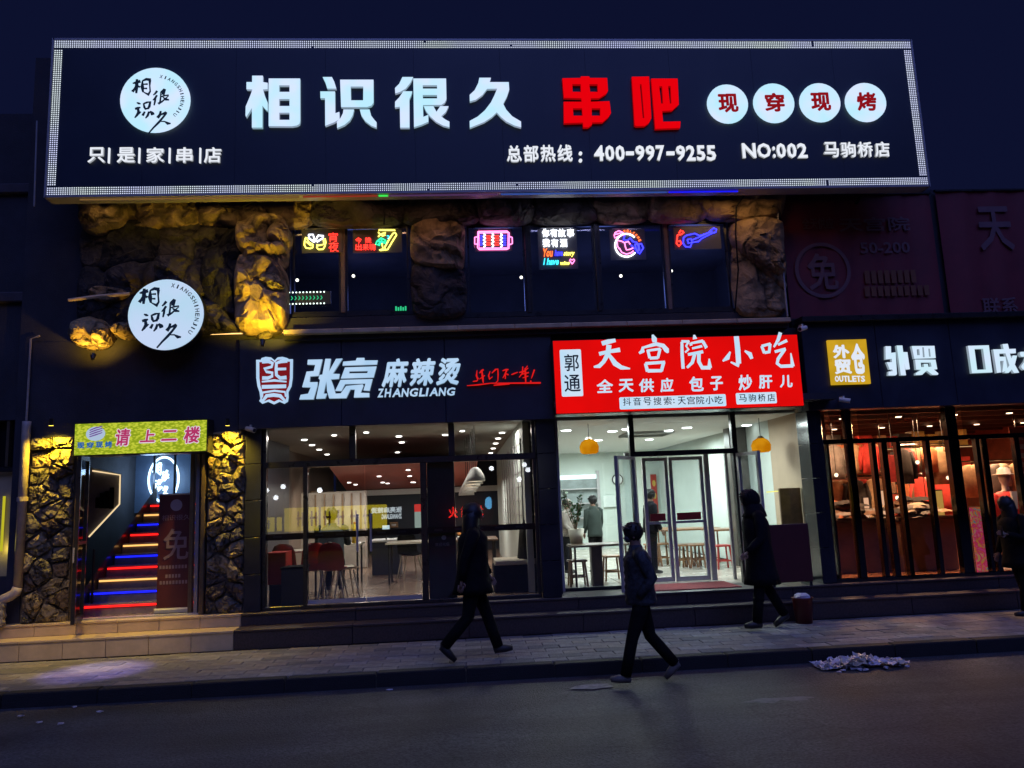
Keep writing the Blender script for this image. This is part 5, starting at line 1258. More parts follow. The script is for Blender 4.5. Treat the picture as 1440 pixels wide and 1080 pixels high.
# orange pendants
e_or = emit('orange_shade', S(225, 150, 20), 1.0, col2=S(200, 120, 5), scale=4)
for px, lab in ((829, 'orange glass pendant lamp at the left inside the snack shop'), (1071, 'orange glass pendant lamp at the right inside the snack shop')):
    Y = 12.9; x, z = W(px, 638 if px < 900 else 636, Y)
    t = thing('pendant_lamp', lab, 'pendant lamp', (x, Y, z), 'orange pendants in the snack shop')
    MB().rings([(x, Y, z, .12, .12), (x, Y, z+.03, .155, .155), (x, Y, z+.12, .165, .165), (x, Y, z+.2, .13, .13), (x, Y, z+.24, .06, .06)], 20).build('shade', e_or, t, smooth=True)
    MB().rings([(x, Y, z+.241, .065, .065), (x, Y, z+.28, .03, .03)], 12).build('cap', m_wood, t)
    MB().tube([(x, Y, z+.28), (x, Y, zc2)], .006, 5).build('cord', m_frame, t)
# back wall things
def wallpanel(name, lab, cat, r, Y, m, d=.04):
    q = RC(*r, Y); t = thing(name, lab, cat, ((q[0]+q[1])/2, Y, q[2]))
    MB().bev(q[0], q[1], Y-d, Y, q[2], q[3], .006).build('panel', m, t); return t, q
q = RC(783, 668, 840, 745, by1-.01)
t = thing('kitchen_hatch', 'lit kitchen opening with shelves at the back left of the snack shop', 'hatch', ((q[0]+q[1])/2, by1, q[2]))
MB().box(q[0], q[1], by1-.03, by1-.01, q[2], q[3]).build('opening', mat('kitchen_grey', (.22, .26, .26), .4, var=.3, scale=3), t)
for k in range(3): MB().box(q[0], q[1], by1-.2, by1-.031, q[2]+.3+k*.4, q[2]+.33+k*.4).build('shelf', m_alu, t)
for (a, c) in ((q[0]-.08, q[0]), (q[1], q[1]+.08)): MB().box(a, c, by1-.1, by1-.01, Z2, q[3]+.1).build('post', m_alu, t)
MB().box(q[0], q[1], by1-.06, by1-.035, q[3]-.12, q[3]).build('light_bar', emit('hatch_light', (.8, 1, .95), 2), t)
t, q = wallpanel('couplet_banner', 'tall red banner with gold characters left on the back wall of the snack shop', 'banner', (916, 667, 924, 722), by1-.05, mat('couplet_red', (.35, .03, .02), .6, var=.1))
for k in range(3): MB().disc((q[0]+q[1])/2, q[3]-.25-k*.35, .05, .09, by1-.1, by1-.091, 8).build('gold_mark', mat('gold_ink', (.5, .35, .06), .5, var=0), t)
t, q = wallpanel('couplet_banner', 'tall red banner with gold characters right of the other one on the back wall', 'banner', (943, 660, 950, 702), by1-.05, mat('couplet_red', (.35, .03, .02), .6))
for k in range(3): MB().disc((q[0]+q[1])/2, q[3]-.2-k*.28, .04, .08, by1-.1, by1-.091, 8).build('gold_mark', MATS['gold_ink'], t)
t, q = wallpanel('picture', 'pale square notice on the wall right of the standing man in the snack shop', 'notice', (848, 697, 866, 713), by1-.05, mat('notice_paper', (.6, .66, .64), .6, var=.05))
t, q = wallpanel('wall_clock_board', 'round dark clock on the wall of the snack shop', 'clock', (867, 673, 869, 676), by1-.05, m_frame)
MB().disc((q[0]+q[1])/2, (q[2]+q[3])/2, .16, .16, by1-.1, by1-.06, 20).build('rim', m_frame, t); MB().disc((q[0]+q[1])/2, (q[2]+q[3])/2, .13, .13, by1-.105, by1-.1005, 20).build('face', m_white, t)
q = RC(1000, 655, 1011, 745, 18)
wallpanel('blue_poster', 'tall blue poster seen through the narrow glass right of the silver doors', 'poster', (1004, 655, 1010, 712), 17.9, mat('poster_blue', (.08, .16, .30), .5, var=.5, scale=5))
# furniture: square tables, stools
def stool(x, y, m, lab, h=.44):
    t = thing('stool', lab, 'stool', (x, y, Z2), 'wooden stools in the snack shop')
    MB().slab(x-.15, x+.15, y-.15, y+.15, Z2+h-.03, Z2+h, .006).build('seat', m, t)
    for sx in (-1, 1):
        for sy in (-1, 1): MB().tube([(x+sx*.11, y+sy*.11, Z2+h-.03), (x+sx*.14, y+sy*.14, Z2)], .018, 5).build('leg', m, t)
    for s in (-1, 1): MB().box(x-.115, x+.115, y+s*.12-.01, y+s*.12+.01, Z2+.14, Z2+.17).build('stretcher', m, t)
    return t
m_w2 = mat('walnut_wood', (.10, .06, .04), .4, var=.3, scale=6); m_w3 = mat('orange_wood', (.26, .13, .06), .4, var=.3, scale=6)
x1_ = W(843, 800, 12.75)[0]
t = table('dining_table', 'heavy dark wooden table by the left window of the snack shop', W(845, 775, 12.8)[0], 12.8, 1.05, .6, .66, m_w2, m_w2)
MB().bev(W(833, 800, 12.6)[0], W(848, 800, 12.6)[0], 12.6, 12.8, Z2, Z2+.62, .01).build('centre_leg', m_w2, t)
stool(W(813, 810, 12.7)[0], 12.75, m_w3, 'wooden stool left of the heavy dark table leg by the snack shop window', .42)
stool(W(862, 810, 13.3)[0], 13.35, m_w3, 'wooden stool behind the dark table, right of its centre leg', .42)
table('dining_table', 'light wooden table seen through the right silver door leaf', W(968, 770, 16)[0], 16, 1.2, .7, .7, m_w3, m_w3)
table('dining_table', 'light wooden table seen through the left silver door leaf', W(925, 770, 16.4)[0], 16.6, .9, .7, .7, m_w3, m_w3)
table('dining_table', 'wooden table behind the narrow glass right of the silver doors', W(1018, 770, 15.4)[0], 15.2, .8, .7, .7, m_w3, m_w3)
k = 0
for px, Y, lab in ((918, 15.6, 'stool behind the left silver door, leftmost'), (932, 15.7, 'stool behind the left silver door, nearest the meeting stiles'), (956, 15.0, 'stool behind the right silver door, leftmost of four'), (967, 15.1, 'stool behind the right silver door, second of four'), (978, 14.9, 'stool behind the right silver door, third of four'), (989, 15.1, 'stool behind the right silver door, rightmost of four'), (1016, 14.4, 'stool with a red top behind the narrow side glass')):
    stool(W(px, 780, Y)[0], Y, m_w3 if px < 1000 else m_redl, lab)
# wooden screen and dark cabinet at the right of the room
q = RC(1098, 686, 1128, 736, 12.45)
t = thing('notice_board', 'brown wooden board behind the right pane of the snack shop', 'board', ((q[0]+q[1])/2, 12.45, Z2))
MB().bev(q[0], q[1], 12.45, 12.5, q[2]-.1, q[3], .01).build('board', m_wood, t)
for x in (q[0]+.03, q[1]-.05): MB().box(x, x+.03, 12.46, 12.49, Z2, q[2]-.1).build('leg', m_wood, t)
tq = RC(1062, 668, 1084, 672, 13.2)
lampq = thing('yellow_light_tube', 'thin yellow lit tube above the brown board in the snack shop', 'tube light', (W(1100, 690, 12.6)[0], 12.6, 2.1))
a_, b_ = W(1078, 692, 12.6), W(1128, 688, 12.6)
MB().tube([(a_[0], 12.6, a_[1]), (b_[0], 12.6, b_[1])], .011, 6).build('tube', emit('tube_yellow', (.9, .85, .2), 1.3), lampq)
# potted plant
x, Y = W(812, 760, 13.0)[0], 13.1
t = thing('potted_plant', 'leafy green plant in a pale pot on the dark table inside the snack shop', 'plant', (x, Y, Z2+.66))
MB().rings([(x, Y, Z2+.66, .10, .10), (x, Y, Z2+.9, .14, .14), (x, Y, Z2+.88, .12, .12)], 14).build('pot', m_crm, t, smooth=True)
rr = random.Random(6)
mb = MB(); br = MB()
for k in range(9):
    a = rr.uniform(0, 6.28); l = rr.uniform(.25, .6); tip = Vector((x+math.cos(a)*l*.45, Y+math.sin(a)*l*.35, Z2+.9+l))
    br.tube([(x, Y, Z2+.86), tuple(Vector((x, Y, Z2+.9)).lerp(tip, .6)), tuple(tip)], [.008, .006, .003], 4)
    for j in range(13):
        p = Vector((x, Y, Z2+.9)).lerp(tip, rr.uniform(.3, 1.05)); u = Vector((rr.uniform(-1, 1), rr.uniform(-1, 1), rr.uniform(-.4, 1))).normalized(); v = u.cross(Vector((rr.random(), rr.random(), rr.random()))).normalized()
        L = rr.uniform(.05, .09); mb.quad(tuple(p), tuple(p+u*L*.5+v*L*.28), tuple(p+u*L), tuple(p+u*L*.5-v*L*.28))
mb.build('leaves', mat('leaf_green', (.03, .09, .03), .5, var=.4, scale=9), t, kind='stuff'); br.build('stems', m_wood, t)

# ================================================================== CLOTHES SHOP
Y3 = FY+.06
f3 = thing('glazed_shopfront', 'black mirror steel front of the clothes shop with many slim posts', 'shop front', (W(1300, 820, Y3)[0], Y3, Z2))
cx0, cx1 = W(1150, 700, Y3)[0], 11.5
zt3 = W(1280, 572, Y3)[1]; zr3 = W(1300, 617, Y3)[1]
zb(cx0, cx1, zr3-.035, zr3+.035, -.05, .05, m_steel, 'transom', f3, Y3)
zb(cx0, cx1, Z2, Z2+.05, -.05, .05, m_steel, 'sill', f3, Y3)
def post(px, w_, z0, z1, d=.05, m=None): 
    x = W(px, 715, Y3)[0]; zb(x-w_/2, x+w_/2, z0, z1, -d, d, m or m_steel, 'post', f3, Y3)
MB().bev(W(1155, 700, Y3)[0]-.02, W(1163, 700, Y3)[0], Y3-.07, Y3+.07, Z2, zt3, .01).build('post', m_blackgl, f3)
for px in (1203, 1350): post(px, .10 if px < 1300 else .17, Z2+.05, zt3, .06)
for px, w_ in ((1171, .03), (1236, .07), (1251, .09), (1271, .07), (1313, .07), (1384, .06), (1394, .08), (1440, .08)): post(px, w_, Z2+.05, zr3-.035)
xs3 = [W(p, 715, Y3)[0] for p in (1163, 1203, 1236, 1251, 1271, 1313, 1350, 1389, 1440)]+[cx1]
for a, c in zip(xs3[:-1], xs3[1:]): gp(a+.03, c-.03, Z2+.05, zr3-.035, Y3, f3, m_glb)
for a, c in zip((1163, 1203, 1350), (1203, 1350, 1700)): gp(W(a, 600, Y3)[0]+.04, W(c, 600, Y3)[0]-.04, zr3+.035, zt3, Y3, f3, m_glb)
C = thing('clothes_shop_room', 'warm red lit inside of the clothes shop with racks and tables', 'room', (7.5, 15, Z2))
dx0, dx1, dy1 = 5.82, 12.5, 18.5
m_fl3 = mat('orange_floor', (.35, .14, .07), .25, var=.25, scale=2)
MB().box(dx0, dx1, Y3+.06, dy1, Z2-.06, Z2).build('floor', m_fl3, C)
MB().box(dx0, dx1, Y3+.06, dy1, zt3+.05, zt3+.15).build('ceiling', mat('brown_ceiling', (.2, .12, .09), .6, var=.3, scale=1.2), C)
for k in range(7): MB().box(dx0, dx1, Y3+.6+k*.95, Y3+.68+k*.95, zt3-.04, zt3+.05).build('ceiling_beam', mat('dark_beam', (.08, .04, .03), .5, var=.2), C)
MB().box(dx0-.1, dx0, Y3+.3, dy1, Z2, zt3+.15).box(dx1, dx1+.1, Y3+.1, dy1, Z2, zt3+.15).build('side_wall', mat('rust_wall', (.25, .08, .05), .6, var=.3), C)
MB().box(dx0, dx1, dy1, dy1+.1, Z2, zt3+.15).build('back_wall', MATS['rust_wall'], C)
e_sp = emit('spot_warm', (1, .7, .4), 9)
rr = random.Random(5)
for k in range(12):
    x = dx0+.7+(k % 6)*1.0; y = Y3+1.1+(k//6)*2.3
    downlight(x, y, zt3-.05, C, .045, e_sp)
for (x, y, p) in ((6.4, 12.7, 38), (8.1, 12.8, 38), (7.0, 15, 55), (9.4, 13.4, 45), (8.8, 16.4, 45)):
    lamp('ceiling_light_glow', 'AREA', (x, y, zt3-.1), p*2.9, (1, .56, .27), .3, (x, y, 0))
# two display tables heaped with folded clothes
cols3 = [mat('cloth_%s' % n, c, .85, var=.35, scale=9, bump=.4) for n, c in (('brown', (.18, .10, .06)), ('red', (.5, .04, .03)), ('grey', (.2, .18, .17)), ('tan', (.45, .30, .17)), ('black', (.03, .025, .025)), ('cream', (.55, .45, .33)), ('rust', (.4, .12, .04)))]
def garment(x, y, z, w_, d_, m, par, rr):
    mb = MB(); n = 7; th = rr.uniform(.02, .05); rot = rr.uniform(-.5, .5)
    for s in (0, 1):
        for j in range(n):
            for i in range(n):
                u, v = i/(n-1)-.5, j/(n-1)-.5
                e = (1-(2*u)**4)*(1-(2*v)**4)
                X, Yv = u*w_, v*d_; zz = (th*e*s)+.012*math.sin(9*u+7*v+x*9)*e-.05*(u*u+v*v)
                mb.v.append((x+X*math.cos(rot)-Yv*math.sin(rot), y+X*math.sin(rot)+Yv*math.cos(rot), z+zz))
    for s in (0, 1):
        for j in range(n-1):
            for i in range(n-1): a = s*n*n+j*n+i; mb.f.append((a, a+1, a+n+1, a+n))
    return mb.build('garment', m, par, smooth=True)
for lab, px0, px1, Y, h in (('display table heaped with folded clothes behind the left steel posts', 1168, 1240, 12.7, .88), ('display table heaped with light folded clothes in the middle of the clothes shop window', 1262, 1344, 12.5, .88)):
    x0, x1 = W(px0, 760, Y)[0], W(px1, 760, Y)[0]
    t = thing('display_table', lab, 'table', ((x0+x1)/2, Y, Z2))
    MB().slab(x0, x1, Y-.1, Y+.9, Z2+h-.04, Z2+h).build('tabletop', m_w2, t)
    MB().bev(x0+.03, x1-.03, Y-.06, Y+.86, Z2, Z2+h-.04, .01).build('base', mat('base_wood', (.12, .06, .04), .4, var=.3, scale=4), t)
    for k in range(46):
        gx, gy = rr.uniform(x0+.1, x1-.1), rr.uniform(Y-.02, Y+.8)
        hp = .30*(1-((gx-(x0+x1)/2)/((x1-x0)/2))**2)*rr.random()
        garment(gx, gy, Z2+h+.01+hp, rr.uniform(.25, .4), rr.uniform(.2, .34), rr.choice([cols3[0], cols3[2], cols3[3], cols3[5], cols3[4]] if px0 > 1200 else [cols3[0], cols3[4], cols3[2], cols3[6]]), t, rr)
# shelves along the back with boxes and hanging clothes
def hang(x, y, ztop, m, par, rr, s=1.0):
    mb = MB(); w_ = .2*s
    mb.rings([(x, y, ztop-.72*s, w_*1.05, .075), (x, y, ztop-.45*s, w_*.95, .08), (x, y, ztop-.15*s, w_*1.0, .08), (x, y, ztop-.04*s, w_*.75, .05), (x, y, ztop, .05, .04)], 12, True, .06, rr)
    for sd in (-1, 1): mb.tube([(x+sd*w_*.85, y, ztop-.08*s), (x+sd*w_*1.25, y, ztop-.35*s), (x+sd*w_*1.2, y, ztop-.62*s)], [.06*s, .055*s, .045*s], 7)
    return mb.build('hanging_jacket', m, par, smooth=True)
t = thing('clothes_rack', 'rail of hanging red and dark jackets behind the heaped tables', 'clothes rack', (6.8, 13.9, Z2))
x0r, x1r = W(1166, 700, 13.9)[0], W(1345, 700, 13.9)[0]
MB().tube([(x0r, 13.9, 2.18), (x1r, 13.9, 2.18)], .018, 6).build('rail', m_steel, t)
for x in (x0r, x1r): MB().tube([(x, 13.9, Z2), (x, 13.9, 2.18)], .02, 6).build('upright', m_steel, t)
for k in range(13):
    hang(x0r+.15+k*(x1r-x0r-.3)/12, 13.9+rr.uniform(-.05, .05), 2.12, rr.choice([cols3[1], cols3[2], cols3[6], cols3[4], cols3[3], cols3[0], cols3[5]]), t, rr)
for kk, (lab, z0) in enumerate((('lower wall shelf with red bags and boxes in the clothes shop', 2.28), ('upper wall shelf with yellow and brown boxes in the clothes shop', 2.72))):
    Y = 15.2; x0r2, x1r2 = W(1163, 680, Y)[0], W(1350, 680, Y)[0]+.6
    t = thing('wall_shelf', lab, 'shelf', ((x0r2+x1r2)/2, Y, z0))
    MB().box(x0r2, x1r2, Y, Y+.35, z0, z0+.03).build('shelf_board', m_w2, t)
    x = x0r2+.1
    while x < x1r2-.35:
        w_ = rr.uniform(.16, .34); h = rr.uniform(.18, .33)
        MB().bev(x, x+w_, Y+.03, Y+.3, z0+.03, z0+.03+h, .01).build('box', rr.choice([cols3[1], cols3[3], cols3[1], mat('gold_box', (.5, .33, .08), .5, var=.2), cols3[4]]), t); x += w_+rr.uniform(.03, .12)
    MB().box(x0r2, x1r2, Y-.02, Y+.0, z0-.01, z0+.0).build('led_strip', emit('shelf_strip', (1, .6, .25), 1.6), t)
for lab, px0, px1, Yr, zr, nn in (('upper rail of red and tan jackets close behind the transom of the clothes shop', 1262, 1345, 13.0, 2.62, 9), ('rail of dark and rust jackets right of the widest steel post', 1356, 1440, 13.4, 2.3, 8), ('high rail of red jackets at the left of the clothes shop', 1168, 1245, 13.5, 2.75, 7)):
    xa_r, xb_r = W(px0, 690, Yr)[0], W(px1, 690, Yr)[0]
    t = thing('clothes_rack', lab, 'clothes rack', ((xa_r+xb_r)/2, Yr, Z2))
    MB().tube([(xa_r, Yr, zr+.06), (xb_r, Yr, zr+.06)], .016, 6).build('rail', m_steel, t)
    for x in (xa_r, xb_r): MB().tube([(x, Yr, zr+.06), (x, Yr, zt3+.05)], .01, 6).build('hanger_rod', m_steel, t)
    for k in range(nn): hang(xa_r+.12+k*(xb_r-xa_r-.24)/(nn-1), Yr+rr.uniform(-.06, .06), zr, rr.choice([cols3[1], cols3[3], cols3[6], cols3[2], cols3[4], cols3[5], cols3[0]]), t, rr, rr.uniform(.55, .95))
for i, (px, py, lab) in enumerate(((1176, 668, 'small glowing glint added at the far left of the clothes shop'), (1290, 650, 'small glowing glint added under the upper shelf'), (1332, 672, 'small glowing glint added left of the widest post'), (1262, 700, 'small glowing glint added between the slim posts'), (1306, 735, 'small glowing glint added low over the light clothes'))):
    x, z = W(px, py, 12.9); t = thing('added_glint', lab, 'lamp', (x, 12.9, z)); MB().ball((x, 12.9, z), .035, 8, 6).build('glint_ball', emit('glint_glow', (1, .7, .4), 5), t); MB().tube([(x, 12.9, z+.03), (x, 12.9, zt3)], .006, 5).build('cord', m_frame, t)  # glowing balls added as glints, not real lamps
# lit orange panels and signs inside
for k, (r, lab, m) in enumerate((((1238, 690, 1246, 735), 'glowing white and orange lamp column left in the clothes shop', emit('glow_peach', (1, .55, .3), 1.5)), ((1216, 700, 1222, 735), 'narrow glowing orange panel beside the first wide steel post', emit('glow_peach', (1, .55, .3), 1.5)),
    ((1254, 695, 1264, 742), 'glowing red orange panel between two slim posts', emit('glow_red', (.9, .09, .03), 1.0)), ((1318, 690, 1326, 730), 'curved gold glowing panel near the middle wide post', emit('glow_gold', (.9, .5, .1), .9)))):
    q = RC(*r, 13.3); t = thing('light_panel', lab, 'light panel', ((q[0]+q[1])/2, 13.3, q[2]))
    MB().bev(q[0], q[1], 13.27, 13.3, q[2], q[3], .008).build('glowing_face', m, t); MB().box(q[0]-.02, q[1]+.02, 13.301, 13.34, q[2]-.02, q[3]+.02).build('case', m_frame, t)
q = RC(1246, 612+20, 1256, 678, 13.0)
wallpanel('hanging_poster', 'red hanging poster with white print near the top of the clothes shop window', 'poster', (1240, 640, 1262, 678), 12.9, mat('poster_red', (.45, .04, .04), .5, var=.4, scale=14), .01)
t, q = wallpanel('hanging_poster', 'tall red poster with pale print above the mannequin', 'poster', (1423, 600, 1445, 680), 12.3, mat('poster_rust', (.4, .07, .04), .5, var=.2), .01)
for k in range(5): MB().box(q[0]+.05, q[1]-.05, 12.28, 12.289, q[2]+.12+k*.15, q[2]+.2+k*.15).build('print_row', mat('poster_cream', (.5, .4, .28), .5, var=.3, scale=30), t)
t, q = wallpanel('colourful_poster', 'pink orange and blue swirled poster left of the mannequin', 'poster', (1367, 712, 1389, 812), 12.0, None or m_w2, .01)
mc = bpy.data.materials.new('swirl_print'); mc.use_nodes = True; nt = mc.node_tree; p = nt.nodes['Principled BSDF']
tc = nt.nodes.new('ShaderNodeTexCoord'); nz = nt.nodes.new('ShaderNodeTexNoise'); nz.inputs['Scale'].default_value = 5; nz.inputs['Distortion'].default_value = 2.5; rp = nt.nodes.new('ShaderNodeValToRGB')
for i, (ps, c) in enumerate(((.3, (.03, .25, .5)), (.42, (.7, .35, .02)), (.5, (.75, .03, .12)), (.58, (.8, .08, .3)), (.66, (.6, .5, .1)))):
    e = rp.color_ramp.elements[i] if i < 2 else rp.color_ramp.elements.new(ps); e.position = ps; e.color = (*c, 1)
rp.color_ramp.interpolation = 'EASE'
nt.links.new(tc.outputs['Object'], nz.inputs['Vector']); nt.links.new(nz.outputs['Fac'], rp.inputs['Fac']); nt.links.new(rp.outputs['Color'], p.inputs['Base Color'])
nt.links.new(rp.outputs['Color'], p.inputs['Emission Color']); p.inputs['Emission Strength'].default_value = .55
MB().box(q[0]+.01, q[1]-.01, 11.975, 11.985, q[2]+.01, q[3]-.01).build('print', mc, t)

# ================================================================== STAIRWELL BEHIND THE LEFT DOOR
SX0, SX1 = W(104, 750, FY)[0], W(289, 750, FY)[0]
st = thing('stairwell', 'dark stairwell with steps lit by red, gold and blue light strips', 'stairwell', ((SX0+SX1)/2, 12, Z2))
m_tread = mat('dark_tread', (.24, .2, .2), .3, var=.25)
xa_ = W(113, 850, 12.0)[0]
e_str = [emit('strip_lit_red', (1, .012, .01), 2.2), emit('strip_lit_blue', (.01, .015, 1), 1.8), emit('strip_lit_gold', (1, .50, .14), 1.5)]
for k in range(10):
    y = 12.0+k*.27; z = Z2+k*.162
    MB().slab(xa_, SX1+.1, y, y+.30, z, z+.162, .006).build('stair_step', m_tread, st)
    MB().box(xa_+.02, SX1+.08, y-.022, y-.006, z+.108, z+.134).build('light_strip', e_str[k % 3], st)
MB().box(SX0-.1, SX1+.1, FY+.02, 12.0, Z2-.05, Z2).build('entry_floor', mat('entry_tile', (.22, .2, .22), .25, var=.2), st)
MB().box(-7.6, -7.5, FY+.31, 16, Z2, 4.3).box(-7.5, SX0-.01, FY+.31, FY+.35, Z2, 4.3).box(SX1+.1, SX1+.2, FY+.3, 16, Z2, 4.3).build('side_wall', mat('blue_dark_wall', (.06, .065, .09), .4, var=.2), st)
MB().box(-7.6, SX1+.1, 15.6, 15.7, Z2, 4.3).build('back_wall', MATS['blue_dark_wall'], st)
MB().quad((xa_-.02, 11.9, Z2-.1), (xa_-.02, 14.8, Z2-.1), (xa_-.02, 14.8, Z2+1.95), (xa_-.02, 11.9, Z2+.22)).quad((-7.5, 11.9, Z2), (xa_-.02, 11.9, Z2), (xa_-.02, 11.9, Z2+.22), (-7.5, 11.9, Z2+.22)).build('stair_side', mat('gloss_side_panel', (.09, .07, .07), .2, var=.2), st)
MB().box(-7.6, SX1+.1, FY+.36, 16, zS+.35, zS+.45).build('ceiling', MATS['blue_dark_wall'], st)
MB().box(SX0-.1, SX1+.1, FY+.0, FY+.1, W(200, 638, FY)[1]-.0, zS+.4).build('lintel', m_darkwall, st)
# cut panel wall with a lit outline at the left of the stair
PY = 12.7
pts = [W(*p, PY) for p in ((122, 655), (130, 662), (170, 669), (168, 709), (125, 755), (118, 760))]
MB().poly([W(*p, PY) for p in ((116, 655), (168, 667), (166, 709), (124, 754), (116, 758))], PY+.02, PY+.08).build('stair_wall_panel', mat('grey_stair_panel', (.30, .30, .33), .4, var=.2), st)
MB().tube([(p[0], PY, p[1]) for p in (W(130, 662, PY), W(169, 668, PY), W(168, 709, PY), W(125, 755, PY))], .012, 6).build('outline_light', emit('outline_gold', (1, .74, .4), 1.0), st)
mb = MB()
for k, (px, h) in enumerate(((137, 8), (143, 14), (150, 17), (157, 22))):
    a_ = W(px, 712-h, PY); mb.box(a_[0]-.03, a_[0]+.035, PY+.0, PY+.018, a_[1]-.02-.012*h, a_[1]+.05)
mb.build('dark_shapes', m_cloth, st)
# handrail
for px0, px1 in ((131, 128),):
    a_, b_ = W(131, 735, 12.4), W(128, 795, 12.2)
MB().tube([(W(131, 800, 12.1)[0], 12.1, Z2), (W(131, 800, 12.1)[0], 12.1, Z2+.95)], .02, 6).build('newel_post', m_frame, st)

# oval neon logo on the back wall
OY = 15.3; q = RC(209, 643, 251, 705, OY); cx, cz = (q[0]+q[1])/2, (q[2]+q[3])/2; rx, rz = (q[1]-q[0])/2, (q[3]-q[2])/2
t = thing('neon_oval', 'white neon oval with brushed characters on the blue wall at the head of the stair', 'neon sign', (cx, OY, cz))
e_ov = emit('neon_icewhite', (.55, .8, 1), 3.2)
ov = MB().tube([(cx+rx*math.cos(a*math.pi/20), OY, cz+rz*math.sin(a*math.pi/20)) for a in range(41)], .02, 6, cap=False).build('oval_tube', e_ov, t)
kx = 2*rx/943; kz = 2*rz/850
for ch, sts in LOGO.items():
    mb = MB()
    for i, s_ in enumerate(sts): mb.ribbon([(cx+(p[0]-587)*kx, cz-(p[1]-520)*kz, max(.012, p[2]*.0016)) for p in s_], OY-.02-i*.0006, OY-.005)
    mb.build('brush_character', e_ov, t)
MB().box(q[0]-.3, q[1]+.25, OY+.03, OY+.05, q[2]-.2, q[3]+.15).build('backboard', mat('blue_board', (.10, .14, .22), .4, var=.1), t)
for px in (217, 246): x = W(px, 680, 14.9)[0]; MB().box(x-.018, x+.018, 14.87, 14.9, 1.9, 4.2).build('glass_post', m_frame, t)
lamp('oval_glow', 'POINT', (cx, OY-.5, cz), 22, (.4, .65, 1), .2)
# door frame, open glass leaf
DYY = FY+.12
fr = thing('stair_door_frame', 'dark metal frame of the open stair door between the two stone pillars', 'door frame', ((SX0+SX1)/2, DYY, Z2))
zdt = W(200, 640, DYY)[1]
m_brz = mat('bronze_frame', (.16, .12, .08), .35, metal=.6, var=.2)
for a, c in ((SX0, SX0+.07), (SX1-.07, SX1)): MB().bev(a, c, FY-.03, DYY, Z2, zdt, .01).build('jamb', m_brz, fr)
x = W(272, 750, FY+.2)[0]; MB().bev(x-.03, x+.03, DYY-.02, DYY+.05, Z2, zdt-.0, .008).build('inner_jamb', m_brz, fr)
MB().bev(SX0+.07, SX1-.07, FY-.03, DYY, zdt, zdt+.08, .01).build('head', m_brz, fr)
MB().box(SX0+.07, SX1-.07, FY-.0, DYY, Z2-.0, Z2+.02).build('threshold', m_alu, fr)
framed_door(fr, (SX0+.10, DYY), (SX0+.27, DYY-.62+.0), Z2+.01, zdt-.02, m_frame, .05, False, 'open_leaf')
# roll-up banner standing in the doorway
def printed(par, s, r, y, m, bold=.0, dep=.002, nm='print'): return glyph(nm, s, r, y, dep, m, par, bold)
RYY = 11.78; q = RC(222, 695, 271, 848, RYY)
t = thing('rollup_banner', 'tall dark maroon banner stand in the right half of the stair doorway', 'banner', ((q[0]+q[1])/2, RYY, Z2))
m_mar = mat('maroon_print', (.075, .012, .015), .5, var=.12); m_fnt = mat('faded_pale_print', (.22, .15, .15), .6, var=.1)
MB().box(q[0], q[1], RYY, RYY+.008, Z2+.08, q[3]).build('sheet', m_mar, t)
MB().bev(q[0]-.02, q[1]+.02, RYY-.06, RYY+.08, Z2, Z2+.08, .02).build('base', m_alu, t); MB().tube([(q[0]-.01, RYY, q[3]), (q[1]+.01, RYY, q[3])], .012, 6).build('top_rail', m_alu, t)
MB().tube([((q[0]+q[1])/2, RYY+.03, Z2+.08), ((q[0]+q[1])/2, RYY+.03, q[3])], .01, 5).build('pole', m_alu, t)
cx = (q[0]+q[1])/2; MB().disc(cx, q[3]-.16, .085, .085, RYY-.002, RYY).build('print_disc', mat('disc_print', (.3, .25, .27), .6, var=0), t)
printed(t, '相识很久', (cx-.2, cx+.2, q[3]-.38, q[3]-.30), RYY, m_fnt); printed(t, '免', (cx-.17, cx+.19, q[3]-.95, q[3]-.5), RYY, m_fnt, .01)
for zz, w_ in ((1.05, .22), (1.18, .13), (1.27, .21)):
    mb = MB(); 
    for k in range(int(w_*2/.045)): mb.box(cx-w_+k*.045, cx-w_+.03+k*.045, RYY-.002, RYY, q[3]-zz-.025, q[3]-zz+.025)
    mb.build('small_print', m_fnt, t, kind='stuff')

# ================================================================== LEFT NEIGHBOUR, DOWNPIPE
nb = thing('neighbour_building', 'dark building at the left edge beyond the pale downpipe', 'building', (-9, FY+.1, 0))
xn1 = xL-.03; z_n = W(25, 160, FY+.1)[1]
q1 = RC(-60, 664, 24, 812, FY+.1); q2 = RC(-60, 592, 13, 660, FY+.1)
MB().box(-22, q1[0], FY+.1, FY+1, Z2-.3, z_n).box(q1[1], xn1, FY+.1, FY+1, Z2-.3, z_n).box(q1[0], q1[1], FY+.1, FY+1, q2[3], z_n).box(q1[0], q1[1], FY+.1, FY+1, Z2-.3, q1[2]).build('wall', m_darkwall, nb)
MB().box(-22, xn1-.01, FY+1, FY+6, 0, z_n-.01).build('rear_block', m_darkwall, nb)
for zz in (5.2, 6.9): MB().bev(-22, xn1, FY+.02, FY+.1, zz, zz+.16, .02).build('string_course', m_wall, nb)
MB().box(q1[0], q1[1], FY+.25, FY+.28, q1[2], q1[3]).build('frosted_panel', mat('frosted_tan', (.42, .34, .22), .4, var=.1), nb)
MB().bev(q1[0], q1[1], FY+.14, FY+.2, q1[3], q2[2]+.02, .01).build('transom', m_frame, nb)
MB().box(q1[0], q1[1], FY+.3, FY+.34, q2[2], q2[3]).build('dark_glass', m_glb, nb)
for px in (9, -18): x = W(px, 626, FY+.1)[0]; MB().box(x-.02, x+.02, FY+.12, FY+.2, q2[2]+.03, q2[3]).build('window_bar', m_brz, nb)
x = W(4, 735, FY+.2)[0]
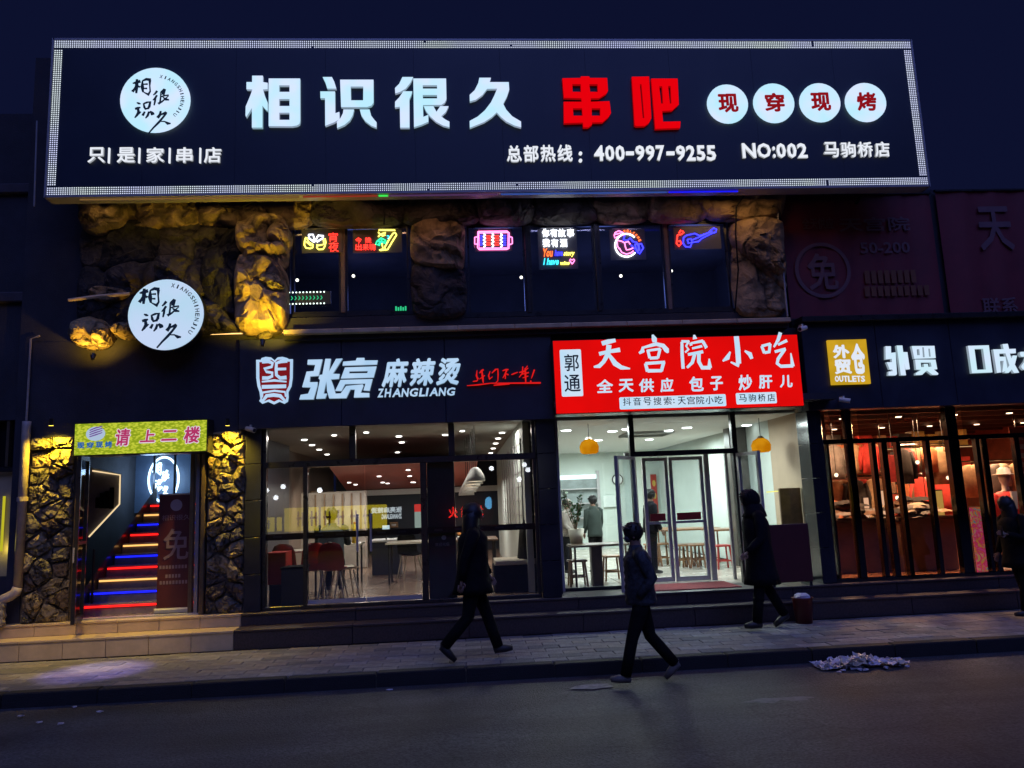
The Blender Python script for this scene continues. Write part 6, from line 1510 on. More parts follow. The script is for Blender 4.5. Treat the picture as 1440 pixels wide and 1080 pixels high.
MB().tube([(x, FY+.2, q1[2]+.35), (x, FY+.2, q1[3]-.35)], .018, 8).build('yellow_tube', emit('tube_green_yellow', (.50, .46, .02), 1.0), nb)
lamp('tube_glow', 'POINT', (x+.05, FY+.17, 1.6), 1.6, (1, .85, .15), .1)
pp = thing('downpipe', 'pale plastic downpipe with an elbow at the left edge of the steps', 'pipe', (W(31, 715, FY-.12)[0], FY-.12, Z2))
xp = W(31, 715, FY-.12)[0]
MB().tube([(xp, FY-.12, W(31, 826, FY-.12)[1]), (xp, FY-.12, W(36, 600, FY-.12)[1]), (xp, FY-.12, zS+.2)], .058, 12).build('pipe', m_pipe, pp, smooth=True)
ze = W(24, 828, FY-.12)[1]
MB().tube([(xp, FY-.12, ze+.02), (xp-.02, FY-.13, ze-.05), (xp-.09, FY-.15, ze-.10), (xp-.17, FY-.17, ze-.13), (xp-.2, FY-.18, ze-.19)], [.066, .068, .068, .066, .064], 12).build('elbow', m_pipe, pp, smooth=True)
rr = random.Random(9)
MB().rings([(xp-.2+rr.uniform(-.01, .01), FY-.18, ze-.17-k*.045, .09+rr.uniform(-.012, .02), .09) for k in range(8)], 12, True, .12, rr).build('lagging', m_lag, pp)
for px, py in ((34, 702),): x, z = W(px, py, FY-.12); MB().rings([(xp, FY-.12, z-.03, .07, .07), (xp, FY-.12, z+.03, .07, .07)], 12).build('coupling', m_pipe, pp)
tag(MB().tube([(W(40, 540, FY-.06)[0], FY-.06, zS+.22), (W(40, 540, FY-.06)[0], FY-.06, W(40, 478, FY)[1]), (W(40, 540, FY-.06)[0]+.12, FY-.06, W(40, 474, FY)[1])], .016, 6).build('conduit', m_pipe), 'thin pale conduit on the dark wall above the downpipe', 'conduit')
tag(MB().tube([(W(52, 170, LY+.3)[0], LY+.3, W(52, 170, LY+.3)[1]), (W(48, 290, LY+.3)[0], LY+.3, W(48, 290, LY+.3)[1])], .012, 6).build('steel_rod', m_alu), 'thin upright steel rod just left of the long signboard', 'rod')

# ================================================================== RIGHT UPPER WALL WITH DARK BANNERS
rw = thing('right_building', 'dark upper storey at the right behind two unlit maroon banners', 'building', (8, FY, 0))
zr_t = W(1250, 264, FY)[1]
MB().box(xr+.15, 16, FY+.1, FY+4, zF1-.2, zr_t).build('upper_wall', m_darkwall, rw)
MB().box(12.6, 16, FY+.1, FY+4, 0, zF1-.2).build('lower_wall', m_darkwall, rw)
MB().bev(xB1, 16, FY-.28, FY+.1, zF1+.03, zF1+.12, .01).build('fascia_top', m_frame, rw)
m_bn = mat('unlit_maroon_banner', (.17, .02, .03), .6, var=.25, scale=1.5); m_bp = mat('unlit_banner_print', (.17, .085, .10), .6, var=.15); m_bo = mat('unlit_orange_print', (.20, .07, .03), .6, var=.15)
def banner(lab, r):
    q = RC(*r, FY+.02); t = thing('wall_banner', lab, 'banner', ((q[0]+q[1])/2, FY+.02, q[2]))
    n = 24; mb = MB()
    for i in range(n+1):
        x = q[0]+(q[1]-q[0])*i/n; y = FY+.03+.012*math.sin(i*1.3)+.008*math.sin(i*2.9)
        mb.v += [(x, y, q[2]), (x, y+.006, q[3])]
    for i in range(n): mb.f.append((2*i, 2*i+2, 2*i+3, 2*i+1))
    mb.build('sheet', m_bn, t, smooth=True)
    for (xx0, xx1, z0, z1) in ((q[0]-.02, q[1]+.02, q[3], q[3]+.03), (q[0]-.02, q[1]+.02, q[2]-.03, q[2])): MB().box(xx0, xx1, FY+.0, FY+.05, z0, z1).build('batten', m_frame, t)
    return t
t = banner('unlit maroon banner with a large ringed character, right of the rock front', (1104, 274, 1318, 446))
def pt(s, r, m=m_bp, bold=.02): return glyph('print', s, RC(*r, FY), FY+.008, .002, m, t, bold)
pt('天宫院', (1180, 305, 1280, 325)); pt('全天供应', (1128, 306, 1172, 322), m_bp, .005); pt('免', (1136, 356, 1178, 408), m_bp, .02); pt('50-200', (1210, 340, 1280, 356)); 
q = RC(1110, 335, 1205, 425, FY); cx, cz = (q[0]+q[1])/2, (q[2]+q[3])/2
MB().tube([(cx+.43*math.cos(a*math.pi/24), FY+.008, cz+.43*math.sin(a*math.pi/24)) for a in range(49)], .03, 6, flat=.05, cap=False).build('print_ring', m_bp, t)
for (a, y0, c, y1) in ((1216, 380, 1290, 398), (1216, 402, 1300, 416)):
    q = RC(a, y0, c, y1, FY); mb = MB(); x = q[0]
    while x < q[1]: mb.box(x, x+.08, FY-.004, FY, q[2], q[3]); x += .11
    mb.build('print_row', m_bo, t, kind='stuff')
t = banner('unlit maroon banner with one large character at the right edge', (1327, 268, 1560, 450))
pt('天', (1376, 290, 1424, 352)); pt('联系', (1382, 418, 1432, 443))
a_, b_ = W(1090, 276, FY-.2), W(1109, 445, FY-.2)
tag(MB().tube([((a_[0]+b_[0])/2, FY-.2, a_[1]), ((a_[0]+b_[0])/2, FY-.2, b_[1])], .014, 6).build('steel_pole', m_alu), 'slim upright steel pole between the rock front and the unlit banners', 'pole')

for i, (pts, lab) in enumerate((([(536, 276), (539, 288), (541, 304), (540, 316)], 'loose black cable hanging below the signboard over the dancer window'), ([(300, 276), (312, 290), (338, 294), (352, 284), (356, 276)], 'slack cable looping under the left part of the signboard'), ([(1046, 276), (1036, 290), (1034, 330), (1038, 380), (1034, 440)], 'black cable running down the right rock column'))):
    Yc = FY-.42
    tag(MB().tube([(W(px, py, Yc)[0], Yc+.02*math.sin(k*2), W(px, py, Yc)[1]) for k, (px, py) in enumerate(pts)], .012, 6).build('cable', m_cloth), lab, 'cable')
# ================================================================== STREET CLUTTER
def camera_thing(px, py, Y, lab, m, d=1):
    x, z = W(px, py, Y); t = thing('security_camera', lab, 'security camera', (x, Y, z))
    MB().tube([(x-.07*d, Y-.05, z-.02), (x+.06*d, Y+.03, z+.02)], [.038, .034], 10).build('camera_body', m, t); MB().box(x-.012, x+.012, Y+.0, Y+.12, z+.02, z+.07).build('mount', m, t)
    MB().tube([(x-.075*d, Y-.053, z-.021), (x-.071*d, Y-.05, z-.02)], .028, 10).build('lens', m_blackgl, t)
camera_thing(352, 604, FY-.2, 'yellow lit security camera at the top of the right stone pillar', m_crm, -1)
camera_thing(1187, 563, FY-.28, 'white security camera under the clothes shop fascia', m_white, -1)
camera_thing(1129, 462, FY-.45, 'small security camera at the top right corner of the red light box sign', m_white)
# maroon board and red bin in front of the pillar right of the snack shop
BYY = 11.35
q = RC(1082, 737, 1141, 829, BYY)
t = thing('a_board', 'unlit maroon display board on the landing right of the snack shop doors', 'display board', ((q[0]+q[1])/2, BYY, Z2))
MB().bev(q[0], q[1], BYY, BYY+.05, Z2+.06, q[3], .01).build('face', m_mar, t)
for x in (q[0]+.02, q[1]-.06): MB().box(x, x+.04, BYY+.0, BYY+.3, Z2, Z2+.06).build('foot', m_frame, t)
q = RC(1112, 815, 1140, 872, 10.8)
xx = (q[0]+q[1])/2
t = thing('red_bin', 'small red plastic bin at the foot of the steps in front of the maroon board', 'bin', (xx, 10.75, .15))
MB().rings([(xx, 10.75, .15, .11, .10), (xx, 10.75, .48, .14, .125), (xx, 10.75, .5, .15, .135), (xx, 10.75, .5, .13, .115), (xx, 10.75, .2, .10, .09)], 14).build('bucket', mat('red_plastic', (.10, .008, .008), .4, var=.15), t, smooth=True)
mb = MB(); rr = random.Random(3); mb.ball((xx, 10.75, .5), .1, 9, 6, 1, 1, .6, .2, rr); mb.build('rubbish', m_litter, t)
# plastic litter by the kerb
lx0, ly0 = G(1150, 938, 0); lx1, _ = G(1250, 925, 0)
t = thing('litter_heap', 'long heap of crumpled white plastic in the gutter at the right', 'litter', ((lx0+lx1)/2, KY-.25, 0))
rr = random.Random(12)
def film(x, y, z, sz, rr):
    mb = MB(); n = 6; ox, oy = rr.uniform(0, 50), rr.uniform(0, 50)
    for j in range(n):
        for i in range(n):
            u, v = i/(n-1)-.5, j/(n-1)-.5; q = Vector((u*3+ox, v*3+oy, 0))
            mb.v.append((x+(u+.35*mn.noise(q*1.7))*sz, y+(v+.35*mn.noise(q*1.7+Vector((9, 9, 9))))*sz*.8, max(.004, z+abs(mn.noise(q*1.3))*sz*.6+.2*abs(mn.noise(q*4))*sz)))
    for j in range(n-1):
        for i in range(n-1): a = j*n+i; mb.f.append((a, a+1, a+n+1, a+n))
    return mb
for k in range(78):
    u = rr.random(); x = lx0+(lx1-lx0)*u; sz = rr.uniform(.07, .19)*(1.1-.5*abs(u-.45))
    film(x, KY-.24+rr.uniform(-.17, .1), rr.uniform(-.01, .07)*(1-abs(2*u-1)), sz, rr).build('crumpled_plastic', (m_litter, m_litter, m_alu, m_crm)[k % 4], t, smooth=k % 2 == 0)
for k in range(10):
    x = lx0+(lx1-lx0)*rr.random(); y = KY-.5+rr.uniform(-.1, .2)
    MB().ball((x, y, .012), .022, 6, 4, 1.4, 1, .5, .4, rr).build('scrap', m_litter, t)
for i, (px, py, lab) in enumerate(((30, 1008, 'pale scrap of paper on the road, leftmost'), (55, 1017, 'larger pale scrap of paper on the road near the left edge'), (86, 1019, 'flat pale ring of paper on the road near the left edge'), (105, 995, 'small paper scrap on the road by the kerb at the left'), (140, 1002, 'tiny paper scrap on the road, right of the other scraps by the kerb'), (548, 971, 'thin pale scrap on the road below the walking woman'))):
    x, y = G(px, py, 0); tag(MB().ball((x, y, .01), .022, 7, 4, 1.6, .9, .35, .45, rr).build('paper_scrap', m_litter), lab, 'litter')
x, y = G(835, 966, 0)
mb = MB(); 
for k in range(14): a = 2*math.pi*k/14; mb.v.append((x+.28*math.cos(a)*rr.uniform(.6, 1.1), y+.12*math.sin(a)*rr.uniform(.6, 1.1), .006))
mb.f = [tuple(range(14))]
tag(mb.build('pale_stain', mat('pale_stain', (.2, .19, .2), .8, var=.5, scale=14)), 'pale chalky stain on the road beside the boy', 'stain')
x, y = G(1095, 985, 0); mb = MB()
for k in range(16): a = 2*math.pi*k/16; mb.v.append((x+.42*math.cos(a)*rr.uniform(.6, 1.1), y+.1*math.sin(a)*rr.uniform(.6, 1.1), .006))
mb.f = [tuple(range(16))]
tag(mb.build('pale_stain', mat('faint_stain', (.13, .13, .14), .7, var=.5, scale=9)), 'faint grey stain on the road below the kerb right of the boy', 'stain')

lamp('added_step_beam', 'SPOT', (-5.0, 8.6, 4.8), 330, (1, .66, .14), .06, (-5.0, 10.95, .4), 36, .8)  # warm fill spot added to brighten the beige steps, from no known lamp
# projected light on the pavement at the left
gx, gy = G(132, 943, .15)
lamp('projector_beam_violet', 'SPOT', (gx+.3, gy-.3, 4.6), 800, (.28, .22, 1), .02, (gx+.05, gy-.05, .15), 19, .7)
lamp('projector_beam_white', 'SPOT', (gx+.25, gy+.1, 4.6), 420, (1, .9, .85), .02, (gx-.02, gy+.18, .15), 12, 1)

# ================================================================== ACROSS THE STREET (seen only as reflections in the glass)
OYY = -14.0; VY = 2*Y1-OYY
ob = thing('opposite_building', 'dark shop row across the street reflected in the shop glass', 'building', (0, OYY, 0))
MB().box(-30, 30, OYY-6, OYY-.3, 0, 7).build('wall', m_darkwall, ob)
def osign(r): return RC(*r, VY)
for r, lab in (((400, 712, 544, 745), 'long yellow lit shop sign across the street'), ((352, 728, 396, 748), 'short yellow lit sign across the street')):
    q = osign(r); t = thing('yellow_sign', lab, 'shop sign', ((q[0]+q[1])/2, OYY, q[2]))
    MB().box(q[0], q[1], OYY-.1, OYY, q[2], q[3]).build('lit_face', emit('far_yellow', (.8, .62, .02), 2.2), t)
    mb = MB(); x = q[0]+.6
    while x < q[1]-.5:
        h = (q[3]-q[2]); mb.box(x, x+.08, OYY+.001, OYY+.02, q[2]+h*.2, q[3]-h*.15).box(x+.2, x+.28, OYY+.001, OYY+.02, q[2]+h*.2, q[3]-h*.2).box(x-.05, x+.32, OYY+.021, OYY+.03, q[2]+h*.5, q[2]+h*.6); x += .62
    mb.build('red_strokes', mat('far_red_stroke', (.3, .02, .02), .5, var=0), t, kind='stuff')
q = osign((628, 712, 682, 728)); t = thing('red_letter_sign', 'red lit characters across the street', 'shop sign', ((q[0]+q[1])/2, OYY, q[2]))
for k, ch in enumerate('地摊火'):
    w_ = (q[1]-q[0])/3
    # facing the glass, so it mirrors
    glyph('character', ch, (q[1]-(k+1)*w_+.08, q[1]-k*w_-.08, q[2], q[3]), OYY, .05, emit('far_red', (1, .02, .01), 9), t, .02, mirror=True)
q = osign((682, 699, 693, 716)); cx, cz = (q[0]+q[1])/2, (q[2]+q[3])/2
t = thing('blue_round_sign', 'round pale blue lit sign across the street', 'shop sign', (cx, OYY, cz))
MB().disc(cx, cz, (q[1]-q[0])/2, (q[3]-q[2])/2, OYY-.05, OYY).build('lit_face', emit('far_blue', (.15, .55, 1), 6), t)
GL = ['low in the far left pane', 'lowest in the far left pane', 'highest in the far left pane', 'in the left door pane', 'in the right pane by the pendants', 'highest in the far right pane corner', 'just below the highest glint at the right', 'lowest of three glints at the far right']
for k, (px, py) in enumerate(((382, 690), (395, 700), (405, 685), (455, 690), (690, 660), (735, 655), (740, 662), (728, 675))):
    x, z = W(px, py, VY); t = thing('street_lamp', 'bright street lamp across the street, glinting '+GL[k], 'street lamp', (x, OYY+1, 0), 'street lamps across the street')
    MB().tube([(x, OYY+1, 0), (x, OYY+1, z)], .05, 6).build('post', m_frame, t); MB().ball((x, OYY+1, z), .12, 8, 5).build('lamp_head', emit('far_lamp', (.9, .95, 1), 12), t)

# ================================================================== PEOPLE
def skin_body(name, joints, edges, root, m, par, sub=1):
    me = bpy.data.meshes.new('b'); names = list(joints); me.from_pydata([joints[n][0] for n in names], [(names.index(a), names.index(b)) for a, b in edges], [])
    o = bpy.data.objects.new('b', me); COL.objects.link(o)
    o.modifiers.new('s', 'SKIN'); sv = me.skin_vertices[0].data
    for i, n in enumerate(names):
        r = joints[n][1]; sv[i].radius = r if isinstance(r, tuple) else (r, r); sv[i].use_root = (n == root)
    sb = o.modifiers.new('u', 'SUBSURF'); sb.levels = sub; sb.render_levels = sub
    bpy.context.view_layer.update()
    m2 = bpy.data.meshes.new_from_object(o.evaluated_get(bpy.context.evaluated_depsgraph_get()))
    v = [tuple(q.co) for q in m2.vertices]; f = [tuple(p.vertices) for p in m2.polygons]
    bpy.data.objects.remove(o); bpy.data.meshes.remove(me); bpy.data.meshes.remove(m2)
    return v, f
def hand(mb, wr, d, side, r=1.0, curl=.5):
    d = Vector(d).normalized(); s = Vector((0, side, 0)); inn = d.cross(s).normalized()
    s = s*1.0
    mb.tube([tuple(wr), tuple(wr+d*.035), tuple(wr+d*.085)], [.024*r, .032*r, .034*r], 8, flat=.55, ax=inn)
    for k, (o_, L) in enumerate(((-.027, .065), (-.009, .075), (.009, .07), (.026, .055))):
        # fingers spread along the fore-aft direction of the palm
        fa = inn; b0 = wr+d*.08+fa*o_*r
        p1 = b0+d*L*.5*r; p2 = p1+(d*math.cos(curl)+s*-math.sin(curl)*.8)*L*.32*r; p3 = p2+(d*math.cos(curl*2)+s*-math.sin(curl*2)*.8)*L*.26*r
        mb.tube([tuple(b0-d*.02), tuple(p1), tuple(p2), tuple(p3)], [.0095*r, .009*r, .008*r, .006*r], 6)
    tb = wr+d*.03+inn*-.022*r
    mb.tube([tuple(tb), tuple(tb+(d*.6-inn*.7).normalized()*.035), tuple(tb+(d*.9-inn*.35).normalized()*.062)], [.012*r, .010*r, .007*r], 6)
def person(lab, x, y, z, h=1.68, face=0, tL=(22, 8), tR=(-18, 30), aL=(-15, 15), aR=(15, 15), lean=3, coat=None, coat_len=.50, coat_m=None, trouser_m=None, shoe_m=None, hair='short', seated=False, hood=False, puffy=False, name='person', headtilt=0, wide=1.0, hands=True):
    coat_m = coat_m or m_cloth; trouser_m = trouser_m or m_cloth; shoe_m = shoe_m or m_shoe
    R = math.radians; k = h/1.70
    t = thing(name, lab, 'person', (x, y, z), None, 0); t.rotation_euler = (0, 0, face); ORG[t.name] = Vector((0, 0, 0))
    def leg(a, b, sy):
        hip = Vector((0, sy*.085*k*wide, .90*k)); kn = hip+Vector((math.sin(R(a)), 0, -math.cos(R(a))))*.43*k
        an = kn+Vector((math.sin(R(a-b)), 0, -math.cos(R(a-b))))*.42*k
        fa = R(a-b)*.75 if not seated else 0
        pit = R(a-b) if a-b < 0 else R(a-b)*.5
        toe = an+Vector((math.cos(pit)*.17, 0, -.045+math.sin(pit)*.17))*k
        heel = an+Vector((-.055*math.cos(pit), 0, -.05-.055*math.sin(pit)))*k
        return hip, kn, an, toe, heel
    L = leg(tL[0], tL[1], 1); Rr = leg(tR[0], tR[1], -1)
    low = min(min(p.z for p in (L[3], L[4], L[2]-Vector((0, 0, .06)))), min(p.z for p in (Rr[3], Rr[4], Rr[2]-Vector((0, 0, .06)))))-.03*k
    dz = Vector((0, 0, -low)); L = [p+dz for p in L]; Rr = [p+dz for p in Rr]
    pel = (L[0]+Rr[0])/2+Vector((0, 0, .04*k)); ln = Vector((math.sin(R(lean)), 0, math.cos(R(lean))))
    w_ = pel+ln*.16*k; ch = pel+ln*.38*k; nk = pel+ln*.54*k; hd0 = nk+Vector((math.sin(R(lean+headtilt*.5)), 0, math.cos(R(lean+headtilt*.5))))*.06*k
    hl = Vector((math.sin(R(lean+headtilt)), 0, math.cos(R(lean+headtilt)))); hf = Vector((hl.z, 0, -hl.x))
    hc = hd0+hl*.10*k+hf*.015*k; ht = hd0+hl*.185*k
    def arm(a, b, sy):
        sh = ch+ln*.10*k+Vector((0, sy*.175*k*wide, 0)); el = sh+Vector((math.sin(R(a)), sy*.10, -math.cos(R(a)))).normalized()*.28*k
        wr = el+Vector((math.sin(R(a+b)), sy*-.03, -math.cos(R(a+b)))).normalized()*.25*k
        return sh, el, wr
    A1 = arm(aL[0], aL[1], 1); A2 = arm(aR[0], aR[1], -1)
    J = {'pel': (pel, .13*k), 'w': (w_, .115*k), 'ch': (ch, .125*k), 'nk': (nk, .055*k), 'h0': (hd0, .055*k), 'hc': (hc, (.075*k, .088*k)), 'ht': (ht, .055*k)}
    Ed = [('pel', 'w'), ('w', 'ch'), ('ch', 'nk'), ('nk', 'h0'), ('h0', 'hc'), ('hc', 'ht')]
    for nme, lg in (('L', L), ('R', Rr)):
        J[nme+'h'] = (lg[0], .085*k); J[nme+'k'] = (lg[1], .055*k); J[nme+'a'] = (lg[2], .038*k); J[nme+'t'] = (lg[3], .03*k)
        Ed += [('pel', nme+'h'), (nme+'h', nme+'k'), (nme+'k', nme+'a'), (nme+'a', nme+'t')]
    for nme, ar in (('A', A1), ('B', A2)):
        J[nme+'s'] = (ar[0], .055*k); J[nme+'e'] = (ar[1], .04*k); J[nme+'w'] = (ar[2], .026*k)
        Ed += [('ch', nme+'s'), (nme+'s', nme+'e'), (nme+'e', nme+'w')]
    J = {n: (tuple(p), r) for n, (p, r) in J.items()}
    v, f = skin_body(name, J, Ed, 'pel', m_skin, t, 2)
    mb = MB(); mb.v = v; mb.f = f
    hp = Vector(hc)
    # nose, ears, chin on the head
    mb.tube([tuple(hp+hf*.075*k+hl*.02*k), tuple(hp+hf*.105*k-hl*.015*k), tuple(hp+hf*.085*k-hl*.03*k)], [.01*k, .015*k, .008*k], 6)
    for s in (-1, 1): mb.ball(tuple(hp+Vector((0, s*.078*k, -.005*k))), .028*k, 7, 5, .7, .3, 1)
    if hands:
        hand(mb, A1[2], A1[2]-A1[1], 1, k); hand(mb, A2[2], A2[2]-A2[1], -1, k)
    mb.build('body', m_skin, t, smooth=True)
    ey = MB()
    for s in (-1, 1): ey.ball(tuple(hp+hf*.082*k+Vector((0, s*.03*k, .022*k))), .010*k, 6, 4)
    ey.build('eyes', m_hair, t)
    MB().box(hp.x+.082*k, hp.x+.092*k, hp.y-.022*k, hp.y+.022*k, hp.z-.056*k, hp.z-.048*k).build('mouth', mat('lip', (.25, .09, .08), .5, var=0), t)
    # hair
    hr = MB(); rr = random.Random(int(h*1000)+len(lab))
    hr.ball(tuple(hp+hl*.04*k-hf*.018*k), .118*k, 18, 11, 1.0, .88, .98, .07, rr)
    if hair == 'long':
        hr.rings([(hp.x-.02*k, hp.y, hp.z+.07*k, .10*k, .10*k), (hp.x-.035*k, hp.y, hp.z-.02*k, .105*k, .115*k), (hp.x-.045*k, hp.y, hp.z-.10*k, .105*k, .125*k), (hp.x-.05*k, hp.y, hp.z-.18*k, .105*k, .13*k), (hp.x-.055*k, hp.y, hp.z-.25*k, .09*k, .12*k), (hp.x-.06*k, hp.y, hp.z-.31*k, .05*k, .08*k)], 18, True, .07, rr)
    else:
        for j in range(60):
            a = rr.uniform(0, 6.28); e = rr.uniform(.1, 1.3); d = Vector((math.cos(a)*math.cos(e), math.sin(a)*math.cos(e), math.sin(e)))
            p = hp+hl*.04*k-hf*.018*k+d*.1*k; hr.tube([tuple(p), tuple(p+d*.022*k+hf*rr.uniform(-.02, .03)*k)], [.018*k, .003*k], 5)
    if hair == 'cap':
        hr2 = MB(); hr2.ball(tuple(hp+hl*.055*k), .112*k, 14, 8, 1, .9, .85); hr2.rings([(hp.x+.07*k, hp.y, hp.z+.055*k, .1*k, .075*k), (hp.x+.075*k, hp.y, hp.z+.065*k, .1*k, .075*k)], 14); hr2.build('cap', coat_m, t, smooth=True)
    hr.build('hair', m_hair, t, smooth=True)
    if hood:
        hd = MB(); hd.ball(tuple(hp-hf*.03*k+hl*.01*k), .135*k, 14, 9, .95, .95, 1.05); hd.rings([(hp.x-.04*k, hp.y, hp.z-.04*k, .12*k, .12*k), (nk.x-.02*k, nk.y, nk.z-.0*k, .14*k, .15*k), (ch.x, ch.y, ch.z+.10*k, .16*k, .2*k)], 14)
        hd.build('hood', coat_m, t, smooth=True)
    # jacket or coat
    cm = MB(); zt_ = ch.z+.13*k; zb_ = pel.z-(coat_len-.42)*k*1.0
    def ax_(z):
        u = (z-pel.z)/max(.01, (nk.z-pel.z)); return pel.x+(nk.x-pel.x)*u if u > 0 else pel.x+u*.02
    lv = []
    n = 15 if puffy else 9
    for i in range(n+1):
        u = i/n; z_ = zb_+(zt_-zb_)*u
        sh = .19*wide if u > .72 else .165*wide+.02*(1-u)
        dpt = (.15+.02*(1-u))*wide
        if u > .88: sh *= 1-(u-.88)*3.0; dpt *= 1-(u-.88)*2.2
        pf = 1+(.06 if puffy and i % 2 else 0)
        if u < .3 and coat_len > .6: dpt *= 1+.25*(.3-u)/.3; sh *= 1+.1*(.3-u)/.3
        lv.append((ax_(z_), 0, z_, dpt*k*pf, sh*k*pf))
    lv.append((nk.x, 0, nk.z+.0*k, .085*k, .095*k)); lv.append((nk.x+.01, 0, nk.z+.05*k, .075*k, .08*k))
    cm.rings(lv, 22, True, .035, rr)
    for ar, s in ((A1, 1), (A2, -1)):
        sh, el, wr = ar; m1 = sh.lerp(el, .5); m2_ = el.lerp(wr, .5); q_ = 1.12 if puffy else 1
        cm.tube([tuple(sh+Vector((0, -s*.05*k, .01*k))), tuple(sh), tuple(m1), tuple(el), tuple(m2_), tuple(wr-(wr-el).normalized()*.0)], [.085*k, .08*k*q_, .068*k*q_, .06*k*q_, .054*k*q_, .045*k], 10)
    cm.build('jacket' if coat_len < .6 else 'coat', coat_m, t, smooth=True)
    tr = MB()
    tr.rings([(pel.x, 0, pel.z+.08*k, .12*k, .15*k), (pel.x, 0, pel.z-.02*k, .125*k, .165*k), (pel.x, 0, pel.z-.09*k, .10*k, .15*k)], 16)
    for lg in (L, Rr):
        hip, kn, an = lg[:3]
        tr.tube([tuple(hip+Vector((0, 0, .02))), tuple(hip.lerp(kn, .35)), tuple(kn), tuple(kn.lerp(an, .4)), tuple(an.lerp(kn, .02))], [.10*k, .093*k, .07*k, .068*k, .062*k], 12)
    tr.build('trousers', trouser_m, t, smooth=True)
    for lg in (L, Rr):
        an, toe, heel = lg[2:5]
        so = MB(); up_ = Vector((0, 0, 1)); so.tube([tuple(heel+Vector((0, 0, .02))), tuple(heel.lerp(toe, .25)+Vector((0, 0, .03*k))), tuple(heel.lerp(toe, .6)+Vector((0, 0, .015*k))), tuple(toe)], [.038*k, .05*k, .045*k, .028*k], 10)
        so.tube([tuple(an+Vector((0, 0, .05*k))), tuple(heel.lerp(toe, .25)+Vector((0, 0, .03*k)))], [.045*k, .048*k], 10)
        so.build('shoe', shoe_m, t, smooth=True)
    return t, dict(A1=A1, A2=A2, ch=ch, hp=hp, k=k)
wx0, wy = G(632, 932, .15); wx1, _ = G(715, 928, .15)
p, d = person('tall person in a dark coat striding right along the pavement, hair to the collar', (wx0+wx1)/2-.04, 9.45, .15, 1.72, 0, tL=(20, 2), tR=(-10, 32), aL=(14, 14), aR=(-22, 12), lean=2, coat_len=.62, hair='long', wide=1.16)
bx_, by_ = G(905, 958, 0)
p, d = person('boy in a grey blue padded jacket walking left on the road, hands in pockets', bx_, 8.5, 0, 1.60, math.pi, tL=(20, 6), tR=(-14, 26), aL=(-24, 62), aR=(-20, 60), lean=2, coat_len=.50, coat_m=m_puff, trouser_m=m_cloth, shoe_m=m_shoe2, hair='short', puffy=True, hands=False, headtilt=6, wide=1.02)
mask = MB().ball((d['hp'].x+.055, 0, d['hp'].z-.03), .055, 10, 6, .8, 1.05, .8).build('face_mask', mat('pale_mask', (.05, .055, .07), .7, var=0), p, smooth=True)
cx3, _ = G(1078, 880, .15)
p, d = person('hooded person in a long dark coat walking left below the silver doors', cx3-.12, 10.45, .15, 1.74, math.pi, tL=(10, 1), tR=(-15, 14), aL=(4, 45), aR=(-10, 12), lean=3, coat_len=.82, coat_m=m_navy, hood=True, wide=1.12, headtilt=14)
wr = d['A1'][2]
bag = thing('carrier_bag', 'small pale plastic bag in the hand of the hooded person', 'bag', (0, 0, 0)); bag.matrix_world = Matrix.Translation((0, 0, 0)); ORG[bag.name] = Vector((0, 0, 0))
wx = d['A2'][2]; X = cx3-.12-wx.x; Yb = 10.45-wx.y; Zz = .15+wx.z
rr = random.Random(8)
bag.location = (X, Yb, Zz)
MB().rings([(0, 0, -.34, .06, .04), (0, 0, -.30, .10, .06), (0, 0, -.2, .09, .06), (0, 0, -.12, .04, .03), (0, 0, -.09, .012, .012)], 12, True, .15, rr).build('bag_body', m_litter, bag)
MB().tube([(0, 0, -.10), (.02, 0, -.05), (0, 0, -.02)], .006, 5).build('bag_handle', m_litter, bag)
ex_, _ = G(1412, 862, .15)
p, d = person('black clad person at the right edge holding a lit phone', ex_+.03, 10.3, .15, 1.52, math.pi, tL=(8, 2), tR=(-8, 6), aL=(10, 95), aR=(4, 20), lean=4, coat_len=.66, hair='long', wide=1.3, headtilt=22)
w1_ = d['A1'][2]; ph = thing('phone', 'phone with a faint blue lit screen held by the person at the right edge', 'phone', (ex_+.03-w1_.x-.09, 10.3-w1_.y, .15+w1_.z+.05))
o_ = ph.location.copy()
MB().box(o_.x-.004, o_.x+.004, o_.y-.035, o_.y+.035, o_.z-.07, o_.z+.07).build('case', m_frame, ph); MB().box(o_.x+.0045, o_.x+.0055, o_.y-.032, o_.y+.032, o_.z-.066, o_.z+.066).build('screen', emit('phone_blue', (.1, .3, .9), 1.2), ph)
# people indoors
x = W(839, 700, 14.2)[0]
person('man in a dark jacket standing in the snack shop beyond the plant', x, 14.6, Z2, 1.34, math.pi/2+.3, tL=(0, 0), tR=(0, 0), aL=(5, 20), aR=(5, 20), lean=2, coat_len=.55, coat_m=mat('green_black_cloth', (.03, .045, .04), .8, var=.3))
x = W(796, 712, 14.6)[0]
person('person in a pale hat and grey jacket at the far left inside the snack shop', x, 14.7, Z2, 1.30, -.5, tL=(0, 0), tR=(0, 0), aL=(5, 40), aR=(5, 40), coat_m=mat('warm_grey_cloth', (.3, .26, .23), .8, var=.3), hair='cap')
x = W(914, 700, 13.8)[0]
person('person in dark clothes half hidden behind the left silver door', x, 13.9, Z2, 1.40, .2, tL=(0, 0), tR=(0, 0), aL=(0, 30), aR=(0, 30), coat_m=m_navy)
x = W(469, 760, 13.55)[0]
p, d = person('man seated with his back to the window in a navy jacket with a pale print', x, 13.25, Z2+.0, 1.68, math.pi/2, tL=(84, 84), tR=(84, 84), aL=(35, 50), aR=(35, 50), lean=10, coat_len=.46, coat_m=mat('teal_navy_cloth', (.025, .04, .055), .75, var=.3), seated=True, wide=1.25)
c = d['ch']; glyph('back_print', '8', (-.045, .045, 0, .15), 0, .004, m_white, p, .03)
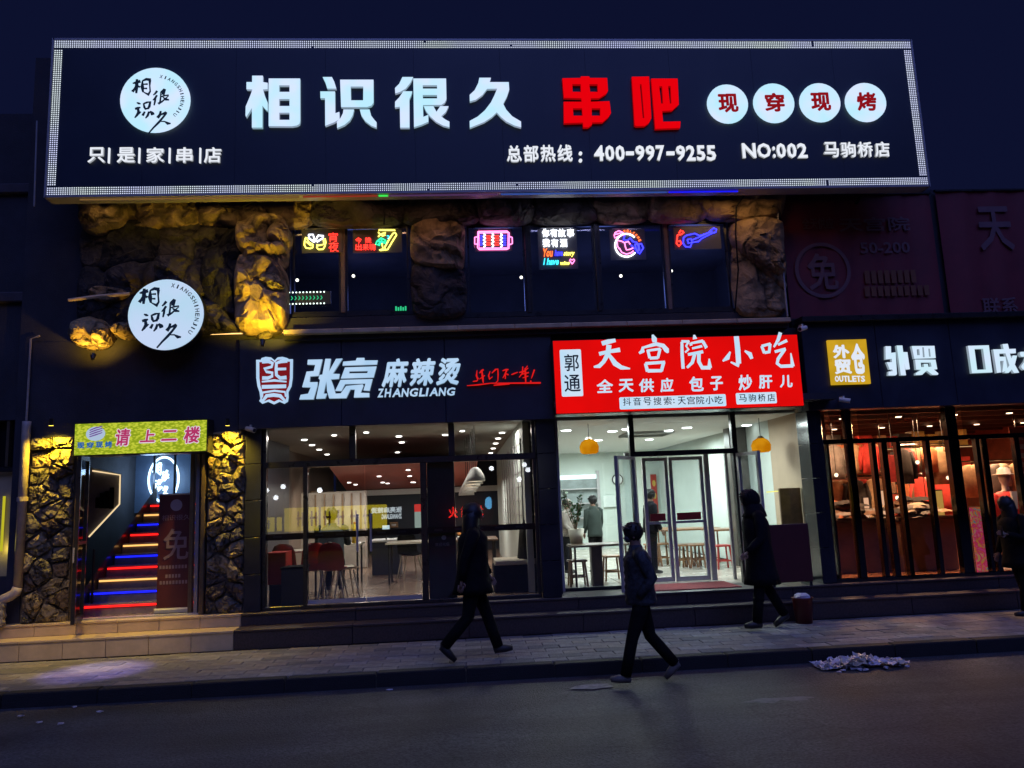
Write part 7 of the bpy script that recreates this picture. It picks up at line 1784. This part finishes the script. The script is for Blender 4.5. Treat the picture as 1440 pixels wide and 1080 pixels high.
bp = [o for o in p.children if o.name.startswith('back_print')][0]; bp.rotation_euler = (0, 0, -math.pi/2); bp.location = (c.x-.17, 0, c.z-.12)

# mannequin in a red jacket
mx, _ = W(1416, 700, 12.15); my_ = 12.15
t = thing('mannequin', 'shop mannequin in a pale brimmed hat and bright red jacket', 'mannequin', (mx, my_, Z2))
zb_ = Z2+.12
m_man = mat('mannequin_white', (.6, .55, .5), .35, var=.05); m_rj = mat('red_jacket', (.62, .03, .02), .6, var=.25, scale=6, bump=.3)
hz = W(1414, 672, my_)[1]
MB().slab(mx-.22, mx+.22, my_-.18, my_+.18, Z2, Z2+.03).build('plinth', m_white, t)
MB().rings([(mx, my_, Z2+.03, .09, .08), (mx, my_, Z2+.6, .13, .10), (mx, my_, Z2+.95, .17, .12), (mx, my_, hz-.42, .19, .12), (mx, my_, hz-.26, .2, .10), (mx, my_, hz-.2, .06, .055), (mx, my_, hz-.1, .055, .055), (mx, my_, hz-.06, .07, .08), (mx, my_, hz+.02, .085, .10), (mx, my_, hz+.10, .05, .06)], 16).build('figure', m_man, t, smooth=True)
rr = random.Random(15)
jk = MB(); jk.rings([(mx, my_, hz-.98, .33, .19), (mx, my_, hz-.75, .32, .19), (mx, my_, hz-.5, .31, .18), (mx, my_, hz-.3, .28, .15), (mx, my_, hz-.22, .13, .10)], 18, True, .04, rr)
for s in (-1, 1): jk.tube([(mx+s*.22, my_, hz-.28), (mx+s*.37, my_-.02, hz-.45), (mx+s*.43, my_-.06, hz-.68), (mx+s*.36, my_-.16, hz-.84)], [.09, .10, .09, .065], 10)
jk.build('jacket', m_rj, t, smooth=True)
MB().poly([(mx-.05, hz-.22), (mx+.05, hz-.22), (mx+.03, hz-.5), (mx-.03, hz-.5)], my_-.185, my_-.15).build('shirt_front', m_white, t)
MB().rings([(mx, my_, hz+.05, .17, .17), (mx, my_, hz+.065, .17, .17), (mx, my_, hz+.07, .10, .11), (mx, my_, hz+.15, .09, .10), (mx, my_, hz+.17, .04, .05)], 18).build('hat', m_crm, t, smooth=True)
lamp('window_spot', 'SPOT', (mx-.1, Y3+.2, zt3-.15), 150, (1, .6, .4), .04, (mx, my_, hz-.3), 50, .7)
